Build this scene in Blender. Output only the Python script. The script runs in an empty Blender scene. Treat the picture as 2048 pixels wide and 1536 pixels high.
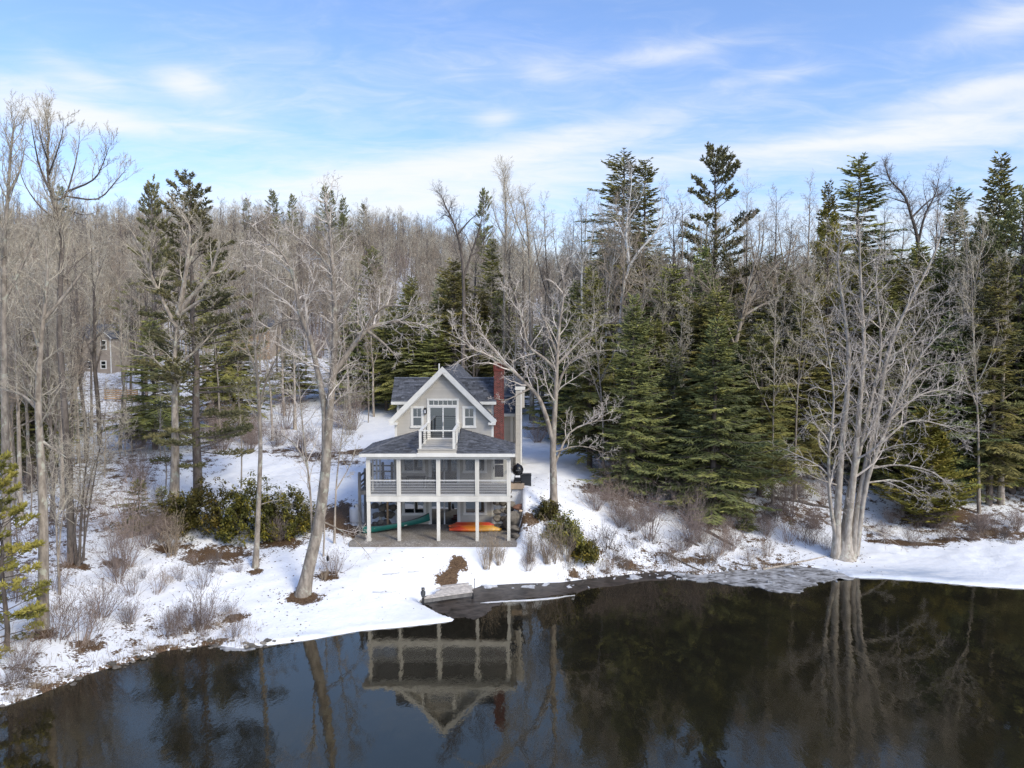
import bpy, math, random
import numpy as np
from math import radians as R, sin, cos, pi, sqrt

SC = bpy.context.scene
COL = SC.collection
rnd = random.Random(11)
nrg = np.random.default_rng(5)

# ------------------------------------------------------------------ camera
FPX = 1422.0
CAM = np.array([0.0, 0.0, 14.6])
PITCH = math.atan2(90.0, FPX)
cd = bpy.data.cameras.new('camera')
cd.sensor_width = 36.0
cd.lens = 36.0 * FPX / 2048.0
cd.clip_start = 0.1
cd.clip_end = 6000
cam = bpy.data.objects.new('camera', cd)
COL.objects.link(cam)
cam.location = CAM
cam.rotation_euler = (pi / 2 - PITCH, 0, 0)
SC.camera = cam

# ------------------------------------------------------------------ light
SUN_EL, SUN_AZ = 38.0, 42.0       # azimuth measured from -Y towards +X (behind the camera, to its right)
sdir = np.array([sin(R(SUN_AZ)) * cos(R(SUN_EL)), -cos(R(SUN_AZ)) * cos(R(SUN_EL)), sin(R(SUN_EL))])
sl = bpy.data.lights.new('sun', 'SUN')
sl.energy = 1.02
sl.angle = R(15.0)
sl.color = (1.0, 0.91, 0.68)
sun = bpy.data.objects.new('sun', sl)
COL.objects.link(sun)
from mathutils import Vector
sun.rotation_euler = Vector(sdir).to_track_quat('Z', 'Y').to_euler()

W = bpy.data.worlds.new('World')
SC.world = W
W.use_nodes = True
wn, wl = W.node_tree.nodes, W.node_tree.links
for n in list(wn):
    wn.remove(n)


def wnode(t, **k):
    n = wn.new(t)
    for a, b in k.items():
        setattr(n, a, b)
    return n


def wmath(op, a, b=None, clamp=False):
    n = wnode('ShaderNodeMath', operation=op, use_clamp=clamp)
    for i, v in enumerate((a, b)):
        if v is None:
            continue
        if isinstance(v, (int, float)):
            n.inputs[i].default_value = v
        else:
            wl.new(v, n.inputs[i])
    return n.outputs[0]


sky = wnode('ShaderNodeTexSky', sky_type='NISHITA', sun_disc=False)
sky.sun_elevation = R(SUN_EL)
sky.sun_rotation = math.atan2(sdir[0], sdir[1])
sky.altitude = 150
sky.air_density = 1.0
sky.dust_density = 2.2
sky.ozone_density = 2.2
SKY_K = 0.121
wtc = wnode('ShaderNodeTexCoord')
wsep = wnode('ShaderNodeSeparateXYZ')
wl.new(wtc.outputs['Generated'], wsep.inputs[0])
wx, wy, wz = wsep.outputs
# cloud layer: direction projected onto a flat deck high above (real cirrus), all round the sky
zz = wmath('MAXIMUM', wmath('ADD', wz, 0.10), 0.02)
cu, cv = wmath('DIVIDE', wx, zz), wmath('DIVIDE', wy, zz)
cxyz = wnode('ShaderNodeCombineXYZ')
wl.new(cu, cxyz.inputs[0])
wl.new(cv, cxyz.inputs[1])
wmap = wnode('ShaderNodeMapping')
wmap.inputs['Rotation'].default_value = (0, 0, R(-14))
wmap.inputs['Scale'].default_value = (0.75, 1.5, 1.0)
wmap.inputs['Location'].default_value = (1.35, 0.4, 0.0)
wl.new(cxyz.outputs[0], wmap.inputs[0])
wn1 = wnode('ShaderNodeTexNoise')
wn1.inputs['Scale'].default_value = 0.85
wn1.inputs['Detail'].default_value = 8
wn1.inputs['Roughness'].default_value = 0.58
wn1.inputs['Distortion'].default_value = 0.6
wl.new(wmap.outputs[0], wn1.inputs['Vector'])
wn2 = wnode('ShaderNodeTexNoise')
wn2.inputs['Scale'].default_value = 5.0
wn2.inputs['Detail'].default_value = 6
wn2.inputs['Roughness'].default_value = 0.62
wn2.inputs['Distortion'].default_value = 1.2
wl.new(wmap.outputs[0], wn2.inputs['Vector'])
# individual clouds in the north sky: gnomonic coordinates U = x/y, V = z/y
yy = wmath('MAXIMUM', wy, 0.05)
gu, gv = wmath('DIVIDE', wx, yy), wmath('DIVIDE', wz, yy)
north = wmath('GREATER_THAN', wy, 0.05)


def px_uv(px, py):
    dx, dy = (px - 1024) / FPX, (768 - py) / FPX
    c, s = cos(PITCH), sin(PITCH)
    return dx / (c + dy * s), (-s + dy * c) / (c + dy * s)


def cloud_blob(px, py, wpx, hpx, tilt, amp):
    u0, v0 = px_uv(px, py)
    a, b = wpx / FPX, hpx / FPX
    du, dv = wmath('SUBTRACT', gu, u0), wmath('SUBTRACT', gv, v0)
    ct, st = cos(R(tilt)), sin(R(tilt))
    p = wmath('ADD', wmath('MULTIPLY', du, ct / a), wmath('MULTIPLY', dv, st / a))
    q = wmath('ADD', wmath('MULTIPLY', du, -st / b), wmath('MULTIPLY', dv, ct / b))
    d2 = wmath('ADD', wmath('MULTIPLY', p, p), wmath('MULTIPLY', q, q))
    return wmath('MULTIPLY', wmath('POWER', 2.71828, wmath('MULTIPLY', d2, -1.0)), amp)


blobs = None
for args in [(60, 205, 190, 50, -12, .30), (235, 248, 170, 20, -8, .24), (375, 165, 62, 30, -6, .30),
             (990, 238, 46, 22, 8, .26), (1120, 285, 300, 38, 10, .34), (700, 365, 420, 40, 9, .30),
             (1340, 105, 130, 20, 10, .22), (1085, 142, 55, 22, -8, .17), (1990, 52, 170, 40, 14, .30), (1960, 178, 170, 22, 12, .26),
             (1590, 148, 120, 14, 8, .16), (1900, 250, 340, 46, 8, .26), (1500, 310, 500, 34, 6, .24), (850, 410, 300, 26, 8, .2),
             (150, 140, 110, 22, -25, .16), (420, 255, 70, 9, -6, .15), (1700, 285, 160, 8, 4, .16)]:
    b = cloud_blob(*args)
    blobs = b if blobs is None else wmath('ADD', blobs, b)
blobs = wmath('MULTIPLY', blobs, north)
hz = wmath('POWER', wmath('SUBTRACT', 1.0, wmath('ABSOLUTE', wz), True), 4.5)
dens = wmath('ADD', wmath('MULTIPLY', wn1.outputs[0], 0.62), wmath('MULTIPLY', wn2.outputs[0], 0.38))
dens = wmath('ADD', dens, wmath('ADD', blobs, wmath('MULTIPLY', hz, 0.54)))
mr = wnode('ShaderNodeMapRange', interpolation_type='SMOOTHSTEP')
wl.new(dens, mr.inputs[0])
mr.inputs[1].default_value = 0.50
mr.inputs[2].default_value = 1.12
mr.inputs[3].default_value = 0.0
mr.inputs[4].default_value = 0.90
skb = wnode('ShaderNodeVectorMath', operation='SCALE')
wl.new(sky.outputs[0], skb.inputs[0])
skb.inputs['Scale'].default_value = SKY_K
tint = wnode('ShaderNodeVectorMath', operation='MULTIPLY')
wl.new(skb.outputs[0], tint.inputs[0])
tint.inputs[1].default_value = (0.83, 0.905, 1.06)
wmix = wnode('ShaderNodeMix', data_type='RGBA')
wl.new(mr.outputs[0], wmix.inputs['Factor'])
wl.new(tint.outputs[0], wmix.inputs['A'])
wmix.inputs['B'].default_value = (0.455, 0.46, 0.462, 1)
bg = wnode('ShaderNodeBackground')
bg.inputs['Strength'].default_value = 1.0
wl.new(wmix.outputs['Result'], bg.inputs['Color'])
wo = wnode('ShaderNodeOutputWorld')
wl.new(bg.outputs[0], wo.inputs[0])

SC.view_settings.view_transform = 'Standard'
SC.view_settings.look = 'None'
SC.view_settings.exposure = 1.13
SC.view_settings.gamma = 1.0
SC.view_settings.use_curve_mapping = False
cy = SC.cycles
cy.max_bounces = 6
cy.diffuse_bounces = 4
cy.glossy_bounces = 3
cy.transmission_bounces = 2
cy.transparent_max_bounces = 8
cy.use_denoising = True
try:
    cy.denoiser = 'OPENIMAGEDENOISE'
    cy.denoising_input_passes = 'RGB_ALBEDO_NORMAL'
    cy.denoising_prefilter = 'NONE'
except Exception:
    pass
cy.sample_clamp_indirect = 4.0
cy.caustics_reflective = False
cy.caustics_refractive = False


def P(px, py, Y):
    """world point that lies in the direction of pixel (px, py) of the 2048 x 1536 photograph at depth Y"""
    dx, dy = (px - 1024) / FPX, (768 - py) / FPX
    c, s = cos(PITCH), sin(PITCH)
    t = Y / (c + dy * s)
    return np.array([dx * t, Y, CAM[2] + (-s + dy * c) * t])


def G0(px, py, z=0.0):
    """world point in that direction at height z"""
    u, v = px_uv(px, py)
    Y = (z - CAM[2]) / v
    return np.array([u * Y, Y, z])


# ------------------------------------------------------------------ mesh helpers
class Acc:
    """collects vertices, quads and triangles of one mesh"""
    def __init__(s):
        s.v, s.q, s.t, s.qm, s.tm, s.c, s.n = [], [], [], [], [], [], 0

    def add(s, V, Q=None, T=None, m=0, tint=0.5):
        V = np.asarray(V, float).reshape(-1, 3)
        s.v.append(V)
        c = np.empty(len(V))
        c[:] = tint
        s.c.append(c)
        if Q is not None and len(Q):
            Q = np.asarray(Q, int).reshape(-1, 4)
            s.q.append(Q + s.n)
            s.qm.append(np.full(len(Q), m))
        if T is not None and len(T):
            T = np.asarray(T, int).reshape(-1, 3)
            s.t.append(T + s.n)
            s.tm.append(np.full(len(T), m))
        s.n += len(V)
        return s

    def box(s, x0, x1, y0, y1, z0, z1, m=0, tint=0.5):
        V = [(x, y, z) for z in (z0, z1) for y in (y0, y1) for x in (x0, x1)]
        Q = [(0, 2, 3, 1), (4, 5, 7, 6), (0, 1, 5, 4), (2, 6, 7, 3), (0, 4, 6, 2), (1, 3, 7, 5)]
        return s.add(V, Q, m=m, tint=tint)

    def hexa(s, lo, hi, m=0, tint=0.5):
        """lo, hi: four corner points each, same winding"""
        Q = [(3, 2, 1, 0), (4, 5, 6, 7), (0, 1, 5, 4), (1, 2, 6, 5), (2, 3, 7, 6), (3, 0, 4, 7)]
        return s.add(list(lo) + list(hi), Q, m=m, tint=tint)

    def bar(s, a, b, w, h=None, m=0, tint=0.5, up=(0, 0, 1)):
        a, b = np.array(a, float), np.array(b, float)
        h = w if h is None else h
        d = (b - a) / np.linalg.norm(b - a)
        up = np.array(up, float)
        if abs(np.dot(d, up)) > .95:
            up = np.array((0, 1, 0.))
        x = np.cross(d, up)
        x /= np.linalg.norm(x)
        y = np.cross(x, d)
        o = [(-w / 2, -h / 2), (w / 2, -h / 2), (w / 2, h / 2), (-w / 2, h / 2)]
        return s.hexa([a + x * p + y * q for p, q in o], [b + x * p + y * q for p, q in o], m, tint)

    def tubes(s, polys, m=0):
        """polys: (points, radii, sides, tint); every tube tapers to a closed tip"""
        groups = {}
        for p in polys:
            groups.setdefault((len(p[0]), p[2]), []).append(p)
        for (n, k), ps in groups.items():
            Pn = np.array([p[0] for p in ps], float)
            Rd = np.array([p[1] for p in ps], float)
            tn = np.array([p[3] for p in ps], float)
            T = np.empty_like(Pn)
            T[:, 1:-1] = Pn[:, 2:] - Pn[:, :-2]
            T[:, 0] = Pn[:, 1] - Pn[:, 0]
            T[:, -1] = Pn[:, -1] - Pn[:, -2]
            T /= np.linalg.norm(T, axis=2, keepdims=True) + 1e-9
            D = Pn[:, -1] - Pn[:, 0]
            D /= np.linalg.norm(D, axis=1, keepdims=True) + 1e-9
            ref = np.where(np.abs(D[:, 2:3]) > .8, np.array([[1., 0.13, 0]]), np.array([[0, 0.1, 1.]]))
            U = np.cross(T, ref[:, None, :])
            U /= np.linalg.norm(U, axis=2, keepdims=True) + 1e-9
            Wv = np.cross(T, U)
            a = np.arange(k) * 2 * pi / k
            ring = (Pn[:, :-1, None, :] + Rd[:, :-1, None, None] * (np.cos(a)[None, None, :, None] * U[:, :-1, None, :] + np.sin(a)[None, None, :, None] * Wv[:, :-1, None, :]))
            B = len(ps)
            V = np.concatenate([ring.reshape(B, -1, 3), Pn[:, -1:, :]], axis=1)
            nv = (n - 1) * k + 1
            off = (np.arange(B) * nv)[:, None]
            i = np.arange(k)
            j = (i + 1) % k
            Q = np.concatenate([np.stack([r * k + i, r * k + j, (r + 1) * k + j, (r + 1) * k + i], 1) for r in range(n - 2)]) if n > 2 else np.zeros((0, 4), int)
            Tt = np.stack([(n - 2) * k + i, (n - 2) * k + j, np.full(k, nv - 1)], 1)
            s.add(V.reshape(-1, 3), (Q[None] + off[:, :, None]).reshape(-1, 4) if len(Q) else None,
                  (Tt[None] + off[:, :, None]).reshape(-1, 3), m, np.repeat(tn, nv))
        return s

    def lathe(s, prof, c=(0, 0, 0), k=16, m=0, tint=.5):
        a = np.arange(k) * 2 * pi / k
        V = np.concatenate([np.stack([c[0] + r * np.cos(a), c[1] + r * np.sin(a), np.full(k, c[2] + z)], 1) for r, z in prof])
        i = np.arange(k)
        j = (i + 1) % k
        Q = np.concatenate([np.stack([q * k + i, q * k + j, (q + 1) * k + j, (q + 1) * k + i], 1) for q in range(len(prof) - 1)])
        return s.add(V, Q, m=m, tint=tint)

    def mesh(s, name, mats, origin=(0, 0, 0), smooth=False):
        V = np.concatenate(s.v) - np.asarray(origin, float)
        q = np.concatenate(s.q) if s.q else np.zeros((0, 4), int)
        t = np.concatenate(s.t) if s.t else np.zeros((0, 3), int)
        me = bpy.data.meshes.new(name)
        me.vertices.add(len(V))
        me.vertices.foreach_set('co', V.astype(np.float32).ravel())
        nl = len(q) * 4 + len(t) * 3
        me.loops.add(nl)
        me.loops.foreach_set('vertex_index', np.concatenate([q.ravel(), t.ravel()]).astype(np.int32))
        me.polygons.add(len(q) + len(t))
        st = np.concatenate([np.arange(len(q)) * 4, len(q) * 4 + np.arange(len(t)) * 3]).astype(np.int32)
        me.polygons.foreach_set('loop_start', st)
        mi = np.concatenate([*(s.qm or [np.zeros(0)]), *(s.tm or [np.zeros(0)])]).astype(np.int32)
        me.polygons.foreach_set('material_index', mi)
        me.polygons.foreach_set('use_smooth', np.full(len(q) + len(t), smooth))
        for mt in (mats if isinstance(mats, (list, tuple)) else [mats]):
            me.materials.append(mt)
        at = me.attributes.new('tint', 'FLOAT', 'POINT')
        at.data.foreach_set('value', np.concatenate(s.c).astype(np.float32))
        me.update(calc_edges=True)
        return me


def link(name, data, parent=None, loc=None):
    o = bpy.data.objects.new(name, data)
    COL.objects.link(o)
    if parent is not None:
        o.parent = parent
    if loc is not None:
        o.location = [float(c) for c in loc]
    return o


def thing(name, label, cat, loc=(0, 0, 0), group=None, rz=0.0, data=None):
    o = link(name, data, None, loc)
    o.rotation_euler = (0, 0, rz)
    tag(o, label, cat, group)
    return o


def tag(o, label, cat, group=None):
    o['label'], o['category'] = label, cat
    if group:
        o['group'] = group
    return o


def part(name, acc, mats, parent, origin=None, stuff=False, label=None, smooth=False):
    """a mesh part whose vertices were given in world coordinates (origin = the thing's base)"""
    root = parent
    while root.parent is not None:
        root = root.parent
    org = np.array(root.location) if origin is None else origin
    o = link(name, acc.mesh(name, mats, org, smooth), parent)
    if stuff:
        o['kind'] = 'stuff'
    if label:
        o['label'] = label
    return o


def structure(name, acc, mats, smooth=False, kind='structure'):
    o = link(name, acc.mesh(name, mats, (0, 0, 0), smooth))
    o['kind'] = kind
    return o


# ------------------------------------------------------------------ materials
def mat(name, build):
    m = bpy.data.materials.new(name)
    m.use_nodes = True
    nt = m.node_tree
    bsdf = nt.nodes['Principled BSDF']
    build(Nt(nt), bsdf)
    return m


class Nt:
    def __init__(s, nt):
        s.nt = nt

    def n(s, t, **k):
        x = s.nt.nodes.new(t)
        for a, b in k.items():
            setattr(x, a, b)
        return x

    def l(s, a, b):
        s.nt.links.new(a, b)

    def coord(s, which='Object', scale=(1, 1, 1)):
        tc = s.n('ShaderNodeTexCoord')
        mp = s.n('ShaderNodeMapping')
        mp.inputs['Scale'].default_value = scale
        s.l(tc.outputs[which], mp.inputs[0])
        return mp.outputs[0]

    def pos(s, scale=(1, 1, 1)):
        g = s.n('ShaderNodeNewGeometry')
        mp = s.n('ShaderNodeMapping')
        mp.inputs['Scale'].default_value = scale
        s.l(g.outputs['Position'], mp.inputs[0])
        return mp.outputs[0]

    def noise(s, vec, scale, detail=4, rough=.55, dist=0.0):
        x = s.n('ShaderNodeTexNoise')
        x.inputs['Scale'].default_value = scale
        x.inputs['Detail'].default_value = detail
        x.inputs['Roughness'].default_value = rough
        x.inputs['Distortion'].default_value = dist
        s.l(vec, x.inputs['Vector'])
        return x.outputs[0]

    def attr(s, name):
        x = s.n('ShaderNodeAttribute', attribute_name=name)
        return x.outputs['Fac']

    def ramp(s, f, stops):
        x = s.n('ShaderNodeValToRGB')
        e = x.color_ramp.elements
        while len(e) < len(stops):
            e.new(.5)
        for a, (p, c) in zip(e, stops):
            a.position = p
            a.color = (*c, 1) if len(c) == 3 else c
        s.l(f, x.inputs[0])
        return x.outputs[0]

    def mix(s, f, a, b, blend='MIX'):
        x = s.n('ShaderNodeMix', data_type='RGBA', blend_type=blend)
        for k, v in (('Factor', f), ('A', a), ('B', b)):
            if isinstance(v, (int, float)):
                x.inputs[k].default_value = v
            elif isinstance(v, tuple):
                x.inputs[k].default_value = (*v, 1)
            else:
                s.l(v, x.inputs[k])
        return x.outputs['Result']

    def math(s, op, a, b=None, clamp=False):
        x = s.n('ShaderNodeMath', operation=op, use_clamp=clamp)
        for i, v in enumerate((a, b)):
            if v is None:
                continue
            if isinstance(v, (int, float)):
                x.inputs[i].default_value = v
            else:
                s.l(v, x.inputs[i])
        return x.outputs[0]

    def maprange(s, f, a, b, c=0., d=1.):
        x = s.n('ShaderNodeMapRange', interpolation_type='SMOOTHSTEP')
        for i, v in enumerate((a, b, c, d)):
            x.inputs[i + 1].default_value = v
        s.l(f, x.inputs[0])
        return x.outputs[0]

    def bump(s, bsdf, h, strength, dist=.02):
        x = s.n('ShaderNodeBump')
        x.inputs['Strength'].default_value = strength
        x.inputs['Distance'].default_value = dist
        s.l(h, x.inputs['Height'])
        s.l(x.outputs[0], bsdf.inputs['Normal'])


def paint(name, col, rough=.5, var=.12, scale=3.0, tintvar=.25, metal=0.0, streak=True, spec=.4):
    """painted or plain solid: base colour with weathering noise and per-piece variation"""
    def b(t, p):
        nz = t.noise(t.pos((1, 1, .35 if streak else 1)), scale, 5)
        c = t.mix(t.maprange(nz, .3, .75), tuple(x * (1 - var) for x in col), tuple(min(1, x * (1 + var * .5)) for x in col))
        f = t.math('ADD', t.math('MULTIPLY', t.math('SUBTRACT', t.attr('tint'), .5), tintvar), 1.0)
        c = t.mix(1.0, c, f, 'MULTIPLY')
        t.l(c, p.inputs['Base Color'])
        p.inputs['Roughness'].default_value = rough
        p.inputs['Metallic'].default_value = metal
        p.inputs['Specular IOR Level'].default_value = spec
    return mat(name, b)


def glass_mat(name, base=(.012, .016, .018), ior=2.6):
    def b(t, p):
        p.inputs['Base Color'].default_value = (*base, 1)
        p.inputs['Roughness'].default_value = .015
        p.inputs['IOR'].default_value = ior
        t.bump(p, t.noise(t.pos(), .8, 2), .05, .02)
    return mat(name, b)


M = {}
M['siding'] = paint('painted clapboard', (.50, .465, .405), .55, .10, 1.2, .10)
M['trim'] = paint('white trim paint', (.77, .75, .69), .45, .08, 2.0, .08)
M['porchtrim'] = paint('aged porch paint', (.68, .65, .58), .5, .14, 1.6, .10)
M['deck'] = paint('grey deck boards', (.27, .265, .26), .65, .2, 2.5, .35, streak=False)
M['shingle'] = paint('asphalt shingle', (.105, .110, .124), .85, .3, 6.0, 1.0, streak=False)
M['roofdeck'] = paint('roof underlay', (.06, .065, .075), .9, .2)
M['brick'] = paint('red brick', (.215, .05, .036), .8, .3, 8, 1.1, streak=False)
M['mortar'] = paint('mortar', (.40, .34, .30), .9, .2, 5)
M['capstone'] = paint('chimney cap', (.55, .42, .30), .8, .2)
M['pane'] = glass_mat('window glass')
M['frame'] = paint('window sash', (.66, .65, .63), .4, .05)
M['darkmetal'] = paint('dark metal', (.025, .025, .028), .4, .2, metal=.3)
M['cablerail'] = paint('pale rail', (.62, .62, .62), .4, .05)
M['greywood'] = paint('weathered grey timber', (.20, .19, .18), .8, .35, 4, .5)
M['dockwood'] = paint('dock plank', (.50, .455, .41), .8, .3, 5, .45, streak=False)
M['tanwood'] = paint('fresh tan timber', (.46, .30, .17), .7, .25, 3, .35)
M['stone'] = paint('field stone', (.17, .15, .125), .85, .45, 3.5, .8, streak=False)
M['tank'] = paint('propane tank paint', (.60, .61, .63), .35, .08)
M['tansiding'] = paint('tan siding', (.36, .30, .24), .7, .12, 1.0, .1)


def screen_mat():
    m = bpy.data.materials.new('insect screen')
    m.use_nodes = True
    t = Nt(m.node_tree)
    p = m.node_tree.nodes['Principled BSDF']
    p.inputs['Base Color'].default_value = (.13, .13, .135, 1)
    p.inputs['Roughness'].default_value = .6
    tr = t.n('ShaderNodeBsdfTransparent')
    mx = t.n('ShaderNodeMixShader')
    mx.inputs[0].default_value = .2
    t.l(tr.outputs[0], mx.inputs[1])
    t.l(p.outputs[0], mx.inputs[2])
    t.l(mx.outputs[0], m.node_tree.nodes['Material Output'].inputs[0])
    return m


M['screen'] = screen_mat()
# ------------------------------------------------------------------ terrain
def w0(px, py):
    g = G0(px, py)
    return (g[0], g[1])


SHORE = [(-900, -40), (-60, 12), (-34, 21.5)] + [w0(*p) for p in [
    (0, 1415), (90, 1385), (180, 1347), (260, 1324), (330, 1302), (420, 1290), (480, 1299), (520, 1293), (620, 1280), (720, 1262),
    (800, 1255), (880, 1246), (915, 1241), (880, 1229), (850, 1212), (838, 1203), (850, 1192), (940, 1181), (965, 1172), (1040, 1168), (1120, 1166),
    (1180, 1158), (1260, 1150), (1330, 1143), (1400, 1152), (1460, 1142), (1530, 1140), (1580, 1132), (1640, 1138), (1685, 1148), (1700, 1156), (1760, 1157),
    (1850, 1163), (1950, 1172), (2048, 1178), (2300, 1186)]] + [(60, 39.5), (130, 45), (900, 40), (3000, 40), (3000, 4000), (-3000, 4000), (-3000, -40)]
SHORE = np.array(SHORE)


def shore_dist(x, y):
    """signed distance to the shoreline, positive on land"""
    p = np.stack([x, y], -1)
    d2 = np.full(x.shape, 1e12)
    inside = np.zeros(x.shape, bool)
    n = len(SHORE)
    for i in range(n):
        a, b = SHORE[i], SHORE[(i + 1) % n]
        ab = b - a
        t = np.clip(((p - a) @ ab) / (ab @ ab), 0, 1)
        q = p - (a + t[..., None] * ab)
        d2 = np.minimum(d2, (q * q).sum(-1))
        if a[1] != b[1]:
            c = ((a[1] > y) != (b[1] > y)) & (x < (b[0] - a[0]) * (y - a[1]) / (b[1] - a[1]) + a[0])
            inside ^= c
    return np.where(inside, 1, -1) * np.sqrt(d2)


CTRL = []
for p in SHORE[3:39]:
    CTRL.append((p[0], p[1], .08))
for px, Y, z in [(605, 38, .78), (512, 40.5, 1.35), (895, 40.5, .3), (960, 41.5, .6), (800, 40, .9), (750, 43, 1.75), (900, 43, 1.75), (1010, 43, 1.6), (1045, 43, 1.5),
                 (82, 33, .85), (145, 40, 1.9), (20, 37, 1.8), (0, 45, 3), (250, 38, 1.2), (380, 37, .7), (345, 46, 2.6), (450, 45, 2.3), (560, 44, 2.1), (640, 45, 2.3), (690, 45.5, 2.1), (600, 50, 3.2), (690, 49, 3.2),
                 (450, 56, 4.3), (300, 57.6, 5.0), (620, 67, 5.0), (750, 73, 5.0), (620, 60, 4.8), (760, 56, 4.6), (100, 60, 5), (-150, 50, 4), (-150, 75, 6),
                 (190, 110, 9), (245, 85, 7), (500, 90, 7), (800, 95, 7.5), (800, 110, 9), (850, 60, 4.7), (950, 60, 4.6),
                 (1045, 46.0, 3.3), (1060, 46.6, 3.7), (1042, 47.2, 4.1), (1040, 48.3, 4.5), (1062, 48.5, 4.4), (1060, 52.8, 4.5), (1035, 50, 4.5), (1100, 65.7, 4.8), (1108, 46, 3.0), (1100, 43.5, 1.9), (1150, 43, .7), (1200, 45, 1.2), (1300, 46, 1.0), (1280, 51, 2.8), (1430, 51.5, 2.2),
                 (1400, 47, 1.0), (1690, 46, .25), (1590, 54.8, 2.2), (1500, 49, 1.0), (1700, 62, 3.5), (2000, 52, .6), (1850, 50.6, .3), (2048, 47, .2), (1900, 46, .15), (1800, 46, .15), (2200, 50, .4), (2300, 60, 2.5), (2000, 62, 2.8), (1850, 60, 2.6), (1300, 70, 4.8), (1700, 80, 6),
                 (2000, 80, 6), (1300, 95, 8), (1700, 110, 9), (2200, 110, 9), (-200, 110, 9), (1100, 90, 7), (1100, 110, 9), (500, 110, 9), (2400, 80, 6)]:
    CTRL.append(((px - 1024) * Y / FPX, Y, z))
CTRL = np.array(CTRL)


def _tps_fit(C, lam=.02):
    S = 30.0
    p = C[:, :2] / S
    d2 = ((p[:, None] - p[None]) ** 2).sum(-1)
    K = .5 * d2 * np.log(d2 + 1e-12)
    n = len(C)
    A = np.zeros((n + 3, n + 3))
    A[:n, :n] = K + np.eye(n) * lam * .02
    A[:n, n] = 1
    A[:n, n + 1:] = p
    A[n, :n] = 1
    A[n + 1:, :n] = p.T
    return np.linalg.solve(A, np.concatenate([C[:, 2], [0, 0, 0]])), p, S


_w, _p, _S = _tps_fit(CTRL)


def sst(a, b, x):
    t = np.clip((x - a) / (b - a), 0, 1)
    return t * t * (3 - 2 * t)


_wv = np.random.default_rng(3)
_WAVES = [(2 * pi / L * np.array([cos(a), sin(a)]), ph, L) for L, a, ph in
          [(L * _wv.uniform(.8, 1.25), _wv.uniform(0, pi), _wv.uniform(0, 6.28)) for L in (40, 40, 40, 18, 18, 18, 9, 9, 9, 9, 4, 4, 4, 4, 2.0, 2.0, 2.0, 2.0, 1, 1, 1, 1, .6, .6, .6)]]


def wav(x, y, lo, hi):
    s = np.zeros_like(x)
    n = 0
    for k, ph, L in _WAVES:
        if lo <= L <= hi:
            s += np.sin(k[0] * x + k[1] * y + ph + .8 * np.sin(k[1] * .6 * x - k[0] * .5 * y + ph * 2))
            n += 1
    return s / max(1, sqrt(n))


PAT = (-10.05, 0.30, 43.15, 48.0)


def zg(x, y):
    x, y = np.broadcast_arrays(np.asarray(x, float), np.asarray(y, float))
    shp = x.shape
    x, y = x.ravel(), y.ravel()
    xc, yc = np.clip(x, -75, 75), np.clip(y, 18, 112)
    q = np.stack([xc, yc], -1) / _S
    h = np.zeros(len(x))
    for i in range(0, len(x), 20000):
        d2 = ((q[i:i + 20000, None] - _p[None]) ** 2).sum(-1)
        h[i:i + 20000] = (.5 * d2 * np.log(d2 + 1e-12)) @ _w[:len(_p)] + _w[-3] + q[i:i + 20000] @ _w[-2:]
    h = np.clip(h, .05, 12)
    # the wooded hill behind
    r = np.sqrt(y * y + .35 * x * x)
    u = x / np.maximum(y, 20)
    crest = np.interp(u, [-1.2, -.55, -.3, -.17, -.08, 0, .1, .25, .8], [42, 44, 44, 43, 39, 32, 27, 22, 24])
    hill = 8.5 + (crest - 8.5) * sst(95, 275, r) + wav(x, y, 25, 80) * 2.2 * sst(90, 180, r)
    b = sst(84, 116, y)
    h = h * (1 - b) + hill * b
    sd = shore_dist(x, y)
    h = h + sst(.3, 5, sd) * (wav(x, y, 6, 13) * .06 + wav(x, y, 3, 6) * .045 + wav(x, y, .9, 3) * .03)
    # patio cut into the bank
    dx = np.maximum(np.maximum(PAT[0] - x, x - PAT[1]), 0)
    dy = np.maximum(np.maximum(PAT[2] - y, y - PAT[3]), 0)
    dd = np.hypot(dx, dy)
    k = 1 - sst(0, np.where(dy > dx, .8, .45), dd)
    h = h * (1 - k) + 1.80 * k
    edge = np.clip(sd * .9, -1.4, .13)
    h = np.where(sd < 0, edge, edge * (1 - sst(.1, 1.2, sd)) + np.maximum(h, .1) * sst(.1, 1.2, sd))
    return h.reshape(shp)


def zs(x, y):
    return float(zg(np.array([x]), np.array([y]))[0])


_Ys = np.concatenate([np.arange(26, 80, .15), np.arange(80, 320, 1.0)])


def hit(px, py):
    """ground point seen at a pixel"""
    u, v = px_uv(px, py)
    z = CAM[2] + v * _Ys
    g = zg(u * _Ys, _Ys)
    i = int(np.argmax(z <= g))
    if i == 0:
        i = len(_Ys) - 1
    f0, f1 = z[i - 1] - g[i - 1], z[i] - g[i]
    t = f0 / (f0 - f1 + 1e-9)
    Y = _Ys[i - 1] + t * (_Ys[i] - _Ys[i - 1])
    return np.array([u * Y, Y, zs(u * Y, Y)])


def base(px, Y):
    x = (px - 1024) * Y / FPX
    return np.array([x, Y, zs(x, Y)])


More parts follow.
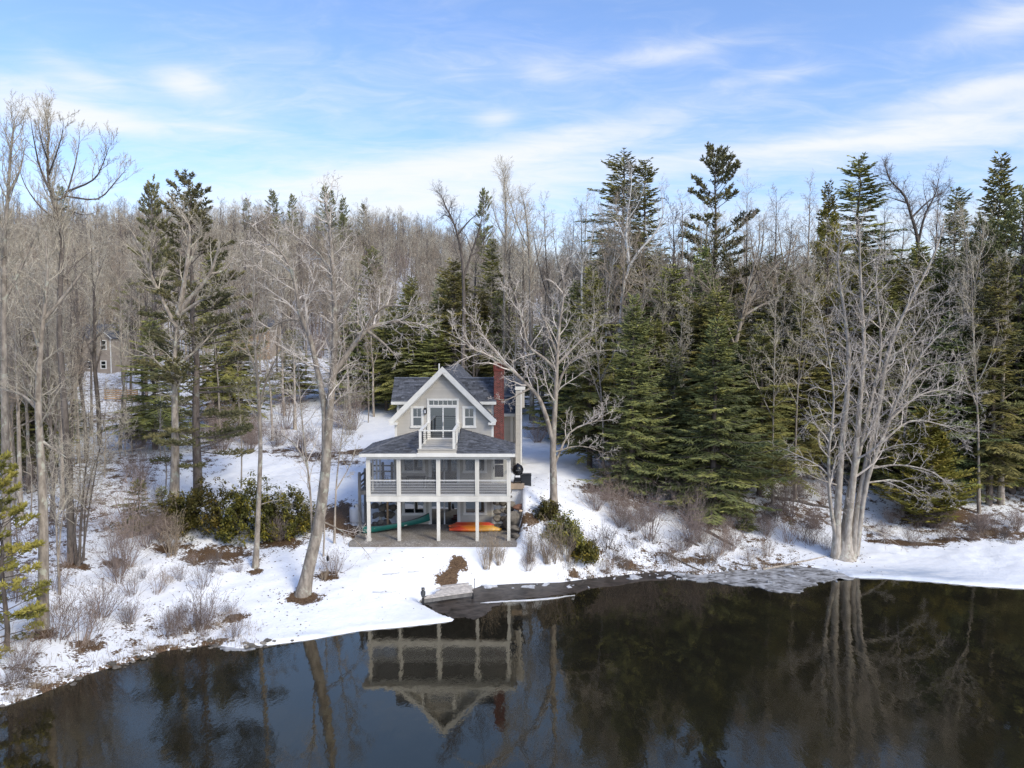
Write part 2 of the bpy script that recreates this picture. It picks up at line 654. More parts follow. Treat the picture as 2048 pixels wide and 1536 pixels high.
# bare ground where the snow has melted: (px, py, half width m, half depth m, strength)
BARE = [(605, 1196, .85, .55, 1.5), (512, 1144, .42, .3, 1.4), (905, 1142, .30, .8, 1.4), (918, 1128, .5, .35, 1.3), (890, 1160, .45, .5, 1.3), (655, 1150, .75, .5, 1.0), (470, 1235, .5, .4, 1.4),
        (670, 1030, 1.3, 1.6, 1.25), (690, 1060, 1.2, .9, 1.3), (620, 1055, 1.6, .8, 1.0), (715, 1075, .6, .5, 1.3), (640, 910, 3.0, 2.2, .85), (560, 900, 2.5, 2.0, .7), (720, 902, 1.6, .9, 1.3), (690, 925, 2.0, 1.2, .8),
        (145, 1130, .8, .5, 1.2), (85, 1268, .6, .5, 1.1), (180, 1290, 1.1, .5, .8), (240, 1335, 1.0, .35, .8), (330, 1298, 1.3, .5, .8), (430, 1285, .8, .4, .9), (100, 1375, 1.5, .35, .8),
        (430, 1110, 2.5, 1.2, 1.0), (560, 1085, 1.6, .9, 1.1), (340, 1095, 1.2, .9, .9), (230, 1125, .6, .4, 1.1), (300, 1060, 1.4, 1.0, .7),
        (1100, 1030, .9, .6, 1.2), (1060, 1040, .7, .7, 1.1), (1140, 1080, 1.8, .9, .8), (1150, 1150, .4, .3, 1.2), (1180, 1120, 2.0, 1.2, .5), (1260, 1130, 2.0, .8, .7), (1330, 1110, 2.4, 1.0, .65), (1400, 1120, 2.0, .6, .8),
        (1420, 1040, 3.0, 1.6, .8), (1500, 1080, 2.2, 1.2, .6), (1560, 1130, 1.6, .5, .9), (1690, 1112, .85, .6, 1.4), (1820, 1087, 2.6, .5, 1.3), (1760, 1083, 1.4, .4, 1.2), (1900, 1080, 2.2, .5, 1.0), (1740, 1072, .5, .4, 1.0),
        (1990, 1066, 3.5, 1.3, .9), (1620, 1000, 2.4, 1.2, .6), (1270, 1000, 4.0, 1.8, .8), (1420, 1010, 3.5, 1.6, 1.1), (1210, 980, 2.4, 1.5, .9), (1900, 1030, 4.0, 2.4, .9), (1850, 1040, 3, 1.6, .9)]


def build_ground():
    def axis(lo, hi, step, far_lo, far_hi, g=1.16):
        a = list(np.arange(lo, hi, step))
        s = step
        while a[-1] < far_hi:
            s *= g
            a.append(a[-1] + min(s, 120))
        s = step
        while a[0] > far_lo:
            s *= g
            a.insert(0, a[0] - min(s, 120))
        return np.array(a)
    xs = axis(-27, 34, .25, -2600, 2600)
    ys = axis(27, 55, .25, 8, 3200, 1.07)
    X, Y = np.meshgrid(xs, ys)
    Z = zg(X, Y)
    Z = np.where((Y > 420), Z - (Y - 420) * .02, Z)
    nx, ny = len(xs), len(ys)
    V = np.stack([X.ravel(), Y.ravel(), Z.ravel()], 1)
    i, j = np.meshgrid(np.arange(nx - 1), np.arange(ny - 1))
    a = (j * nx + i).ravel()
    Q = np.stack([a, a + 1, a + nx + 1, a + nx], 1)
    A = Acc()
    A.add(V, Q)
    me = A.mesh('ground', M['snow'], smooth=True)
    bare = np.zeros(len(V))
    for px, py, rx, ry, s in BARE:
        c = hit(px, py)
        d = ((V[:, 0] - c[0]) / rx) ** 2 + ((V[:, 1] - c[1]) / ry) ** 2
        bare = np.maximum(bare, s * np.exp(-d * .7))
    # litter shows through under the woods
    r = np.sqrt(V[:, 1] ** 2 + .35 * V[:, 0] ** 2)
    wood = np.maximum(sst(78, 100, V[:, 1]), sst(4.5, 8, V[:, 0]) * sst(47.5, 52, V[:, 1]))
    wood = np.maximum(wood, sst(-19, -27, V[:, 0]) * sst(30, 40, V[:, 1]))
    bare = np.maximum(bare, wood * .50 + wav(V[:, 0], V[:, 1], 6, 30) * .10 * wood)
    sd = shore_dist(V[:, 0], V[:, 1])
    brushy = np.maximum(sst(-12.5, -15.5, V[:, 0]), sst(3.4, 5, V[:, 0]) * sst(21, 18, V[:, 0]))
    shore_mud = np.exp(-(np.maximum(sd, 0) / .4) ** 2) * brushy
    bare = np.maximum(bare, shore_mud * .62)
    bare = np.maximum(bare, brushy * np.exp(-(np.maximum(sd, 0) / 5.5) ** 2) * .47)
    at = me.attributes.new('bare', 'FLOAT', 'POINT')
    at.data.foreach_set('value', bare.astype(np.float32))
    ice = np.zeros(len(V))
    for px, py, rx, ry, s in [(1790, 1145, 4.2, 1.0, 1.0), (1880, 1155, 3.0, .7, .8), (1700, 1142, 1.4, .6, .7), (650, 1272, 1.6, .35, .6), (1470, 1135, 2.6, .7, .5)]:
        c = hit(px, py)
        ice = np.maximum(ice, s * np.exp(-(((V[:, 0] - c[0]) / rx) ** 2 + ((V[:, 1] - c[1]) / ry) ** 2)))
    at = me.attributes.new('ice', 'FLOAT', 'POINT')
    at.data.foreach_set('value', ice.astype(np.float32))
    o = link('ground', me)
    o['kind'] = 'structure'
    return o


def snow_b(t, p):
    pos = t.pos()
    n1 = t.noise(pos, 1.6, 6, .62)
    n2 = t.noise(pos, 9.0, 5, .65)
    nn = t.math('ADD', t.math('MULTIPLY', n1, .55), t.math('MULTIPLY', n2, .45))
    f = t.math('ADD', t.attr('bare'), t.math('MULTIPLY', t.math('SUBTRACT', nn, .5), 3.4))
    f = t.maprange(f, .50, .66)
    litter = t.ramp(t.noise(pos, 14, 6, .7), [(.25, (.028, .017, .010)), (.45, (.085, .050, .028)), (.6, (.15, .095, .05)), (.8, (.21, .155, .095))])
    snow = t.mix(t.maprange(n1, .35, .7), (.80, .81, .83), (.86, .86, .86))
    # fine debris on old snow
    deb = t.maprange(t.noise(pos, 26, 4, .7), .66, .74)
    snow = t.mix(t.math('MULTIPLY', deb, t.maprange(t.noise(pos, .5, 3), .42, .7, .0, .55)), snow, (.30, .25, .20))
    snow = t.mix(t.math('MULTIPLY', t.attr('ice'), t.maprange(t.noise(t.pos((.35, 1, 1)), 2.2, 5), .3, .6, .25, 1.0)), snow, (.40, .47, .58))
    t.l(t.mix(f, snow, litter), p.inputs['Base Color'])
    rg = t.math('SUBTRACT', .62, t.math('MULTIPLY', t.attr('ice'), .35))
    t.l(rg, p.inputs['Roughness'])
    p.inputs['Specular IOR Level'].default_value = .25
    h = t.math('ADD', t.math('MULTIPLY', n1, 1.2), t.math('ADD', t.math('MULTIPLY', n2, .35), t.math('MULTIPLY', f, -.25)))
    t.bump(p, h, .55, .10)


M['snow'] = mat('snow over leaf litter', snow_b)


def water_b(t, p):
    pos = t.pos()
    dep = t.noise(pos, .18, 3)
    t.l(t.mix(dep, (.009, .0085, .006), (.015, .013, .009)), p.inputs['Base Color'])
    p.inputs['Roughness'].default_value = .012
    p.inputs['IOR'].default_value = 2.0
    p.inputs['Specular IOR Level'].default_value = .5
    p.inputs['Specular Tint'].default_value = (1.0, .88, .60, 1)
    a = t.noise(t.pos((1, .45, 1)), 1.1, 3, .5)
    b = t.noise(t.pos((1, .55, 1)), 5.5, 3, .55)
    calm = t.maprange(t.noise(pos, .12, 2), .35, .65, .25, 1.0)
    c = t.noise(t.pos((.5, 1, 1)), 16, 2, .5)
    h = t.math('ADD', t.math('MULTIPLY', a, 1.0), t.math('MULTIPLY', t.math('ADD', t.math('MULTIPLY', b, .30), t.math('MULTIPLY', c, .10)), calm))
    t.bump(p, h, .16, .05)


M['water'] = mat('dark pond water', water_b)


def ice_mat(name, c0, c1, rough, cut):
    """rotten shore ice: opaque sheet whose ragged rim is cut by noise"""
    def b(t, p):
        pos = t.pos((1, 1.6, 1))
        n = t.noise(pos, 1.4, 6, .6, 1.0)
        n2 = t.noise(t.pos((.6, 2.2, 1)), 4.0, 5, .65)
        t.l(t.mix(t.maprange(t.math('ADD', t.math('MULTIPLY', n, .6), t.math('MULTIPLY', n2, .4)), .38, .60), c0, c1), p.inputs['Base Color'])
        p.inputs['Roughness'].default_value = rough
        p.inputs['Specular IOR Level'].default_value = .2
        t.bump(p, n, .3, .05)
    return mat(name, b)


M['darkice'] = ice_mat('rotten dark ice', (.018, .015, .012), (.075, .060, .050), .42, .4)
M['paleice'] = ice_mat('pale slush ice', (.06, .055, .05), (.46, .46, .465), .3, .4)


def gravel_b(t, p):
    pos = t.pos()
    v = t.n('ShaderNodeTexVoronoi')
    v.inputs['Scale'].default_value = 22
    t.l(pos, v.inputs['Vector'])
    n = t.noise(pos, 1.2, 5)
    c = t.ramp(v.outputs['Color'], [(.1, (.13, .115, .10)), (.5, (.24, .22, .195)), (.9, (.36, .335, .30))])
    c = t.mix(t.maprange(n, .35, .7, 0, .55), c, (.15, .115, .08))
    t.l(c, p.inputs['Base Color'])
    p.inputs['Roughness'].default_value = .9
    t.bump(p, v.outputs['Distance'], .5, .03)


M['gravel'] = mat('patio gravel', gravel_b)


def sheet(name, pts, z, m, th=.02, wob=.12, n_sub=6, kind='structure'):
    """a thin closed sheet with a ragged outline, fan filled, given thickness"""
    rg = random.Random(name)
    out = [np.array(p, float) for p in pts]
    amp = wob * 3
    for _ in range(4):
        nxt = []
        for i in range(len(out)):
            a, b = out[i], out[(i + 1) % len(out)]
            L = np.linalg.norm(b - a)
            nm = np.array([-(b - a)[1], (b - a)[0]]) / (L + 1e-9)
            nxt += [a, (a + b) / 2 + nm * rg.uniform(-1, 1) * min(amp, L * .22)]
        out = nxt
        amp *= .55
    import bmesh
    bm = bmesh.new()
    top = [bm.verts.new((q[0], q[1], z + th)) for q in out]
    bot = [bm.verts.new((q[0], q[1], z - th)) for q in out]
    bm.faces.new(top)
    for i in range(len(top)):
        j = (i + 1) % len(top)
        bm.faces.new((bot[i], bot[j], top[j], top[i]))
    bmesh.ops.triangulate(bm, faces=[f for f in bm.faces if len(f.verts) > 4])
    bmesh.ops.recalc_face_normals(bm, faces=bm.faces)
    me = bpy.data.meshes.new(name)
    bm.to_mesh(me)
    bm.free()
    me.materials.append(m)
    o = link(name, me)
    o['kind'] = kind
    return o


build_ground()
A = Acc()
A.add([(-2600, -2600, 0), (2600, -2600, 0), (2600, 400, 0), (-2600, 400, 0)], [(0, 1, 2, 3)])
structure('lake_water', A, M['water'])
sheet('dark_ice', [w0(*p) for p in [(846, 1188), (842, 1204), (866, 1222), (905, 1236), (950, 1240), (985, 1214), (1010, 1201), (1080, 1196), (1140, 1188), (1190, 1176), (1260, 1167), (1340, 1160), (1400, 1156), (1440, 1153), (1400, 1140), (1250, 1140), (1100, 1155), (950, 1165)]], .012, M['darkice'], .012, .07)
sheet('pale_ice', [w0(*p) for p in [(1375, 1160), (1470, 1172), (1540, 1183), (1600, 1187), (1625, 1172), (1660, 1162), (1705, 1160), (1720, 1150), (1690, 1120), (1580, 1122), (1480, 1128), (1330, 1138)]], .022, M['paleice'], .014, .12)
M['rimice'] = ice_mat('white rim ice', (.55, .55, .56), (.8, .8, .8), .4, .4)
sheet('rim_ice', [w0(*p) for p in [(960, 1207), (990, 1204), (1040, 1201), (1110, 1196), (1150, 1191), (1110, 1197.5), (1042, 1203), (990, 1206)]], .02, M['rimice'], .016, .02)
sheet('thin_ice', [w0(*p) for p in [(420, 1286), (440, 1298), (470, 1302), (505, 1300), (535, 1292), (545, 1284), (470, 1278)]], .014, M['paleice'], .012, .08)
br = np.random.default_rng(44)
A = Acc()
for k in range(95):
    if k < 45:
        q0 = w0(br.uniform(1360, 1700), br.uniform(1135, 1168))
    elif k < 80:
        q0 = w0(br.uniform(1190, 1380), br.uniform(1146, 1160))
    else:
        q0 = w0(br.uniform(960, 1200), br.uniform(1168, 1178))
    n_ = int(br.integers(5, 8))
    r_ = .05 + .5 * br.random() ** 3
    an = np.sort(br.uniform(0, 2 * pi, n_))
    rr_ = r_ * br.uniform(.7, 1.1, n_)
    tl = br.normal(0, .06, 2)
    top = [(q0[0] + r0 * cos(a_), q0[1] + .8 * r0 * sin(a_), .055 + r0 * cos(a_) * tl[0] + r0 * sin(a_) * tl[1]) for a_, r0 in zip(an, rr_)]
    bot = [(x_, y_, z_ - .07) for x_, y_, z_ in top]
    c_ = (q0[0], q0[1], .06)
    V_ = top + bot + [c_]
    A.add(V_, [(i_ + n_, (i_ + 1) % n_ + n_, (i_ + 1) % n_, i_) for i_ in range(n_)], [(i_, (i_ + 1) % n_, 2 * n_) for i_ in range(n_)], tint=br.random())
structure('broken_ice', A, paint('broken ice', (.52, .53, .55), .4, .35, 6, .6), kind='stuff')
A = Acc()
gx, gy = np.meshgrid(np.linspace(PAT[0], PAT[1], 60), np.linspace(PAT[2] - .05, 48.2, 30))
gz = 1.95 + wav(gx, gy, .5, 5) * .008 - .14 * sst(43.6, 43.1, gy)
gx = gx + wav(gy, gx, .5, 5) * .06
nx = 60
i, j = np.meshgrid(np.arange(59), np.arange(29))
a = (j * nx + i).ravel()
A.add(np.stack([gx.ravel(), gy.ravel(), gz.ravel()], 1), np.stack([a, a + 1, a + nx + 1, a + nx], 1))
structure('patio_ground', A, M['gravel'], smooth=True)
# the far side of the lake, behind the camera (what the windows and the water look out on)
A = Acc()
hx = np.linspace(-1500, 1500, 61)
rows = []
for k, (yy_, hh) in enumerate([(-520, -1), (-560, 5), (-700, 32), (-1000, 55), (-1500, 40)]):
    rows.append(np.stack([hx, np.full(61, yy_), hh + (wav(hx, hx * 0 + yy_, 9, 50) * .6 + np.sin(hx * .006 + k) * 6) * (hh > 0)], 1))
a = np.array([k * 61 + i for k in range(4) for i in range(60)])
A.add(np.concatenate(rows), np.stack([a, a + 1, a + 62, a + 61], 1))
M['farhill'] = paint('far wooded hill', (.07, .062, .052), .9, .3, .02)
structure('far_hills', A, M['farhill'], smooth=True)
# ------------------------------------------------------------------ the lake house
HX, HY, HZ = -4.63, 48.0, 1.95
house = thing('house', 'grey clapboard gabled lake house with screened porch and red brick chimney', 'house', (HX, HY, HZ))
ZF = 4.80                                # porch and main floor
XL, XR = -7.93, -1.28                    # main walls
APX, APZ = -4.67, 12.72


def H(name, acc, mats, parent=None, **k):
    return part(name, acc, mats, parent or house, **k)


def clap_front(A, Y, x0, x1, z0, z1, holes=(), clip=None, e=.105):
    z = z0
    while z < z1 - .01:
        h = min(e, z1 - z)
        a, b = x0, x1
        if clip:
            a2, b2 = clip(z + h * .5)
            a, b = max(a, a2), min(b, b2)
        iv = [(a, b)] if b - a > .03 else []
        for hx0, hx1, hz0, hz1 in holes:
            if z + h > hz0 + .01 and z < hz1 - .01:
                nv = []
                for p, q in iv:
                    if hx0 > p:
                        nv.append((p, min(q, hx0)))
                    if hx1 < q:
                        nv.append((max(p, hx1), q))
                iv = [(p, q) for p, q in nv if q - p > .02]
        for p, q in iv:
            tn = rnd.random()
            y0, y1, yb = Y - .026, Y - .008, Y + .01
            A.add([(p, y0, z), (q, y0, z), (q, y1, z + h), (p, y1, z + h), (p, yb, z), (q, yb, z)], [(0, 1, 2, 3), (4, 5, 1, 0)], tint=tn)
            A.add([(p, y0, z), (p, y1, z + h), (p, yb, z + h), (p, yb, z), (q, y0, z), (q, y1, z + h), (q, yb, z + h), (q, yb, z)], [(3, 2, 1, 0), (4, 5, 6, 7)], tint=tn)
        z += e


def clap_side(A, X, s, y0, y1, z0, z1, e=.105):
    z = z0
    while z < z1 - .01:
        h = min(e, z1 - z)
        xa, xb, xc = X + s * .026, X + s * .008, X - s * .01
        V = [(xa, y0, z), (xa, y1, z), (xb, y1, z + h), (xb, y0, z + h), (xc, y0, z), (xc, y1, z)]
        Q = [(0, 1, 2, 3), (4, 5, 1, 0)] if s > 0 else [(3, 2, 1, 0), (0, 1, 5, 4)]
        A.add(V, Q, tint=rnd.random())
        z += e


def shingles(A, eL, eR, tL, tR, exp=.15, wid=.30):
    """overlapping shingle tabs laid over the quad eave-left, eave-right, top-right, top-left"""
    eL, eR, tL, tR = [np.array(p, float) for p in (eL, eR, tL, tR)]
    n = np.cross(eR - eL, tL - eL) if np.linalg.norm(tL - eL) > .01 else np.cross(eR - eL, tR - eL)
    n /= np.linalg.norm(n)
    if n[2] < 0:
        n = -n
    up = (tL + tR) / 2 - (eL + eR) / 2
    L = np.linalg.norm(up - (eR - eL) * (up @ (eR - eL)) / ((eR - eL) @ (eR - eL)))
    rows = max(1, int(round(L / exp)))
    for r in range(rows):
        t0, t1 = r / rows, (r + 1) / rows
        a0, b0 = eL + (tL - eL) * t0, eR + (tR - eR) * t0
        a1, b1 = eL + (tL - eL) * t1, eR + (tR - eR) * t1
        w = np.linalg.norm(b0 - a0)
        k = max(1, int(w / wid))
        cuts = np.sort(np.clip((np.arange(1, k) + nrg.uniform(-.28, .28, max(0, k - 1)) + (r % 2) * .37) / k, .01, .99))
        cuts = np.concatenate([[0], cuts, [1]])
        for c in range(len(cuts) - 1):
            p, q = cuts[c], cuts[c + 1]
            if q - p < .005:
                continue
            h = .018 + .010 * nrg.random()
            A0, B0 = a0 + (b0 - a0) * p, a0 + (b0 - a0) * q
            A1, B1 = a1 + (b1 - a1) * p, a1 + (b1 - a1) * q
            V = [A0 + n * h, B0 + n * h, B1 + n * .006, A1 + n * .006, A0 + n * .001, B0 + n * .001]
            Q = [(0, 1, 2, 3), (4, 5, 1, 0)]
            if np.dot(np.cross(V[1] - V[0], V[3] - V[0]), n) < 0:
                Q = [(3, 2, 1, 0), (0, 1, 5, 4)]
            A.add(V, Q, tint=float(np.clip(nrg.normal(.5, .3), 0, 1)))


def ridge_cap(A, a, b, w=.16, step=.2):
    a, b = np.array(a, float), np.array(b, float)
    L = np.linalg.norm(b - a)
    k = max(2, int(L / step))
    d = (b - a) / L
    s = np.cross(d, (0, 0, 1.))
    s /= np.linalg.norm(s)
    dn = np.array((0, 0, -1.)) * w * .55
    for i in range(k):
        p, q = a + d * L * i / k, a + d * L * (i + 1) / k
        u, v = np.array((0, 0, .045)), np.array((0, 0, .028))
        V = [p + u, p + s * w + dn + u, q + s * w + dn + v, q + v, p - s * w + dn + u, q - s * w + dn + v]
        A.add(V, [(0, 3, 2, 1), (0, 4, 5, 3)], tint=.5 + .4 * nrg.random())


def slab(A, quad, th, m=0):
    """solid roof slab below a quad"""
    q = [np.array(p, float) for p in quad]
    n = np.cross(q[1] - q[0], q[3] - q[0])
    n /= np.linalg.norm(n)
    if n[2] < 0:
        n = -n
    A.hexa([p - n * th for p in q], q, m)


# --- walls and clapboards
A = Acc()
A.box(XL, XR, HY, 59.6, HZ - .1, 9.35)
V = [(XL, y, 9.35) for y in (HY, 59.6)] + [(XR, y, 9.35) for y in (HY, 59.6)] + [(APX, y, APZ - .12) for y in (HY, 59.6)]
A.add(V, [(0, 1, 5, 4), (3, 2, 4, 5)], [(2, 0, 4), (1, 3, 5)])
wall = H('wall', A, M['siding'])
gclip = lambda z: (APX - (APZ - .1 - z) * .985, APX + (APZ - .1 - z) * .985)

UW = [(821.3, 847.6, 812.3, 856.0), (925.0, 952.0, 812.3, 856.0)]        # trim outlines in photo pixels on the wall plane


def rect(px0, px1, py0, py1, Y=HY):
    a, b = P(px0, py0, Y), P(px1, py1, Y)
    return a[0], b[0], b[2], a[2]


r_uw = [rect(*w) for w in UW]
r_door = rect(854.3, 918.0, 797.0, 879.0)
r_mw = [rect(803.5, 850.0, 905.0, 946.0), rect(926.0, 973.7, 905.0, 946.0)]
r_mdoor = rect(857.0, 920.0, 903.0, 970.0)
r_lw = [rect(804.5, 852.0, 990.0, 1030.5), rect(927.0, 974.0, 990.0, 1030.0)]
r_ldoor = rect(857.0, 921.0, 985.0, 1052.0)
holes = r_uw + [r_door] + r_mw + [r_mdoor] + r_lw + [r_ldoor]
A = Acc()
clap_front(A, HY, XL + .12, XR - .12, HZ + .05, 12.5, holes, gclip)
H('siding', A, M['siding'], wall, stuff=True)
A = Acc()
clap_side(A, XR, 1, HY + .12, 59.5, HZ + .05, 9.3)
clap_side(A, XL, -1, HY + .12, 59.5, HZ + .05, 9.3)
H('side_siding', A, M['siding'], wall, stuff=True)
for x in (XL, XR):
    A = Acc()
    s = 1 if x == XR else -1
    A.box(min(x, x - s * .12), max(x, x - s * .12), HY - .04, HY + .002, HZ, 9.2)
    A.box(min(x, x + s * .035), max(x, x + s * .035), HY - .04, HY + .12, HZ, 9.2)
    H('corner_board', A, M['trim'])

# --- main gable roof
RF, RB = 47.58, 59.85
EX, EZ = 3.54, APZ - 3.54
A = Acc()
for s in (-1, 1):
    e0, e1 = (APX + s * EX, RF, EZ), (APX + s * EX, RB, EZ)
    t0, t1 = (APX, RF, APZ), (APX, RB, APZ)
    slab(A, [e0, e1, t1, t0], .16)
roof = H('main_roof', A, M['roofdeck'])
A = Acc()
for s in (-1, 1):
    shingles(A, (APX + s * EX, RF, EZ), (APX + s * EX, RB, EZ), (APX, RF, APZ), (APX, RB, APZ))
ridge_cap(A, (APX, RF, APZ + .01), (APX, RB, APZ + .01))
H('shingles', A, M['shingle'], roof, stuff=True)
for s in (-1, 1):
    A = Acc()
    a, b = np.array((APX, RF - .02, APZ - .17)), np.array((APX + s * (EX + .02), RF - .02, EZ - .17 - .02))
    n = np.array((s * .7071, 0, .7071)) * .15
    up = np.array((0, 0, .15 * 1.4142))
    A.hexa([a - up * 1.25, b - n * 1.25, b + n, a + up], [p + np.array((0, .05, 0)) for p in (a - up * 1.25, b - n * 1.25, b + n, a + up)])
    a2, b2 = a + np.array((0, .35, -.20)), b + np.array((-s * .2, .35, 0.0))
    A.hexa([a2 - up * .8, b2 - n * .8, b2 + n * .3, a2 + up * .3], [p + np.array((0, .06, 0)) for p in (a2 - up * .8, b2 - n * .8, b2 + n * .3, a2 + up * .3)])
    H('rake_board', A, M['trim'])
    A = Acc()
    xo, xi = APX + s * (EX + .03), APX + s * (EX - .48)
    A.box(min(xo, xi), max(xo, xi), RF - .045, HY + .01, EZ - .36, EZ - .19)
    A.box(APX + s * EX - .04, APX + s * EX + .04, RF + .03, RB, EZ - .25, EZ - .03)
    H('eave_return', A, M['trim'])

# --- side dormers
DE, DR, DEZ, DRZ = 48.5, 50.05, 10.32, 11.87
DXL, DXR = -8.28, -1.08
for s in (-1, 1):
    xo = DXR if s > 0 else DXL
    xi = APX + s * .5
    xw = XR if s > 0 else XL
    A = Acc()
    A.box(min(xw - s * .02, xi), max(xw - s * .02, xi), 48.85, 51.25, 8.9, 10.25)
    xa = xw - s * .02
    A.add([(xa, 48.85, 10.25), (xa, 51.25, 10.25), (xa, 50.05, 11.45), (xi, 48.85, 10.25), (xi, 51.25, 10.25), (xi, 50.05, 11.45)], [(0, 3, 5, 2), (1, 2, 5, 4)], [(0, 2, 1), (3, 4, 5)])
    dw = H('dormer_wall', A, M['siding'])
    A = Acc()
    clap_front(A, 48.85, min(xw - s * .02, xw - s * 1.8), max(xw - s * .02, xw - s * 1.8), 9.0, 10.2)
    clap_side(A, xa, s, 48.9, 51.2, 9.0, 10.4)
    H('siding', A, M['siding'], dw, stuff=True)
    A = Acc()
    A.box(min(xa + s * .03, xa - s * .11), max(xa + s * .03, xa - s * .11), 48.81, 48.85, 8.6, 10.2)
    A.box(min(xo, xw - s * 2.0), max(xo, xw - s * 2.0), DE - .035, DE + .01, DEZ - .2, DEZ + .0)
    A.box(min(xo, xw - s * 2.0), max(xo, xw - s * 2.0), DE + .02, 48.84, DEZ - .21, DEZ - .17)
    H('dormer_trim', A, M['trim'])
    A = Acc()
    slab(A, [(xo, DE, DEZ), (xi, DE, DEZ), (xi, DR, DRZ), (xo, DR, DRZ)], .14)
    slab(A, [(xo, 2 * DR - DE, DEZ), (xi, 2 * DR - DE, DEZ), (xi, DR, DRZ), (xo, DR, DRZ)], .14)
    dr = H('dormer_roof', A, M['roofdeck'])
    A = Acc()
    shingles(A, (min(xo, xi), DE, DEZ), (max(xo, xi), DE, DEZ), (min(xo, xi), DR, DRZ), (max(xo, xi), DR, DRZ))
    shingles(A, (min(xo, xi), 2 * DR - DE, DEZ), (max(xo, xi), 2 * DR - DE, DEZ), (min(xo, xi), DR, DRZ), (max(xo, xi), DR, DRZ))
    ridge_cap(A, (min(xo, xi), DR, DRZ + .01), (max(xo, xi), DR, DRZ + .01))
    H('shingles', A, M['shingle'], dr, stuff=True)

# --- rear ell on the right
EY, EX1 = 54.0, .72
A = Acc()
A.box(XR, .27, EY, 60, 3.5, 8.95)
A.box(.27, .72, 52.0, 60, 3.5, 11.05)
A.box(.72, .92, 52.05, 55, 9.55, 11.05)
A.box(XR, .27, 55.0, 57.6, 8.95, 10.2)
ew = H('ell_wall', A, M['siding'])
A = Acc()
clap_front(A, EY, XR, .15, 4.6, 8.8)
clap_front(A, 52.0, .27, .66, 4.2, 10.85)
clap_front(A, 52.05, .74, .92, 9.6, 10.85)
clap_side(A, .72, 1, 52.1, 60, 4.2, 9.5)
H('siding', A, M['siding'], ew, stuff=True)
A = Acc()
A.box(-.12, .10, EY - .04, EY, 4.2, 8.8)
A.box(XR + .0, .24, EY - .33, EY - .29, 8.74, 8.95)
A.box(XR + .0, .24, EY - .29, EY + .01, 8.70, 8.74)
A.box(.23, .97, 51.93, 51.99, 10.87, 11.12)
A.box(.62, .73, 51.955, 52.0, 4.0, 10.86)
A.box(.68, .735, 52.01, 52.12, 4.0, 9.5)
A.box(.72, .96, 51.99, 55, 11.05, 11.12)
H('ell_trim', A, M['trim'])
A = Acc()
slab(A, [(XR - .2, EY - .3, 8.95), (.27, EY - .3, 8.95), (.27, 56.6, 11.6), (XR - .2, 56.6, 11.6)], .14)
slab(A, [(XR - .2, 56.6, 11.6), (.97, 56.6, 11.6), (.97, 59.6, 8.9), (XR - .2, 59.6, 8.9)], .14)
slab(A, [(.2, 52.0, 11.14), (.97, 52.0, 11.14), (.97, 56.6, 11.62), (.2, 56.6, 11.62)], .08)
er = H('ell_roof', A, M['roofdeck'])
A = Acc()
shingles(A, (XR - .2, EY - .3, 8.95), (.27, EY - .3, 8.95), (XR - .2, 56.6, 11.6), (.27, 56.6, 11.6))
shingles(A, (.2, 52.0, 11.14), (.97, 52.0, 11.14), (.2, 56.6, 11.62), (.97, 56.6, 11.62))
ridge_cap(A, (XR - .2, 56.6, 11.61), (.97, 56.6, 11.61))
H('shingles', A, M['shingle'], er, stuff=True)
A = Acc()
A.box(.16, .23, EY - .09, EY - .03, 4.4, 8.7)
H('downspout', A, M['trim'])

# --- chimney
CX0, CX1, CY0, CY1, CZ1 = XR + .04, -.56, 48.62, 49.6, 13.0
A = Acc()
A.box(CX0 + .012, CX1 - .012, CY0 + .012, CY1 - .012, HZ, CZ1 - .02)
ch = H('chimney', A, M['mortar'])
A = Acc()
z, row = 6.2, 0
while z < CZ1 - .12:
    g = .035 if z > CZ1 - .62 else 0.0
    g = .055 if z > CZ1 - .32 else g
    x0, x1, y0, y1 = CX0 - g, CX1 + g, CY0 - g, CY1 + g
    off = (row % 2) * .108
    for face in 'FR':
        a, b = (x0, x1) if face == 'F' else (y0, y1)
        p = a - off
        while p < b:
            q0, q1 = max(a, p + .007), min(b, p + .200)
            if q1 - q0 > .03:
                tn = float(np.clip(nrg.normal(.5, .28), 0, 1))
                j = nrg.uniform(0, .005)
                if face == 'F':
                    A.box(q0, q1, y0 - j, y0 + .09, z + .008, z + .058, tint=tn)
                else:
                    A.box(x1 - .09, x1 + j, q0, q1, z + .0085, z + .0575, tint=tn)
            p += .209
    z += .068
    row += 1
H('bricks', A, M['brick'], ch, stuff=True)
A = Acc()
A.box(CX0 - .03, CX1 + .03, CY0 - .03, CY1 + .03, CZ1 - .1, CZ1 - .02)
A.box(CX0 + .05, CX1 - .05, CY0 + .05, CY1 - .05, CZ1 - .02, CZ1 + .06)
H('chimney_cap', A, M['capstone'], ch)
A = Acc()
A.lathe([(.05, 0), (.05, .75), (.0, .75)], (-5.05, 49.2, 12.15), 10)
H('vent_pipe', A, M['trim'])


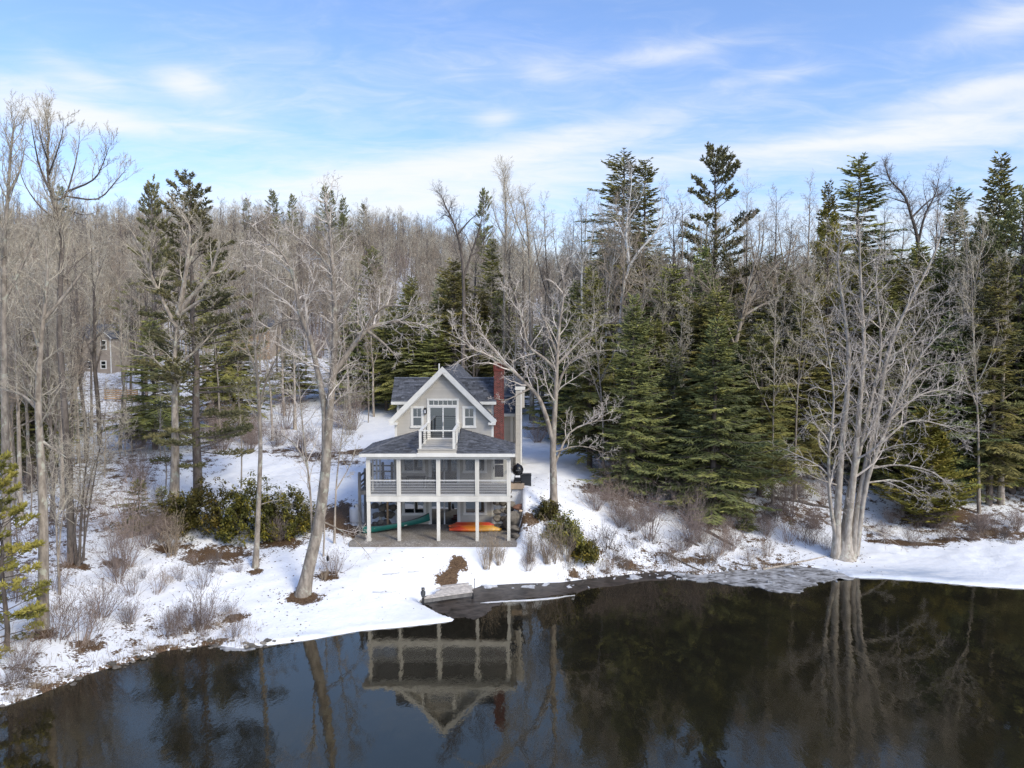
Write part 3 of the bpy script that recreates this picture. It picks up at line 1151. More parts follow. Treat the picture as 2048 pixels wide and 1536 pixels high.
# --- windows and doors
def window(r, mull, muntin=(), sash=True, trimw=.13, cut_top=None, name='window'):
    x0, x1, z0, z1 = r
    A = Acc()
    y0, y1 = HY - .055, HY + .005
    A.box(x0, x0 + trimw, y0, y1, z0 + trimw, z1 - trimw)
    A.box(x1 - trimw, x1, y0, y1, z0 + trimw, z1 - trimw)
    A.box(x0 - .02, x1 + .02, y0 - .012, y1, z1 - trimw, z1)
    A.box(x0 - .03, x1 + .03, y0 - .03, y1, z0, z0 + trimw)
    w = H(name, A, M['trim'])
    gx0, gx1, gz0, gz1 = x0 + trimw, x1 - trimw, z0 + trimw, z1 - trimw
    xs = [gx0] + [gx0 + (gx1 - gx0) * m for m in mull] + [gx1]
    A = Acc()
    f = .045
    A.box(gx0, gx1, HY - .03, HY + .003, gz0, gz0 + f)
    A.box(gx0, gx1, HY - .03, HY + .003, gz1 - f, gz1)
    for k, x in enumerate(xs):
        a = x if k == 0 else (x - f if k == len(xs) - 1 else x - f * .6)
        A.box(a, a + f * (1.2 if 0 < k < len(xs) - 1 else 1), HY - .031, HY + .002, gz0 + f, gz1 - f)
    H('sash', A, M['frame'], w)
    zm = gz0 + (gz1 - gz0) * .5
    for k in range(len(xs) - 1):
        a, b = xs[k] + f * .8, xs[k + 1] - f * .8
        if sash:
            A = Acc()
            A.box(a, b, HY - .012, HY - .004, gz0 + f, zm - .02)
            H('pane', A, M['pane'], w)
            A = Acc()
            A.box(a, b, HY - .018, HY - .01, zm + .02, gz1 - f)
            H('pane', A, M['pane'], w)
            A = Acc()
            A.box(a, b, HY - .036, HY - .003, zm - .03, zm + .03)
            A.box((a + b) / 2 - .014, (a + b) / 2 + .014, HY - .034, HY - .004, zm + .03, gz1 - f)
            H('muntin', A, M['frame'], w)
        else:
            A = Acc()
            A.box(a, b, HY - .012, HY - .004, gz0 + f, gz1 - f)
            H('pane', A, M['pane'], w)
    return w


for r in r_uw:
    window(r, [])
for r in r_mw + r_lw:
    window(r, [.52], sash=False)


def slider(r, transom=0.0, tw=.13):
    x0, x1, z0, z1 = r
    A = Acc()
    y0, y1 = HY - .055, HY + .005
    A.box(x0, x0 + tw, y0, y1, z0, z1 - tw)
    A.box(x1 - tw, x1, y0, y1, z0, z1 - tw)
    A.box(x0 - .02, x1 + .02, y0 - .012, y1, z1 - tw, z1)
    A.box(x0, x1, y0 - .05, y1, z0 - .06, z0)
    d = H('sliding_door', A, M['trim'])
    gx0, gx1, gz1 = x0 + tw, x1 - tw, z1 - tw
    if transom:
        gz1 -= transom + .11
        A = Acc()
        A.box(gx0, gx1, y0 + .004, y1, gz1, gz1 + .11)
        n = 6
        for k in range(1, n):
            x = gx0 + (gx1 - gx0) * k / n
            A.box(x - .016, x + .016, HY - .034, HY, gz1 + .11, z1 - tw)
        H('transom_frame', A, M['trim'], d)
        for k in range(n):
            A = Acc()
            a, b = gx0 + (gx1 - gx0) * k / n + .016, gx0 + (gx1 - gx0) * (k + 1) / n - .016
            A.box(a, b, HY - .014, HY - .005, gz1 + .11, z1 - tw)
            H('pane', A, M['pane'], d)
    mid = (gx0 + gx1) / 2
    for k, (a, b, dy) in enumerate([(gx0, mid + .04, 0), (mid - .04, gx1, -.022)]):
        A = Acc()
        f = .085
        ya, yb = HY - .026 + dy, HY - .002 + dy
        A.box(a, a + f, ya, yb, z0, gz1)
        A.box(b - f, b, ya, yb, z0, gz1)
        A.box(a + f, b - f, ya, yb, z0, z0 + .12)
        A.box(a + f, b - f, ya, yb, gz1 - f, gz1)
        H('door_frame', A, M['frame'], d)
        A = Acc()
        A.box(a + f, b - f, ya + .009, yb - .006, z0 + .12, gz1 - f)
        H('pane', A, M['pane'], d)
    A = Acc()
    A.box(mid - .01, mid + .02, HY - .085, HY - .05, z0 + .95, z0 + 1.2)
    H('door_handle', A, M['darkmetal'], d)
    return d


slider(r_door, .30)
slider(r_mdoor)
slider(r_ldoor)

# lantern beside the balcony door
x, _, z = P(850.8, 821.5, HY)
A = Acc()
A.box(x - .09, x + .09, HY - .03, HY - .026 + .02, z - .2, z + .2)
A.box(x - .085, x + .085, HY - .21, HY - .04, z + .10, z + .15)
A.box(x - .06, x + .06, HY - .18, HY - .06, z + .15, z + .2)
A.box(x - .075, x + .075, HY - .2, HY - .05, z - .2, z - .16)
for sx in (-.07, .055):
    A.box(x + sx, x + sx + .015, HY - .2, HY - .185, z - .16, z + .1)
    A.box(x + sx, x + sx + .015, HY - .065, HY - .05, z - .16, z + .1)
lan = H('wall_lantern', A, M['darkmetal'])
A = Acc()
A.box(x - .055, x + .055, HY - .18, HY - .07, z - .15, z + .09)
H('lantern_glass', A, M['tank'], lan)

# --- porch
PXL, PXR, PY = -9.02, -.17, 44.0
posts = [-8.98, -7.08, -4.61, -2.18, -.20]
for k, x in enumerate(posts):
    A = Acc()
    w = .10
    A.box(x - w, x + w, PY - w, PY + w, HZ - .02, 4.44)
    if k == 0:
        A.box(x - .14, x + .14, PY - .14, PY + .14, HZ - .02, HZ + .12)
    H('lower_post', A, M['porchtrim'])
    A = Acc()
    w = .125
    A.box(x - w, x + w, PY - .09, PY + .10, ZF + .004, 7.10)
    A.box(x - .012, x + .012, PY - .098, PY - .09, ZF + .004, 7.10, tint=0)
    H('porch_post', A, M['porchtrim'])
for x in (PXL + .05, PXR - .06):
    for y in (45.35, 46.65, 47.9):
        A = Acc()
        A.box(x - .05, x + .05, y - .05, y + .05, ZF + .004, 7.10)
        H('porch_post', A, M['porchtrim'])
    for z in (5.78, 4.87):
        A = Acc()
        A.box(x - .03, x + .03, PY + .1, 47.9, z - .025, z + .025)
        H('side_rail', A, M['cablerail'])
    A = Acc()
    A.box(x - .09, x + .09, 47.7, 47.95, HZ, 4.44)
    H('lower_post', A, M['porchtrim'])
# beam and frieze
A = Acc()
A.box(PXL - .08, PXR + .08, PY - .13, PY + .13, 4.45, 4.79)
A.box(PXL - .02, PXL + .1, PY + .13, 47.95, 4.45, 4.79)
A.box(PXR - .1, PXR + .02, PY + .13, 47.95, 4.45, 4.79)
H('porch_beam', A, M['porchtrim'])
A = Acc()
for y in np.arange(44.5, 47.9, .42):
    A.box(PXL + .1, PXR - .1, y - .02, y + .02, 4.55, 4.76)
H('floor_joists', A, M['greywood'], stuff=True)
y = PY + .0
k = 0
while y < 47.92:
    A = Acc()
    y2 = min(y + .133, 47.95)
    A.box(PXL + .0, PXR - .0, y, y2, ZF - .035 + .003 * (k % 2), ZF + .002 * (k % 3), tint=rnd.random())
    H('deck_board', A, M['deck'])
    y += .14
    k += 1
A = Acc()
A.box(PXL - .06, PXR + .06, PY - .11, PY + .11, 7.12, 7.30)
A.box(PXL - .06, PXL + .12, PY + .11, 48.0, 7.12, 7.30)
A.box(PXR - .12, PXR + .06, PY + .11, 48.0, 7.12, 7.30)
H('porch_frieze', A, M['trim'])
EL, ER, EF, EZP = -9.45, .19, 43.58, 7.54
TZ, TL_, TR_ = 8.52, -5.86, -3.44
A = Acc()
A.box(EL, ER, EF - .02, EF + .03, EZP - .22, EZP - .012)
A.box(EL - .02, EL + .03, EF + .03, 48.0, EZP - .22, EZP - .012)
A.box(ER - .03, ER + .02, EF + .03, 48.0, EZP - .22, EZP - .012)
H('porch_fascia', A, M['trim'])
A = Acc()
A.box(EL + .03, ER - .03, EF + .03, 47.98, EZP - .23, EZP - .19)
H('porch_ceiling', A, M['porchtrim'])
BLx, BRx = -5.86, -3.44
sl = (TZ - EZP) / (48.0 - EF)
for s_, ex, tx, bx in ((-1, EL, TL_, BLx), (1, ER, TR_, BRx)):
    A = Acc()
    bz = EZP + (48.0 - EF) * sl
    lo = EZP - .18
    A.add([(ex, EF, EZP), (bx, EF, EZP), (bx, 48.0, bz), (ex, 48.0, EZP), (ex, EF, lo), (bx, EF, lo), (bx, 48.0, lo), (ex, 48.0, lo)],
          [(4, 5, 1, 0), (5, 6, 2, 1), (7, 3, 2, 6), (0, 3, 7, 4), (4, 7, 6, 5)], [(0, 1, 2), (0, 2, 3)])
    pr = H('porch_roof', A, M['roofdeck'])
A = Acc()
# the front slope leaves the balcony free
BL, BR, BF, BZ = -5.86, -3.44, 43.72, 7.80


def front_pt(x, t):
    y = EF + (48 - EF) * t
    return np.array((x, y, EZP + (TZ - EZP) * t))


TL_, TR_ = BL, BR
shingles(A, (EL, EF, EZP), (BL, EF, EZP), (BL, 48.0, TZ), (BL, 48.0, TZ))
shingles(A, (BR, EF, EZP), (ER, EF, EZP), (BR, 48.0, TZ), (BR, 48.0, TZ))
shingles(A, (ER, EF, EZP), (ER, 48.0, EZP), (BR, 48.0, TZ), (BR, 48.0, TZ))
shingles(A, (EL, 48.0, EZP), (EL, EF, EZP), (BL, 48.0, TZ), (BL, 48.0, TZ))
ridge_cap(A, (ER, EF, EZP + .02), (BR, 48.0, TZ + .02), .14)
ridge_cap(A, (EL, EF, EZP + .02), (BL, 48.0, TZ + .02), .14)
H('shingles', A, M['shingle'], pr, stuff=True)
# rails and screens per bay
for a, b in zip(posts[:-1], posts[1:]):
    x0, x1 = a + .127, b - .127
    A = Acc()
    A.box(x0, x1, PY - .03, PY + .03, 5.755, 5.805)
    H('top_rail', A, M['frame'])
    A = Acc()
    A.box(x0, x1, PY - .04, PY + .04, ZF + .02, ZF + .085)
    H('bottom_rail', A, M['frame'])
    for k in range(8):
        z = ZF + .17 + k * .103
        A = Acc()
        A.bar((x0, PY, z), (x1, PY, z), .018)
        H('cable_rail', A, M['cablerail'])
    A = Acc()
    A.box(x0, x1, PY + .055, PY + .057, ZF + .09, 7.11)
    H('screen', A, M['screen'])
# back corners of the porch: screen door on the right, open frame on the left
xa, xb = P(983, 950, 48)[0], P(1011, 950, 48)[0]
A = Acc()
A.box(XR + .01, xa + .10, 47.93, 47.99, ZF, 7.1)
A.box(xb - .02, xb + .12, 47.93, 47.99, ZF, 7.1)
A.box(xa + .10, xb - .02, 47.93, 47.99, 6.9, 7.1)
sd_ = H('screen_door', A, M['trim'])
A = Acc()
dx0, dx1 = xa + .11, xb - .03
A.box(dx0, dx0 + .11, 47.95, 47.985, ZF + .02, 6.89)
A.box(dx1 - .11, dx1, 47.95, 47.985, ZF + .02, 6.89)
A.box(dx0 + .11, dx1 - .11, 47.95, 47.985, ZF + .02, ZF + .42)
A.box(dx0 + .11, dx1 - .11, 47.95, 47.985, ZF + 1.25, ZF + 1.32)
A.box(dx0 + .11, dx1 - .11, 47.95, 47.985, 6.75, 6.89)
H('door_frame', A, M['trim'], sd_)
M['doorpane'] = glass_mat('storm door glass', (.05, .045, .045), 1.6)
for z0, z1 in ((ZF + .42, ZF + 1.25), (ZF + 1.32, 6.75)):
    A = Acc()
    A.box(dx0 + .11, dx1 - .11, 47.962, 47.975, z0, z1)
    H('pane', A, M['doorpane'], sd_)
A = Acc()
A.box(dx0 + .02, dx0 + .07, 47.90, 47.95, ZF + .95, ZF + 1.1)
H('door_handle', A, M['darkmetal'], sd_)
A = Acc()
A.box(-8.05, XL + .01, 47.93, 47.99, ZF, 7.1)
A.box(-8.9, -8.05, 47.93, 47.99, 6.85, 7.1)
A.box(-8.9, -8.05, 47.94, 47.98, ZF, ZF + .1)
H('door_opening_trim', A, M['porchtrim'])

# --- balcony on the porch roof
A = Acc()
A.box(BL + .02, BR - .02, BF + .04, 47.99, 7.3, BZ - .035)
A.box(BL - .02, BR + .02, BF - .03, BF + .02, BZ - .06, BZ - .005)
bal = H('balcony', A, M['siding'])
A = Acc()
clap_front(A, BF + .035, BL + .02, BR - .02, 7.54, BZ - .06)
clap_side(A, BR - .02, 1, BF + .1, 47.9, 7.55, BZ - .04)
clap_side(A, BL + .02, -1, BF + .1, 47.9, 7.55, BZ - .04)
H('siding', A, M['siding'], bal, stuff=True)
A = Acc()
A.box(BL - .03, BR + .03, EF - .045, EF - .021, EZP - .21, EZP + .03)
H('balcony_fascia', A, M['trim'], bal)
M['baldeck'] = paint('balcony floor boards', (.50, .48, .44), .6, .1, 2, .12, streak=False)
y = BF
while y < 47.9:
    A = Acc()
    A.box(BL + .01, BR - .01, y, min(y + .135, 47.96), BZ - .034, BZ, tint=rnd.random())
    H('deck_board', A, M['baldeck'], bal)
    y += .14
for x in (BL + .17, BR - .17):
    for y in (BF + .10, 45.95, 47.85):
        A = Acc()
        A.box(x - .075, x + .075, y - .075, y + .075, BZ + .001, 8.90)
        H('balcony_post', A, M['trim'], bal)
    A = Acc()
    A.box(x - .09, x + .09, BF + .0, 47.95, 8.901, 8.96)
    A.box(x - .02, x + .02, BF + .175, 47.78, BZ + .08, BZ + .13)
    H('hand_rail', A, M['trim'], bal)
    for k in range(7):
        A = Acc()
        A.bar((x, BF + .17, BZ + .22 + k * .125), (x, 47.8, BZ + .22 + k * .125), .014)
        H('cable_rail', A, M['darkmetal'], bal)
A = Acc()
A.box(BL + .262, BR - .262, BF + .01, BF + .19, 8.90, 8.958)
H('hand_rail', A, M['trim'], bal)
for k in range(7):
    A = Acc()
    z = BZ + .15 + k * .135
    A.bar((BL + .24, BF + .1, z), (BR - .24, BF + .1, z), .014)
    H('cable_rail', A, M['darkmetal'], bal)

# ------------------------------------------------------------------ things around the house
# timber steps and railing on the left of the porch
lb = np.array((-9.6, 47.2, zs(-9.6, 47.2)))
st = thing('railing', 'weathered grey timber landing with posts and rails against the porch side', 'railing', lb)
for x, y, z1 in [(-9.93, 45.8, 5.95), (-9.85, 47.2, 5.95), (-9.85, 49.0, 6.0), (-8.45, 49.6, 5.95), (-9.1, 49.6, 5.95)]:
    A = Acc()
    A.box(x - .085, x + .085, y - .085, y + .085, zs(x, y) - .3, z1 - .08)
    A.box(x - .07, x + .07, y - .07, y + .07, z1 - .08, z1)
    part('post', A, M['greywood'], st)
for z in (5.7, 5.25, 4.98):
    A = Acc()
    A.box(-9.91, -9.86, 45.9, 48.9, z - .06, z + .06)
    part('rail', A, M['greywood'], st)
for z in (5.7, 5.3):
    A = Acc()
    A.box(-9.8, -8.3, 49.57, 49.62, z - .05, z + .05)
    part('rail', A, M['greywood'], st)
for k in range(9):
    A = Acc()
    A.box(-9.98, -9.15, 45.75 + k * .42, 45.75 + k * .42 + .40, 4.66, 4.72 - .002 * (k % 2), tint=rnd.random())
    part('plank', A, M['greywood'], st)
A = Acc()
A.box(-9.95, -9.15, 45.72, 45.75, 4.48, 4.72)
A.box(-9.95, -9.91, 45.8, 49.4, 4.48, 4.655)
part('skirt_board', A, M['greywood'], st)


def blob(c, r, seed, sq=(1, 1, 1), n=10, k=14, amp=.18):
    """an irregular faceted boulder"""
    rg = np.random.default_rng(seed)
    th = np.linspace(0, pi, n)
    a = np.arange(k) * 2 * pi / k
    T, Aa = np.meshgrid(th, a, indexing='ij')
    D = np.stack([np.sin(T) * np.cos(Aa), np.sin(T) * np.sin(Aa), np.cos(T)], -1).reshape(-1, 3)
    rr = np.ones(len(D))
    for _ in range(9):
        v = rg.normal(size=3)
        v /= np.linalg.norm(v)
        h = rg.uniform(.55, .95)
        d = D @ v
        rr = np.minimum(rr, np.where(d > h * .98, h / np.maximum(d, .1), 9))
    for _ in range(5):
        v = rg.normal(size=3) * 2.2
        rr = rr * (1 + amp * .35 * np.sin(D @ v + rg.uniform(0, 6)))
    V = D * rr[:, None] * np.array(sq) * r + np.array(c)
    i, j = np.meshgrid(np.arange(n - 1), np.arange(k), indexing='ij')
    j2 = (j + 1) % k
    Q = np.stack([i * k + j, (i + 1) * k + j, (i + 1) * k + j2, i * k + j2], -1).reshape(-1, 4)
    return V, Q


def stones(name, label, cat, spots, loc, seed):
    w = thing(name, label, cat, loc)
    for k, (x, y, z, r, sq) in enumerate(spots):
        A = Acc()
        A.add(*blob((x, y, z), r, seed + k, sq, 8, 11), tint=rnd.random())
        part('stone', A, M['stone'], w, smooth=False)
    return w


sp = []
rg = random.Random(4)
for lv, z in enumerate((2.15, 2.7, 3.2, 3.7, 4.15)):
    x = -9.35 + rg.uniform(0, .2)
    while x < -7.9:
        r = rg.uniform(.24, .38)
        sp.append((x, 47.5 + lv * .10 + rg.uniform(-.1, .1), z + rg.uniform(-.06, .06), r, (1.2, 1, .85)))
        x += r * 1.7
stones('stone_wall', 'dark stacked fieldstone wall under the porch behind the canoe', 'stone wall', sp, (-8.6, 47.6, HZ), 100)
sp = []
for lv, z in enumerate((2.1, 2.55, 3.0, 3.45, 3.9, 4.25)):
    x = -1.05 + rg.uniform(0, .15)
    while x < .25 - lv * .03:
        r = rg.uniform(.20, .34)
        sp.append((x, 47.0 + lv * .16 + rg.uniform(-.12, .12), z + rg.uniform(-.06, .06), r, (1.15, 1, .9)))
        x += r * 1.75
stones('stone_wall', 'stacked tan fieldstone wall right of the basement wall under the porch', 'stone wall', sp, (-.4, 47.3, HZ), 200)
for px, py, Y, r, sq, lab, cat in [
        (1026, 1040, 46.2, .74, (1.05, .9, .95), 'largest brown boulder, behind the right end of the porch', 'boulder'),
        (1049, 1031, 46.3, .42, (1.0, .9, 1.0), 'dark upright boulder beside the largest brown boulder in the snow', 'boulder'),
        (1040, 1014, 47.0, .40, (1.2, .9, .6), 'flat reddish stone on top of the boulders beside the porch', 'stone'),
        (1041, 1022, 46.0, .12, (1.2, .9, .8), 'small pale round stone lying on the big brown boulder', 'stone'),
        (1032, 1072, 44.6, .34, (1.2, .9, .6), 'low grey stone at the right corner of the gravel patio', 'stone'),
        (1030, 1058, 45.2, .42, (1.3, .8, .55), 'flat grey slab stone under the largest boulder', 'stone'),
        (1172, 1163, 42.9, .30, (1.4, .9, .45), 'flat reddish rock on the snowy shore at the water edge', 'rock'),
        (1143, 1148, 43.1, .25, (.8, .8, .9), 'rust brown clump of rock and leaves above the reddish shore rock', 'rock'),
        (1240, 1143, 44.0, .22, (1, .8, .9), 'grey pointed rock on the bank right of the reddish shore rock', 'rock'),
        (1065, 1033, 47.2, .40, (1.5, .9, .35), 'long low grey stone between the boulders and the tall bare tree', 'stone')]:
    c = P(px, py, Y)
    A = Acc()
    A.add(*blob(c, r, int(px), sq, 12, 18), tint=.3 + .4 * rnd.random())
    if 'reddish' in lab or 'rust' in lab:
        m_ = M.setdefault('redrock', paint('reddish rock', (.21, .105, .07), .85, .35, 5, .4, streak=False))
    elif 'pale' in lab:
        m_ = M['capstone']
    else:
        m_ = M['stone']
    me = A.mesh('boulder', m_, (c[0], c[1], c[2] - r * sq[2]), True)
    thing(cat, lab, cat, (c[0], c[1], c[2] - r * sq[2]), data=me)
A = Acc()
A.box(-8.42, -8.30, 47.1, 47.2, HZ, 4.44)
o = thing('timber_post', 'tan timber post under the porch before the dark stone wall', 'post', (-8.36, 47.15, HZ), data=A.mesh('timber_post', M['tanwood'], (-8.36, 47.15, HZ)))


# canoe
def canoe():
    L, Bm = 4.75, .86
    a = np.array(P(727, 1071, 45.5))
    b = np.array(P(861, 1044, 47.35))
    a[2], b[2] = 1.98, 2.05
    mid = (a + b) / 2
    d = b - a
    ang = math.atan2(d[1], d[0])
    L = np.hypot(d[0], d[1])
    t = thing('canoe', 'teal green canoe with dark interior lying on the gravel under the porch', 'canoe', (mid[0], mid[1], 1.97), rz=ang)
    t.rotation_euler = (R(-15), -R(4.6), ang)
    t.location.z = 2.09
    n, k = 25, 13
    s = np.linspace(-1, 1, n)
    half = Bm / 2 * np.power(np.clip(1 - np.abs(s) ** 2.3, 0, 1), .8) + .015
    top = .33 + .27 * np.abs(s) ** 3.2
    bot = .0 + .10 * np.abs(s) ** 5
    th = np.linspace(-pi / 2, pi / 2, k)

    def shell(off):
        V = []
        for i in range(n):
            for q in th:
                w = np.sign(np.sin(q)) * abs(np.sin(q)) ** .75 * max(.004, half[i] - off)
                hh = abs(np.cos(q)) ** .7
                V.append((s[i] * L / 2, w, bot[i] + off + (top[i] - bot[i] - off) * (1 - hh)))
        return np.array(V)
    i, j = np.meshgrid(np.arange(n - 1), np.arange(k - 1), indexing='ij')
    Q = np.stack([i * k + j, (i + 1) * k + j, (i + 1) * k + j + 1, i * k + j + 1], -1).reshape(-1, 4)
    teal = paint('teal canoe hull', (.015, .135, .112), .3, .12, 2)
    inn = paint('canoe interior', (.055, .065, .06), .6, .2, 4)
    Ao = Acc()
    Ao.add(shell(0), Q)
    part('hull', Ao, teal, t, origin=(0, 0, 0), smooth=True)
    Ai = Acc()
    Ai.add(shell(.016), Q[:, ::-1])
    part('interior', Ai, inn, t, origin=(0, 0, 0), smooth=True)
    for e in (0, k - 1):
        Vv = shell(0).reshape(n, k, 3)[:, e]
        Ag = Acc()
        for q in range(n - 1):
            Ag.bar(Vv[q] + (0, 0, .004), Vv[q + 1] + (0, 0, .004), .03, .035)
        part('gunwale', Ag, M['darkmetal'], t, origin=(0, 0, 0))
    seatm = paint('cane seat', (.38, .31, .22), .7, .2)
    for xs_, w in ((-1.45, .27), (1.25, .30)):
        As = Acc()
        As.box(xs_ - .14, xs_ + .14, -w, w, .25, .28)
        As.box(xs_ - .15, xs_ - .13, -w - .06, w + .06, .24, .285)
        part('seat', As, seatm, t, origin=(0, 0, 0))
    At = Acc()
    At.box(-.04, .04, -.40, .40, .29, .32)
    part('thwart', At, M['greywood'], t, origin=(0, 0, 0))
    Al = Acc()
    yv = shell(-.006).reshape(n, k, 3)
    Al.add([yv[14, 2], yv[15, 2], yv[15, 3], yv[14, 3]], [(0, 1, 2, 3)])
    part('decal', Al, M['trim'], t, origin=(0, 0, 0))


canoe()


def kayak(pxa, pxb, py, Y, cols, label, seed):
    a, b = P(pxa, py, Y), P(pxb, py, Y + .05)
    mid = (a + b) / 2
    L = b[0] - a[0]
    t = thing('kayak', label, 'kayak', (mid[0], mid[1], 1.96), group='kayaks upside down on the patio')
    n, k = 25, 16
    s = np.linspace(-1, 1, n)
    V = []
    for i in range(n):
        hw = .37 * max(.12, (1 - abs(s[i]) ** 2.6)) ** .7
        hh = .33 * max(.25, 1 - abs(s[i]) ** 4) ** .6
        rk = .07 * abs(s[i]) ** 3
        for q in range(k):
            an = 2 * pi * q / k
            cx, sx = cos(an), sin(an)
            yv = hw * np.sign(cx) * abs(cx) ** .8
            zv = hh * .5 + hh * .5 * np.sign(sx) * abs(sx) ** .75
            if sx > .75:
                zv += .035
            if .2 < sx < .75:
                zv -= .02
            V.append((s[i] * L / 2, yv, zv + rk * .3))
    V += [(-L / 2 - .05, 0, .16), (L / 2 + .05, 0, .16)]
    i, j = np.meshgrid(np.arange(n - 1), np.arange(k), indexing='ij')
    j2 = (j + 1) % k
    Q = np.stack([i * k + j, (i + 1) * k + j, (i + 1) * k + j2, i * k + j2], -1).reshape(-1, 4)
    e = len(V)
    T = [(e - 2, (q + 1) % k, q) for q in range(k)] + [(e - 1, (n - 1) * k + q, (n - 1) * k + (q + 1) % k) for q in range(k)]

    def b_(tt, p):
        co = tt.coord('Object', (1, 1, 1))
        sp = tt.n('ShaderNodeSeparateXYZ')
        tt.l(co, sp.inputs[0])
        f = tt.math('ADD', tt.math('MULTIPLY', sp.outputs[0], 1 / L), .5)
        f = tt.math('ADD', f, tt.math('MULTIPLY', tt.math('SUBTRACT', tt.noise(co, 2.6, 4), .5), .45))
        tt.l(tt.ramp(f, cols), p.inputs['Base Color'])
        p.inputs['Roughness'].default_value = .38
    m = mat('marbled kayak plastic', b_)
    A = Acc()
    A.add(V, Q, T)
    part('hull', A, m, t, origin=(0, 0, 0), smooth=True)
    A = Acc()
    A.box(-L * .36, L * .36, -.02, .02, .35, .385)
    part('keel', A, m, t, origin=(0, 0, 0))
    for sx in (-1, 1):
        A = Acc()
        A.bar((sx * (L / 2 - .06), -.05, .2), (sx * (L / 2 - .06), .05, .2), .03)
        part('carry_handle', A, M['darkmetal'], t, origin=(0, 0, 0))


O_, Y_, R_ = (.62, .17, .025), (.66, .38, .07), (.55, .055, .03)
kayak(899, 1002, 1064, 46.15, [(.0, (.60, .10, .035)), (.22, R_), (.35, O_), (.7, (.64, .30, .05)), (1.0, Y_)], 'orange and yellow kayak lying in front of the redder one on the patio', 1)
kayak(898, 994, 1056, 46.95, [(.0, (.62, .16, .06)), (.3, R_), (.55, (.60, .20, .03)), (.8, R_), (1.0, (.6, .12, .08))], 'red orange kayak lying behind the orange and yellow kayak', 2)

# propane tank
c = P(711, 1052, 46.6)
c[2] = zs(c[0], c[1]) - .02
tk = thing('propane_tank', 'white upright propane tank standing left of the porch', 'propane tank', c)
A = Acc()
A.lathe([(.0, .1), (.2, .105), (.34, .17), (.385, .28), (.385, 1.0), (.36, 1.1), (.26, 1.18), (.1, 1.21), (0, 1.215)], k=28)
part('tank_body', A, M['tank'], tk, origin=(0, 0, 0), smooth=True)
A = Acc()
A.lathe([(.33, 0), (.33, .2)], k=24)
part('foot_ring', A, M['tank'], tk, origin=(0, 0, 0), smooth=True)
A = Acc()
A.lathe([(.17, 1.16), (.17, 1.36), (.15, 1.4), (0, 1.43)], k=20)
part('valve_dome', A, M['tank'], tk, origin=(0, 0, 0), smooth=True)
A = Acc()
A.lathe([(.04, 1.2), (.04, 1.33), (0, 1.33)], (.0, -.16, 0), k=10)
part('regulator', A, M['darkmetal'], tk, origin=(0, 0, 0))

# covered grill on a paved pad and the condensing unit
gz = 4.62
A = Acc()
A.box(-.10, .85, 48.45, 49.35, gz - .35, gz - .0)
structure('stone_pad', A, M['capstone'])
c = np.array(((1035.5 - 1024) * 48.9 / FPX, 48.95, gz))
gr = thing('grill', 'black egg shaped kettle grill on a stand beside the house corner', 'grill', c)
M['grillblack'] = paint('black grill enamel', (.012, .012, .013), .25, .2, spec=.5)
A = Acc()
A.lathe([(.0, .52), (.16, .54), (.30, .62), (.375, .76), (.39, .86)], k=24)
part('bowl', A, M['grillblack'], gr, origin=(0, 0, 0), smooth=True)
A = Acc()
A.lathe([(.40, .86), (.385, 1.0), (.31, 1.18), (.17, 1.28), (.08, 1.30), (.075, 1.36), (0, 1.37)], k=24)
part('lid', A, M['grillblack'], gr, origin=(0, 0, 0), smooth=True)
for a in range(4):
    an = pi / 4 + a * pi / 2
    A = Acc()
    A.bar((.24 * cos(an), .24 * sin(an), .6), (.36 * cos(an), .36 * sin(an), 0), .04)
    part('leg', A, M['darkmetal'], gr, origin=(0, 0, 0))
A = Acc()
A.box(-.3, .3, -.26, .26, .14, .17)
A.box(-.25, .25, -.27, -.25, .17, .42)
part('shelf', A, M['darkmetal'], gr, origin=(0, 0, 0))
A = Acc()
A.bar((-.12, -.40, .93), (.12, -.40, .93), .03)
part('lid_handle', A, M['greywood'], gr, origin=(0, 0, 0))
c = np.array(((1052 - 1024) * 49.2 / FPX, 49.2, 4.30))
ac = thing('air_conditioner', 'dark louvred air conditioner unit in the snow beside the grill', 'air conditioner', c)
A = Acc()
A.box(-.36, .36, -.36, .36, 0, .82)
part('casing', A, M['darkmetal'], ac, origin=(0, 0, 0))
A = Acc()
A.box(-.38, .38, -.38, .38, .82, .87)
part('top_cover', A, M['darkmetal'], ac, origin=(0, 0, 0))
M['louvre'] = paint('louvre metal', (.06, .065, .075), .5, .1)
for k in range(9):
    A = Acc()
    A.box(-.365, .365, -.385, -.361, .07 + k * .083, .11 + k * .083)
    part('slat', A, M['louvre'], ac, origin=(0, 0, 0))

# porch furniture
c = np.array((-6.35, 46.4, ZF))
tb = thing('patio_table', 'dark metal patio table on the screened porch', 'table', c)
A = Acc()
A.box(-.62, .62, -.4, .4, .70, .725)
part('tabletop', A, M['darkmetal'], tb, origin=(0, 0, 0))
for sx in (-.55, .55):
    for sy in (-.33, .33):
        A = Acc()
        A.bar((sx, sy, 0), (sx, sy, .7), .04)
        part('leg', A, M['darkmetal'], tb, origin=(0, 0, 0))


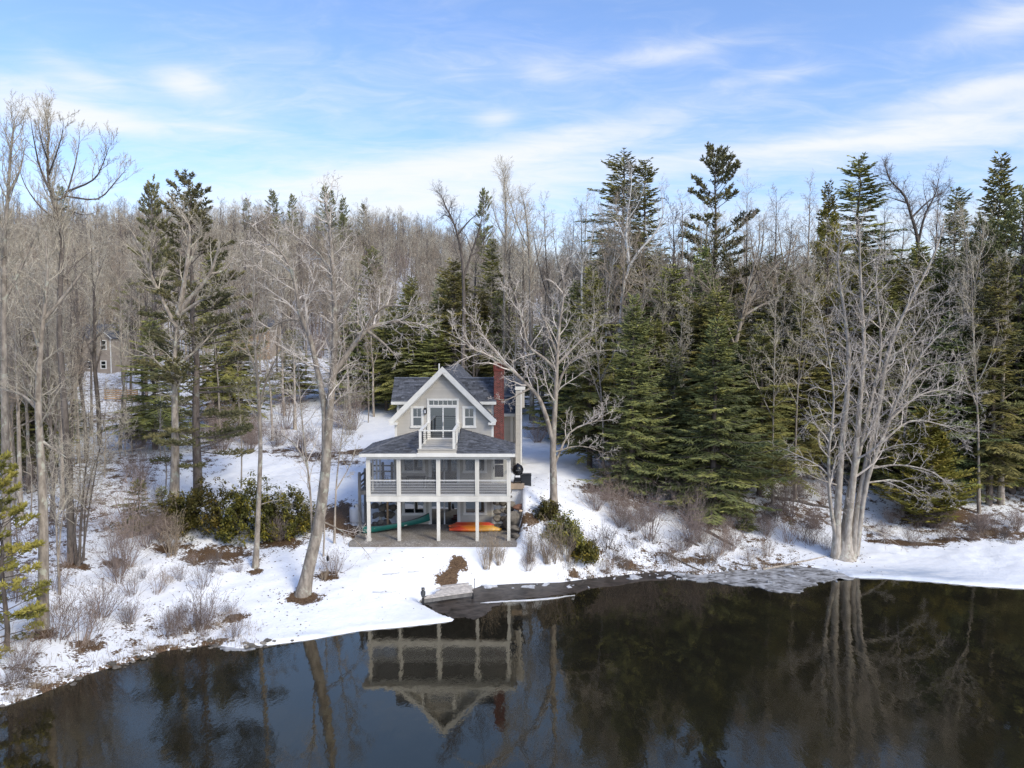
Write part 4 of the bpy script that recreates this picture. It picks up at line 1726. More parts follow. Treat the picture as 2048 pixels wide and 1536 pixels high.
def chair(x, y, rz, label):
    t = thing('patio_chair', label, 'chair', (x, y, ZF), 'patio chairs at the porch table', rz)
    A = Acc()
    A.box(-.23, .23, -.23, .23, .42, .445)
    part('seat', A, M['darkmetal'], t, origin=(0, 0, 0))
    A = Acc()
    for sx in (-.22, -.07, .07, .22):
        A.bar((sx, .22, .44), (sx, .29, .92), .02)
    A.bar((-.23, .29, .92), (.23, .29, .92), .03)
    part('backrest', A, M['darkmetal'], t, origin=(0, 0, 0))
    for sx in (-.21, .21):
        for sy in (-.21, .21):
            A = Acc()
            A.bar((sx, sy, 0), (sx, sy, .42), .025)
            part('leg', A, M['darkmetal'], t, origin=(0, 0, 0))
        A = Acc()
        A.bar((sx, -.2, .65), (sx, .26, .65), .025)
        A.bar((sx, -.2, .43), (sx, -.2, .65), .022)
        part('arm', A, M['darkmetal'], t, origin=(0, 0, 0))


chair(-7.25, 46.4, pi / 2, 'dark metal chair at the table end nearest the porch corner')
chair(-5.4, 46.3, -pi / 2, 'dark metal chair at the table end beside the sliding door')
chair(-8.35, 46.9, pi / 2.5, 'dark metal chair alone in the porch corner by the open screens')

# dock pulled onto the shore, owl decoy, stake
dk_o = G0(895, 1188, .3)
dock = thing('dock', 'small weathered grey plank dock tilted on the snowy shore', 'dock', dk_o)
dl, dr_ = G0(846, 1198, .42), G0(946, 1184, .42)
ul, ur = G0(884, 1170, .55), G0(936, 1164, .62)
npl = 7
for k in range(npl):
    f0, f1 = k / npl + .016, (k + 1) / npl - .018
    def _e(p, q, f): return p + (q - p) * f
    a0, a1 = _e(dl, ul, f0), _e(dl, ul, f1)
    b0, b1 = _e(dr_, ur, f0), _e(dr_, ur, f1)
    j = rnd.uniform(-.16, .42) if k > 1 else 0
    d = (b0 - a0) / np.linalg.norm(b0 - a0)
    a0, a1 = a0 + d * j, a1 + d * j
    b0, b1 = b0 + d * j * .4, b1 + d * j * .4
    dz = np.array((0, 0, rnd.uniform(-.012, .012)))
    A = Acc()
    A.hexa([p - (0, 0, .04) + dz for p in (a0, b0, b1, a1)], [p + dz for p in (a0, b0, b1, a1)], tint=rnd.random())
    part('plank', A, M['dockwood'], dock)
A = Acc()
A.bar(dl + (0, .04, -.14), dr_ + (0, .04, -.14), .06, .18)
part('edge_beam', A, M['greywood'], dock)
A = Acc()
A.bar(dr_ + (-.06, .05, -.14), ur + (-.06, 0, -.14), .06, .18)
A.bar(dl + (.5, .2, -.14), ul + (.1, 0, -.14), .06, .18)
part('joist', A, M['greywood'], dock)
for q in (dl + (.0, .05, 0), dr_ + (-.03, .05, 0)):
    A = Acc()
    A.box(q[0] - .06, q[0] + .06, q[1] - .06, q[1] + .06, -.6, .46 if q[0] < -3 else .36)
    part('dock_post', A, M['darkmetal'], dock)


def owl(c, label, h):
    t = thing('owl_decoy', label, 'owl decoy', c)
    m = M.setdefault('owl', paint('grey owl plastic', (.075, .08, .085), .6, .5, 14, .2, streak=False))
    A = Acc()
    A.lathe([(.0, 0), (.07, .01), (.105, .08), (.12, .2), (.105, .32), (.08, .38), (.098, .42), (.10, .47), (.075, .53), (.0, .55)], k=16)
    part('body', A, m, t, origin=(0, 0, 0), smooth=True)
    for sx in (-1, 1):
        A = Acc()
        A.add([(sx * .03, -.04, .52), (sx * .085, -.03, .50), (sx * .06, .02, .50), (sx * .075, -.035, .60)], None, [(0, 1, 3), (1, 2, 3), (2, 0, 3)])
        part('ear_tuft', A, m, t, origin=(0, 0, 0))
        A = Acc()
        A.add(*blob((sx * .04, -.085, .46), .02, 3, (1, .6, 1), 6, 8, 0))
        part('eye', A, M['capstone'], t, origin=(0, 0, 0))
        A = Acc()
        A.add(*blob((sx * .105, .01, .2), .13, 5, (.3, .6, 1.1), 8, 10, .05))
        part('wing', A, m, t, origin=(0, 0, 0), smooth=True)
    return t


q = dl + (.0, .05, .08)
owl(q, 'grey owl decoy perched on the outer corner post of the dock', .5)
q = hit(949, 1180)
A = Acc()
A.lathe([(.018, -.3), (.018, .62), (.03, .63), (.03, .68), (0, .69)], k=8)
thing('stake', 'thin dark metal stake standing in the snow at the right end of the dock', 'stake', q, data=A.mesh('stake', M['darkmetal']))
q = hit(656, 1150)
t = thing('bird_feeder', 'small dark bird feeder on a thin stake among bare shrub twigs', 'bird feeder', q)
A = Acc()
A.lathe([(.012, -.2), (.012, .86)], k=6)
part('stake', A, M['darkmetal'], t, origin=(0, 0, 0))
A = Acc()
A.lathe([(0, .80), (.06, .82), (.085, .95), (.07, 1.06), (.02, 1.14), (0, 1.15)], k=12)
part('feeder_body', A, M['darkmetal'], t, origin=(0, 0, 0), smooth=True)

# ------------------------------------------------------------------ far houses and fence on the left
fz = zs((196 - 1024) * 110 / FPX, 110)
x0, x1, xm = [(q - 1024) * 110 / FPX for q in (150, 227, 200)]
fh = thing('house', 'tan two storey house with white trimmed windows far among trees', 'house', ((x0 + x1) / 2, 110, fz))
FY = 110.0
zt = P(200, 676, FY)[2]
A = Acc()
A.box(x0, xm, FY, FY + 8, fz - 1, zt)
A.box(xm, x1, FY - .6, FY + 8, fz - 1, zt + .1)
xg = (xm + x1) / 2
A.add([(xm, FY - .6, zt + .1), (x1, FY - .6, zt + .1), (xg, FY - .6, zt + 1.0), (xm, FY + 8, zt + .1), (x1, FY + 8, zt + .1), (xg, FY + 8, zt + 1.0)], [(0, 2, 5, 3), (1, 4, 5, 2)], [(0, 1, 2), (3, 5, 4)])
fw = part('wall', A, M['tansiding'], fh)
A = Acc()
clap_front(A, FY - .6, xm, x1, fz, zt, e=.3)
clap_front(A, FY, x0, xm, fz, zt, e=.3)
part('siding', A, M['tansiding'], fw, stuff=True)
A = Acc()
for s, xe in ((-1, xm - .3), (1, x1 + .3)):
    slab(A, [(xe, FY - .9, zt - .05), (xe, FY + 8.3, zt - .05), (xg, FY + 8.3, zt + 1.15), (xg, FY - .9, zt + 1.15)], .12)
slab(A, [(x0 - .4, FY - .4, zt), (xm, FY - .4, zt), (xm, FY + 4, zt + 2.2), (x0 - .4, FY + 4, zt + 2.2)], .15)
part('roof', A, M['shingle'], fh)
A = Acc()
for s, xe in ((-1, xm - .3), (1, x1 + .3)):
    A.bar((xe, FY - .93, zt - .12), (xg, FY - .93, zt + 1.08), .06, .2, up=(0, 1, 0))
A.box(x1 - .12, x1 + .03, FY - .64, FY - .6, fz, zt)
part('trim_boards', A, M['trim'], fh)
for px0, px1, py0, py1, yy_ in [(201, 214, 680, 700, FY - .6), (171, 185, 722, 738, FY), (201, 214, 721, 738, FY - .6), (146, 151, 722, 736, FY - .0)]:
    a, b = P(px0, py0, yy_), P(px1, py1, yy_)
    A = Acc()
    A.box(a[0], b[0], yy_ - .08, yy_ + .02, b[2], a[2])
    w = part('window', A, M['trim'], fh)
    zm = (a[2] + b[2]) / 2
    for q0, q1 in ((b[2] + .14, zm - .05), (zm + .05, a[2] - .14)):
        A = Acc()
        A.box(a[0] + .16, b[0] - .16, yy_ - .095, yy_ - .082, q0, q1)
        part('pane', A, M['pane'], w)

cb = base(500, 118)
cz = cb[2]
ch2 = thing('cabin', 'brown wooden cabin half hidden in trees beyond the snowy clearing', 'cabin', cb)
x0, x1 = [(q - 1024) * 118 / FPX for q in (468, 540)]
zt = P(480, 652, 118)[2]
A = Acc()
A.box(x0, x1, 118, 124, cz - 2, zt)
w = part('wall', A, M['tansiding'], ch2)
for k in range(8):
    A = Acc()
    z = cz + (zt - cz) * k / 8
    A.box(x0 - .02, x1 + .02, 117.95, 118, z + .04, cz + (zt - cz) * (k + 1) / 8 - .03, tint=rnd.random())
    part('plank', A, M['tanwood'], w)
A = Acc()
slab(A, [(x0 - .5, 117.3, zt - .1), (x1 + .5, 117.3, zt - .1), (x1 + .5, 121, zt + 1.4), (x0 - .5, 121, zt + 1.4)], .15)
slab(A, [(x0 - .5, 124.7, zt - .1), (x1 + .5, 124.7, zt - .1), (x1 + .5, 121, zt + 1.4), (x0 - .5, 121, zt + 1.4)], .15)
part('roof', A, M['shingle'], ch2)

fb = base(240, 86)
fn = thing('fence', 'low tan board fence beside the snowy clearing at the wood edge', 'fence', fb)
x0, x1 = [(q - 1024) * 86 / FPX for q in (208, 272)]
for x in np.linspace(x0, x1, 4):
    A = Acc()
    z = zs(x, 86)
    A.box(x - .07, x + .07, 85.98, 86.12, z - .3, fb[2] + 1.35)
    part('post', A, M['greywood'], fn)
for k in range(5):
    A = Acc()
    z = fb[2] + .1 + k * .25
    A.box(x0 - .1, x1 + .1, 85.93, 85.975, z, z + .17, tint=rnd.random())
    part('board', A, M['tanwood'], fn)
# ------------------------------------------------------------------ vegetation
def bark_mat(name, dark, light, lichen=None, twig=False, band=0.0):
    def b(t, p):
        co = t.coord('Object', (1, 1, .35))
        n = t.noise(co, 5.0, 5, .6)
        c = t.mix(t.maprange(n, .3, .7), dark, light)
        if band:
            nb = t.noise(t.coord('Object', (1.2, 1.2, 7)), 3.0, 4, .6)
            c = t.mix(t.math('MULTIPLY', t.maprange(nb, .60, .66), band), c, (.04, .035, .03))
        if lichen:
            nl = t.noise(t.coord('Object', (1, 1, .8)), 2.6, 4, .65)
            c = t.mix(t.math('MULTIPLY', t.maprange(nl, .54, .66), .8), c, lichen)
        f = t.math('ADD', t.math('MULTIPLY', t.math('SUBTRACT', t.attr('tint'), .5), .35), 1.0)
        oi = t.n('ShaderNodeObjectInfo')
        f = t.math('MULTIPLY', f, t.math('ADD', t.math('MULTIPLY', oi.outputs['Random'], .34), .83))
        t.l(t.mix(1.0, c, f, 'MULTIPLY'), p.inputs['Base Color'])
        p.inputs['Roughness'].default_value = .85
        p.inputs['Specular IOR Level'].default_value = .2
        if not twig:
            t.bump(p, t.noise(t.coord('Object', (1, 1, .2)), 16, 4, .7), .6, .03)
    return mat(name, b)


M['bark'] = bark_mat('grey maple bark', (.18, .15, .12), (.39, .335, .275), (.45, .45, .36))
M['barkpale'] = bark_mat('pale grey bark', (.24, .205, .165), (.47, .42, .36), (.5, .49, .40))
M['twigpale'] = bark_mat('pale grey twigs', (.40, .35, .30), (.58, .52, .46), None, True)
M['barkdark'] = bark_mat('dark bark', (.075, .062, .052), (.16, .135, .115))
M['barkpine'] = bark_mat('pine bark', (.085, .066, .054), (.17, .14, .12), (.20, .20, .17))
M['birch'] = bark_mat('white birch bark', (.55, .53, .49), (.74, .72, .68), None, False, .85)
M['twig'] = bark_mat('grey twigs', (.33, .29, .225), (.49, .435, .345), None, True)
M['twigred'] = bark_mat('reddish twigs', (.215, .175, .135), (.35, .285, .215), None, True)
M['twigdark'] = bark_mat('dark twigs', (.10, .085, .075), (.18, .15, .135), None, True)
M['twigbirch'] = bark_mat('pale birch limbs', (.40, .37, .34), (.56, .53, .49), None, True)
M['shrubtwig'] = bark_mat('shrub twigs', (.17, .12, .095), (.30, .235, .19), None, True)


def leaf_mat(name, a, b_, c_, rough=.62):
    def b(t, p):
        f = t.attr('tint')
        n = t.noise(t.coord('Object'), .8, 4, .6)
        f = t.math('ADD', t.math('MULTIPLY', f, .75), t.math('MULTIPLY', t.math('SUBTRACT', n, .4), .7))
        c = t.ramp(f, [(.1, a), (.5, b_), (.92, c_)])
        oi = t.n('ShaderNodeObjectInfo')
        h = t.n('ShaderNodeHueSaturation')
        t.l(c, h.inputs['Color'])
        t.l(t.math('ADD', t.math('MULTIPLY', oi.outputs['Random'], .04), .48), h.inputs['Hue'])
        t.l(t.math('ADD', t.math('MULTIPLY', oi.outputs['Random'], .5), .75), h.inputs['Value'])
        t.l(h.outputs[0], p.inputs['Base Color'])
        p.inputs['Roughness'].default_value = rough
        p.inputs['Specular IOR Level'].default_value = .12
    return mat(name, b)


M['spruce'] = leaf_mat('spruce needles', (.085,.098,.046), (.19,.20,.075), (.34,.325,.10))
M['hemlock'] = leaf_mat('hemlock needles', (.098,.104,.044), (.22,.21,.068), (.36,.325,.095))
M['pine'] = leaf_mat('pine needles', (0.108, 0.118, 0.058), (0.216, 0.214, 0.09), (0.348, 0.318, 0.132))
M['pineyellow'] = leaf_mat('yellowed pine needles', (0.12, 0.115, 0.03), (0.25, 0.215, 0.05), (0.36, 0.295, 0.08))
M['cedar'] = leaf_mat('cedar sprays', (0.094, 0.1, 0.022), (0.206, 0.194, 0.037), (0.35, 0.294, 0.062))
M['rhodo'] = leaf_mat('rhododendron leaves', (0.05, 0.053, 0.018), (0.12, 0.112, 0.03), (0.33, 0.255, 0.04), .4)


# ---- small vector helpers on tuples
def vadd(a, b, k=1.0):
    return (a[0] + b[0] * k, a[1] + b[1] * k, a[2] + b[2] * k)


def vnorm(a):
    l = sqrt(a[0] * a[0] + a[1] * a[1] + a[2] * a[2]) + 1e-9
    return (a[0] / l, a[1] / l, a[2] / l)


def vcross(a, b):
    return (a[1] * b[2] - a[2] * b[1], a[2] * b[0] - a[0] * b[2], a[0] * b[1] - a[1] * b[0])


def side_dir(d, ang, az):
    """direction at angle ang from d, turned by az about it"""
    ref = (1, 0, 0) if abs(d[2]) > .8 else (0, 0, 1)
    u = vnorm(vcross(d, ref))
    w = vcross(d, u)
    s, c = sin(ang), cos(ang)
    ca, sa = cos(az), sin(az)
    return vnorm((d[0] * c + (u[0] * ca + w[0] * sa) * s, d[1] * c + (u[1] * ca + w[1] * sa) * s, d[2] * c + (u[2] * ca + w[2] * sa) * s))


class Grow:
    """branching of a bare tree: levels 1.. below given stems"""
    def __init__(s, rg, segs=(6, 5, 3, 2), wob=(.10, .22, .25, .3), up=(.10, .10, .08, .05), ang=(42, 48, 50, 45), num=(11, 9, 6, 4), lr=(.42, .48, .52, .55), maxlev=3, rmin=.006, t0=(.3, .2, .15, .1)):
        s.__dict__.update(locals())
        s.thick, s.fine = [], []

    def limb(s, p, d, L, r, lev):
        rg = s.rg
        n = s.segs[min(lev, 3)]
        pts = [p]
        st = L / n
        w, u = s.wob[min(lev, 3)], s.up[min(lev, 3)]
        for i in range(n):
            d = vnorm((d[0] + rg.gauss(0, w), d[1] + rg.gauss(0, w), d[2] + rg.gauss(0, w) * .8 + u))
            p = vadd(p, d, st)
            pts.append(p)
        rad = [max(s.rmin, r * (1 - .85 * i / n)) for i in range(n + 1)]
        sides = 5 if r > .05 else 3
        (s.thick if r > .075 else s.fine).append((pts, rad, sides, rg.random()))
        s.kids(pts, rad, L, lev)

    def kids(s, pts, rad, L, lev, k=1.0, t0=None):
        if lev >= s.maxlev:
            return
        rg = s.rg
        num = max(2, int(s.num[min(lev, 3)] * k * rg.uniform(.8, 1.25)))
        n = len(pts) - 1
        az = rg.uniform(0, 6.28)
        t0 = s.t0[min(lev, 3)] if t0 is None else t0
        for i in range(num):
            t = t0 + (1 - t0) * (i + rg.uniform(.1, .9)) / num
            f = min(t, .999) * n
            j = int(f)
            f -= j
            a, b = pts[j], pts[j + 1]
            q = (a[0] + (b[0] - a[0]) * f, a[1] + (b[1] - a[1]) * f, a[2] + (b[2] - a[2]) * f)
            d = vnorm((b[0] - a[0], b[1] - a[1], b[2] - a[2]))
            az += 2.4 + rg.uniform(-.5, .5)
            ang = R(s.ang[min(lev, 3)] * rg.uniform(.65, 1.3))
            r0 = rad[j] + (rad[j + 1] - rad[j]) * f
            Lc = L * s.lr[min(lev, 3)] * (1.12 - .62 * t) * rg.uniform(.6, 1.25)
            s.limb(q, side_dir(d, ang, az), Lc, max(s.rmin * 1.3, min(r0 * .62, Lc * .017 + .003)), lev + 1)


def finish_tree(t, gr, mats_trunk, mat_crown, base, litter=True):
    A = Acc()
    A.tubes(gr.thick)
    part('trunk', A, mats_trunk, t, origin=base, smooth=True)
    if gr.fine:
        A = Acc()
        A.tubes(gr.fine)
        part('crown', A, mat_crown, t, origin=base)


def smooth_line(pts, rad, n_per=3):
    """Catmull-Rom through stem points"""
    P_ = np.array(pts, float)
    r_ = np.array(rad, float)
    ext = np.concatenate([[2 * P_[0] - P_[1]], P_, [2 * P_[-1] - P_[-2]]])
    out, ro = [], []
    for i in range(1, len(ext) - 2):
        for k in range(n_per):
            t = k / n_per
            a, b, c, d = ext[i - 1], ext[i], ext[i + 1], ext[i + 2]
            out.append(.5 * ((2 * b) + (c - a) * t + (2 * a - 5 * b + 4 * c - d) * t * t + (3 * b - a - 3 * c + d) * t ** 3))
            ro.append(r_[i - 1] + (r_[i] - r_[i - 1]) * t)
    out.append(P_[-1])
    ro.append(r_[-1])
    return [tuple(p) for p in out], ro


def traced_tree(name, label, D, stems, seed, bark='bark', twig='twig', cat='tree', dens=1.0, flare=1.35, group=None, wander=.9, **kw):
    """a bare tree whose trunk and main limbs follow given outlines at depth D; each stem leaves that plane by its own smooth drift"""
    rg = random.Random(seed)
    px0, py0 = stems[0][1][0]
    b = P(px0, py0, D)
    gz = zs(b[0], b[1])
    org = np.array((b[0], b[1], gz))
    t = thing(name, label, cat, org, group)
    gr = Grow(rg, **kw)
    first = True
    done, segs_done = [], []
    for r0, pts in stems:
        drift = rg.uniform(-1, 1) * wander
        off0 = 0.0
        q = []
        m = len(pts)
        Ls = 0
        prev = None
        p0 = P(*pts[0], D)
        if done and not first:
            # start on the stem it leaves
            best = None
            for (pa, ya), (pb, yb) in segs_done:
                pa_, pb_ = np.array(pa, float), np.array(pb, float)
                ab = pb_ - pa_
                tt = float(np.clip(np.dot(np.subtract(pts[0], pa_), ab) / (ab @ ab + 1e-6), 0, 1))
                c_ = pa_ + ab * tt
                dd_ = float(np.hypot(*(c_ - pts[0])))
                if best is None or dd_ < best[0]:
                    best = (dd_, ya + (yb - ya) * tt, c_)
            if best and best[0] < 45 and pts[0][1] < py0 - 25:
                off0 = best[1]
                pts = [tuple(best[2])] + list(pts[1:])
        for i, (x, y) in enumerate(pts):
            f = i / max(1, m - 1)
            yo = off0 + drift * f * (0 if first else 1.6) + (drift * .4 * f if first else 0)
            v = P(x, y, D + yo)
            q.append(v - org)
            done.append(((x, y), yo))
            if i:
                segs_done.append((done[-2], done[-1]))
        if first:
            q[0][2] = -.15
        rad = [r0 * (1 - .86 * (i / (m - 1)) ** .9) for i in range(m)]
        if first and flare:
            pass
        sp, sr = smooth_line(q, rad, 3)
        if first or r0 > .12 and pts[0][1] > py0 - 40:
            sr[0] *= flare
            sr[1] *= 1 + (flare - 1) * .35
        L = sum(np.linalg.norm(np.subtract(sp[i + 1], sp[i])) for i in range(len(sp) - 1))
        gr.thick.append((sp, sr, 10 if r0 > .12 else 6, .5))
        k = max(.5, L / 7.0) * dens
        gr.kids(sp, sr, min(L, 8.0) * (.85 if first else 1.0), 0, k, (.42 if first and L > 8 else .22))
        first = False
    finish_tree(t, gr, M[bark], M[twig], (0, 0, 0))
    return t


TR = []
traced_tree('maple_tree', 'large grey bare maple leaning right from a brown melt ring by the shore', 38, [
    (.37, [(605, 1195), (620, 1125), (637, 1050), (649, 960), (655, 880), (660, 810), (667, 740), (670, 660), (668, 590), (664, 520), (658, 450), (648, 395)]),
    (.20, [(652, 930), (650, 860), (648, 812), (633, 733), (620, 677), (600, 627), (592, 577), (580, 535), (563, 507), (523, 470), (488, 438)]),
    (.17, [(668, 750), (690, 715), (715, 680), (742, 655), (775, 645), (815, 645), (845, 650), (860, 660)]),
    (.10, [(735, 662), (765, 685), (785, 705), (800, 728)]), (.09, [(725, 668), (748, 630), (775, 612), (815, 612), (835, 600)]),
    (.10, [(618, 670), (595, 640), (560, 645), (530, 668), (512, 700)]), (.09, [(664, 560), (640, 510), (600, 480), (570, 450)]), (.08, [(670, 640), (700, 600), (715, 560), (742, 530)]),
    (.075, [(628, 1100), (620, 980), (606, 860), (598, 760), (596, 690)]), (.05, [(615, 930), (590, 890), (560, 870), (530, 880)]), (.055, [(585, 560), (550, 555), (515, 530), (480, 520)]),
    (.05, [(640, 1040), (680, 1060), (720, 1090), (745, 1120)])], 1, 'bark', 'twigpale', dens=1.15, ang=(48, 50, 50, 45))
traced_tree('maple_tree', 'slim grey bare tree standing in the snow beside the dark rhododendron bushes', 40.5, [
    (.17, [(511, 1145), (515, 1060), (519, 960), (521, 880), (517, 790), (512, 720), (508, 640), (508, 560), (507, 490)]),
    (.08, [(519, 810), (530, 770), (548, 725), (572, 690), (600, 662)]), (.07, [(515, 750), (500, 710), (482, 660), (468, 612)]), (.05, [(512, 700), (530, 650), (545, 600)]),
    (.035, [(517, 1010), (560, 1000), (600, 1012)])], 2, dens=.9)
traced_tree('maple_tree', 'tall bare maple with many pale upswept forks standing left of the pine trunk', 47, [
    (.36, [(347, 1050), (350, 950), (350, 850), (349, 760), (350, 690), (357, 622)]),
    (.20, [(357, 630), (368, 570), (377, 500), (378, 450), (354, 408)]), (.18, [(358, 628), (384, 592), (420, 548), (438, 492), (455, 445)]), (.15, [(352, 655), (327, 605), (300, 545), (268, 470), (237, 433)]),
    (.13, [(358, 632), (400, 602), (440, 582), (487, 522)]), (.11, [(374, 545), (392, 490), (404, 428)]), (.12, [(350, 735), (398, 695), (446, 640)]), (.09, [(420, 548), (447, 540), (470, 510), (490, 470)]),
    (.08, [(300, 545), (302, 500), (310, 450)]), (.08, [(349, 760), (310, 720), (270, 700), (230, 705)])], 3, ang=(40, 45, 48, 45))
traced_tree('maple_tree', 'bare tree with a pale lichened trunk rising from the snow beside yellow pine boughs', 33, [
    (.26, [(84, 1268), (87, 1140), (86, 1010), (81, 900), (76, 800), (81, 700), (89, 620), (95, 540), (90, 470)]),
    (.09, [(80, 880), (110, 900), (140, 920)]), (.09, [(78, 820), (45, 790), (12, 780), (-20, 770)]), (.1, [(81, 700), (60, 640), (40, 590), (20, 540)]), (.1, [(89, 640), (130, 590), (165, 545), (200, 520)])], 4, dens=.95)
traced_tree('maple_tree', 'tall dark crowned bare tree reaching highest into the sky above the wooded hill', 40, [
    (.22, [(146, 1130), (139, 1000), (133, 880), (126, 770), (119, 670), (121, 560), (124, 490), (117, 440), (104, 396), (95, 340), (97, 270), (92, 225)]),
    (.07, [(104, 400), (130, 392), (146, 345), (156, 300), (160, 262)]), (.06, [(146, 388), (186, 360), (208, 322), (220, 285)]), (.06, [(138, 400), (195, 398), (232, 362), (256, 335)]), (.07, [(100, 388), (80, 335), (68, 280), (60, 232)]),
    (.06, [(117, 440), (82, 415), (50, 370), (34, 320)]), (.06, [(121, 560), (160, 520), (200, 490)]), (.05, [(99, 350), (112, 310), (124, 270), (128, 235)]), (.05, [(96, 320), (84, 285), (76, 245)]), (.05, [(110, 415), (135, 420), (170, 430), (200, 420)])], 5, 'barkdark', 'twig', dens=1.15, up=(.2, .22, .2, .1), ang=(30, 34, 36, 38), wander=1.6)
traced_tree('maple_tree', 'bare tree at the very edge left of the pale lichened trunk', 37, [
    (.24, [(14, 1180), (12, 1000), (10, 850), (8, 700), (8, 560), (9, 480), (16, 390), (22, 300), (30, 235)]),
    (.10, [(8, 600), (40, 540), (70, 470), (85, 440)]), (.08, [(9, 480), (-10, 400), (-14, 320)]), (.08, [(16, 390), (40, 340), (52, 280)])], 6, 'bark', 'twig', dens=1.0, up=(.2, .2, .2, .1), ang=(34, 38, 40, 40))
traced_tree('maple_tree', 'tall grey bare tree with a long straight trunk just right of the house', 46, [
    (.27, [(1108, 1030), (1107, 960), (1106, 900), (1108, 850), (1112, 780), (1114, 720), (1119, 650), (1126, 600), (1128, 550)]),
    (.17, [(1104, 885), (1092, 832), (1075, 792), (1050, 765), (1020, 738), (985, 714), (950, 700), (925, 682), (890, 662)]), (.11, [(1114, 740), (1086, 715), (1056, 690), (1045, 642), (1030, 592), (1008, 555)]),
    (.10, [(1113, 710), (1100, 672), (1085, 632), (1060, 600)]), (.11, [(1116, 730), (1150, 692), (1185, 662), (1218, 640)]), (.11, [(1112, 790), (1130, 738), (1162, 710), (1232, 698)]),
    (.09, [(1107, 935), (1140, 865), (1190, 842), (1222, 822)]), (.07, [(1107, 905), (1160, 892), (1215, 908)]), (.08, [(1010, 735), (980, 690), (955, 650), (935, 620)]), (.08, [(1062, 775), (1035, 790), (1010, 800), (985, 795)])], 7, 'bark', 'twigpale', dens=1.0, ang=(46, 48, 48, 45))
traced_tree('maple_tree', 'great many stemmed bare tree rising from one thick base at the frozen shore', 46, [
    (.27, [(1672, 1114), (1676, 1010), (1683, 900), (1694, 790), (1697, 700), (1688, 620), (1676, 535), (1680, 470)]),
    (.26, [(1688, 1124), (1702, 1000), (1712, 900), (1722, 780), (1728, 690), (1723, 600), (1720, 520), (1718, 440)]),
    (.24, [(1703, 1120), (1718, 1000), (1740, 895), (1760, 800), (1774, 715), (1802, 640), (1838, 570), (1872, 500), (1892, 430)]),
    (.18, [(1711, 1110), (1735, 960), (1772, 860), (1805, 775), (1850, 700), (1912, 640)]), (.17, [(1696, 1112), (1704, 980), (1745, 790), (1762, 690), (1752, 560), (1766, 480)]),
    (.14, [(1676, 1100), (1660, 1000), (1658, 900), (1668, 800), (1655, 700), (1640, 620)]),
    (.08, [(1758, 885), (1820, 842), (1882, 850), (1940, 874)]), (.08, [(1740, 935), (1800, 930), (1870, 946), (1905, 985)]), (.07, [(1732, 965), (1800, 962), (1865, 1003)]), (.08, [(1780, 840), (1840, 790), (1905, 780), (1965, 800)]),
    (.08, [(1690, 836), (1650, 826), (1612, 850), (1582, 892)]), (.06, [(1685, 972), (1632, 956), (1602, 940)]), (.08, [(1800, 785), (1860, 735), (1930, 722)]), (.08, [(1774, 715), (1815, 690), (1865, 620), (1915, 560)]),
    (.06, [(1720, 1050), (1760, 1065), (1800, 1090)]), (.58, [(1690, 1120), (1691, 1085), (1694, 1040), (1699, 985), (1704, 945)])], 8, 'barkpale', 'twigpale', dens=1.05, ang=(46, 46, 46, 45), up=(.10, .05, .04, .03))
traced_tree('birch_tree', 'white birch with a forked pale trunk before the dark double hemlock', 66, [
    (.19, [(1232, 830), (1238, 700), (1242, 630), (1247, 572), (1258, 532), (1253, 482), (1255, 430), (1262, 380), (1263, 335)]),
    (.13, [(1258, 534), (1280, 500), (1310, 466), (1325, 430), (1323, 382)]), (.07, [(1253, 490), (1232, 442), (1206, 430), (1180, 400)]), (.06, [(1255, 440), (1275, 410), (1290, 370)]), (.06, [(1310, 466), (1330, 440), (1345, 420)])], 9, 'birch', 'twigbirch', dens=.7, up=(.15, .15, .1, .05))
traced_tree('birch_tree', 'smaller white birch with a crooked fork left of the forked birch', 68, [
    (.14, [(1168, 830), (1165, 660), (1163, 560), (1164, 528), (1152, 500), (1140, 470)]), (.10, [(1164, 530), (1185, 472), (1190, 440)]), (.06, [(1152, 500), (1145, 510), (1130, 520)])], 10, 'birch', 'twigbirch', dens=.7)
traced_tree('birch_tree', 'thin leaning white birch between the two forked birches', 69, [
    (.10, [(1205, 800), (1213, 650), (1218, 580), (1226, 530), (1234, 480), (1242, 420)]), (.04, [(1226, 530), (1245, 500), (1255, 460)])], 11, 'birch', 'twigbirch', dens=.8)
traced_tree('maple_tree', 'spreading bare tree with a wide mauve twig crown above the bright spruce', 60, [
    (.26, [(1462, 930), (1464, 780), (1466, 740), (1471, 690), (1486, 632), (1502, 600), (1522, 570), (1562, 520), (1592, 490)]),
    (.13, [(1486, 632), (1532, 606), (1582, 586), (1642, 562)]), (.11, [(1468, 695), (1450, 640), (1440, 610), (1420, 580), (1388, 550)]), (.11, [(1476, 672), (1500, 560), (1517, 500), (1520, 440)]), (.09, [(1500, 605), (1560, 570), (1620, 520)]),
    (.08, [(1466, 740), (1500, 720), (1540, 700), (1575, 720)]), (.08, [(1440, 612), (1405, 610), (1370, 600)])], 12, 'bark', 'twigred', dens=1.5, ang=(40, 42, 42, 40), num=(11, 8, 6, 5))
traced_tree('maple_tree', 'thin stemmed bare tree fanning out behind the many stemmed shore tree', 57, [
    (.17, [(1912, 900), (1914, 800), (1916, 740), (1922, 672), (1931, 640), (1936, 560), (1931, 480), (1925, 430)]), (.09, [(1926, 655), (1951, 560), (1962, 500), (1965, 440)]), (.09, [(1929, 645), (1971, 668), (2001, 600), (2011, 520)]),
    (.07, [(1931, 640), (1920, 560), (1905, 500)]), (.07, [(1940, 660), (1985, 610), (2005, 560)])], 13, dens=1.0, up=(.2, .15, .1, .1))
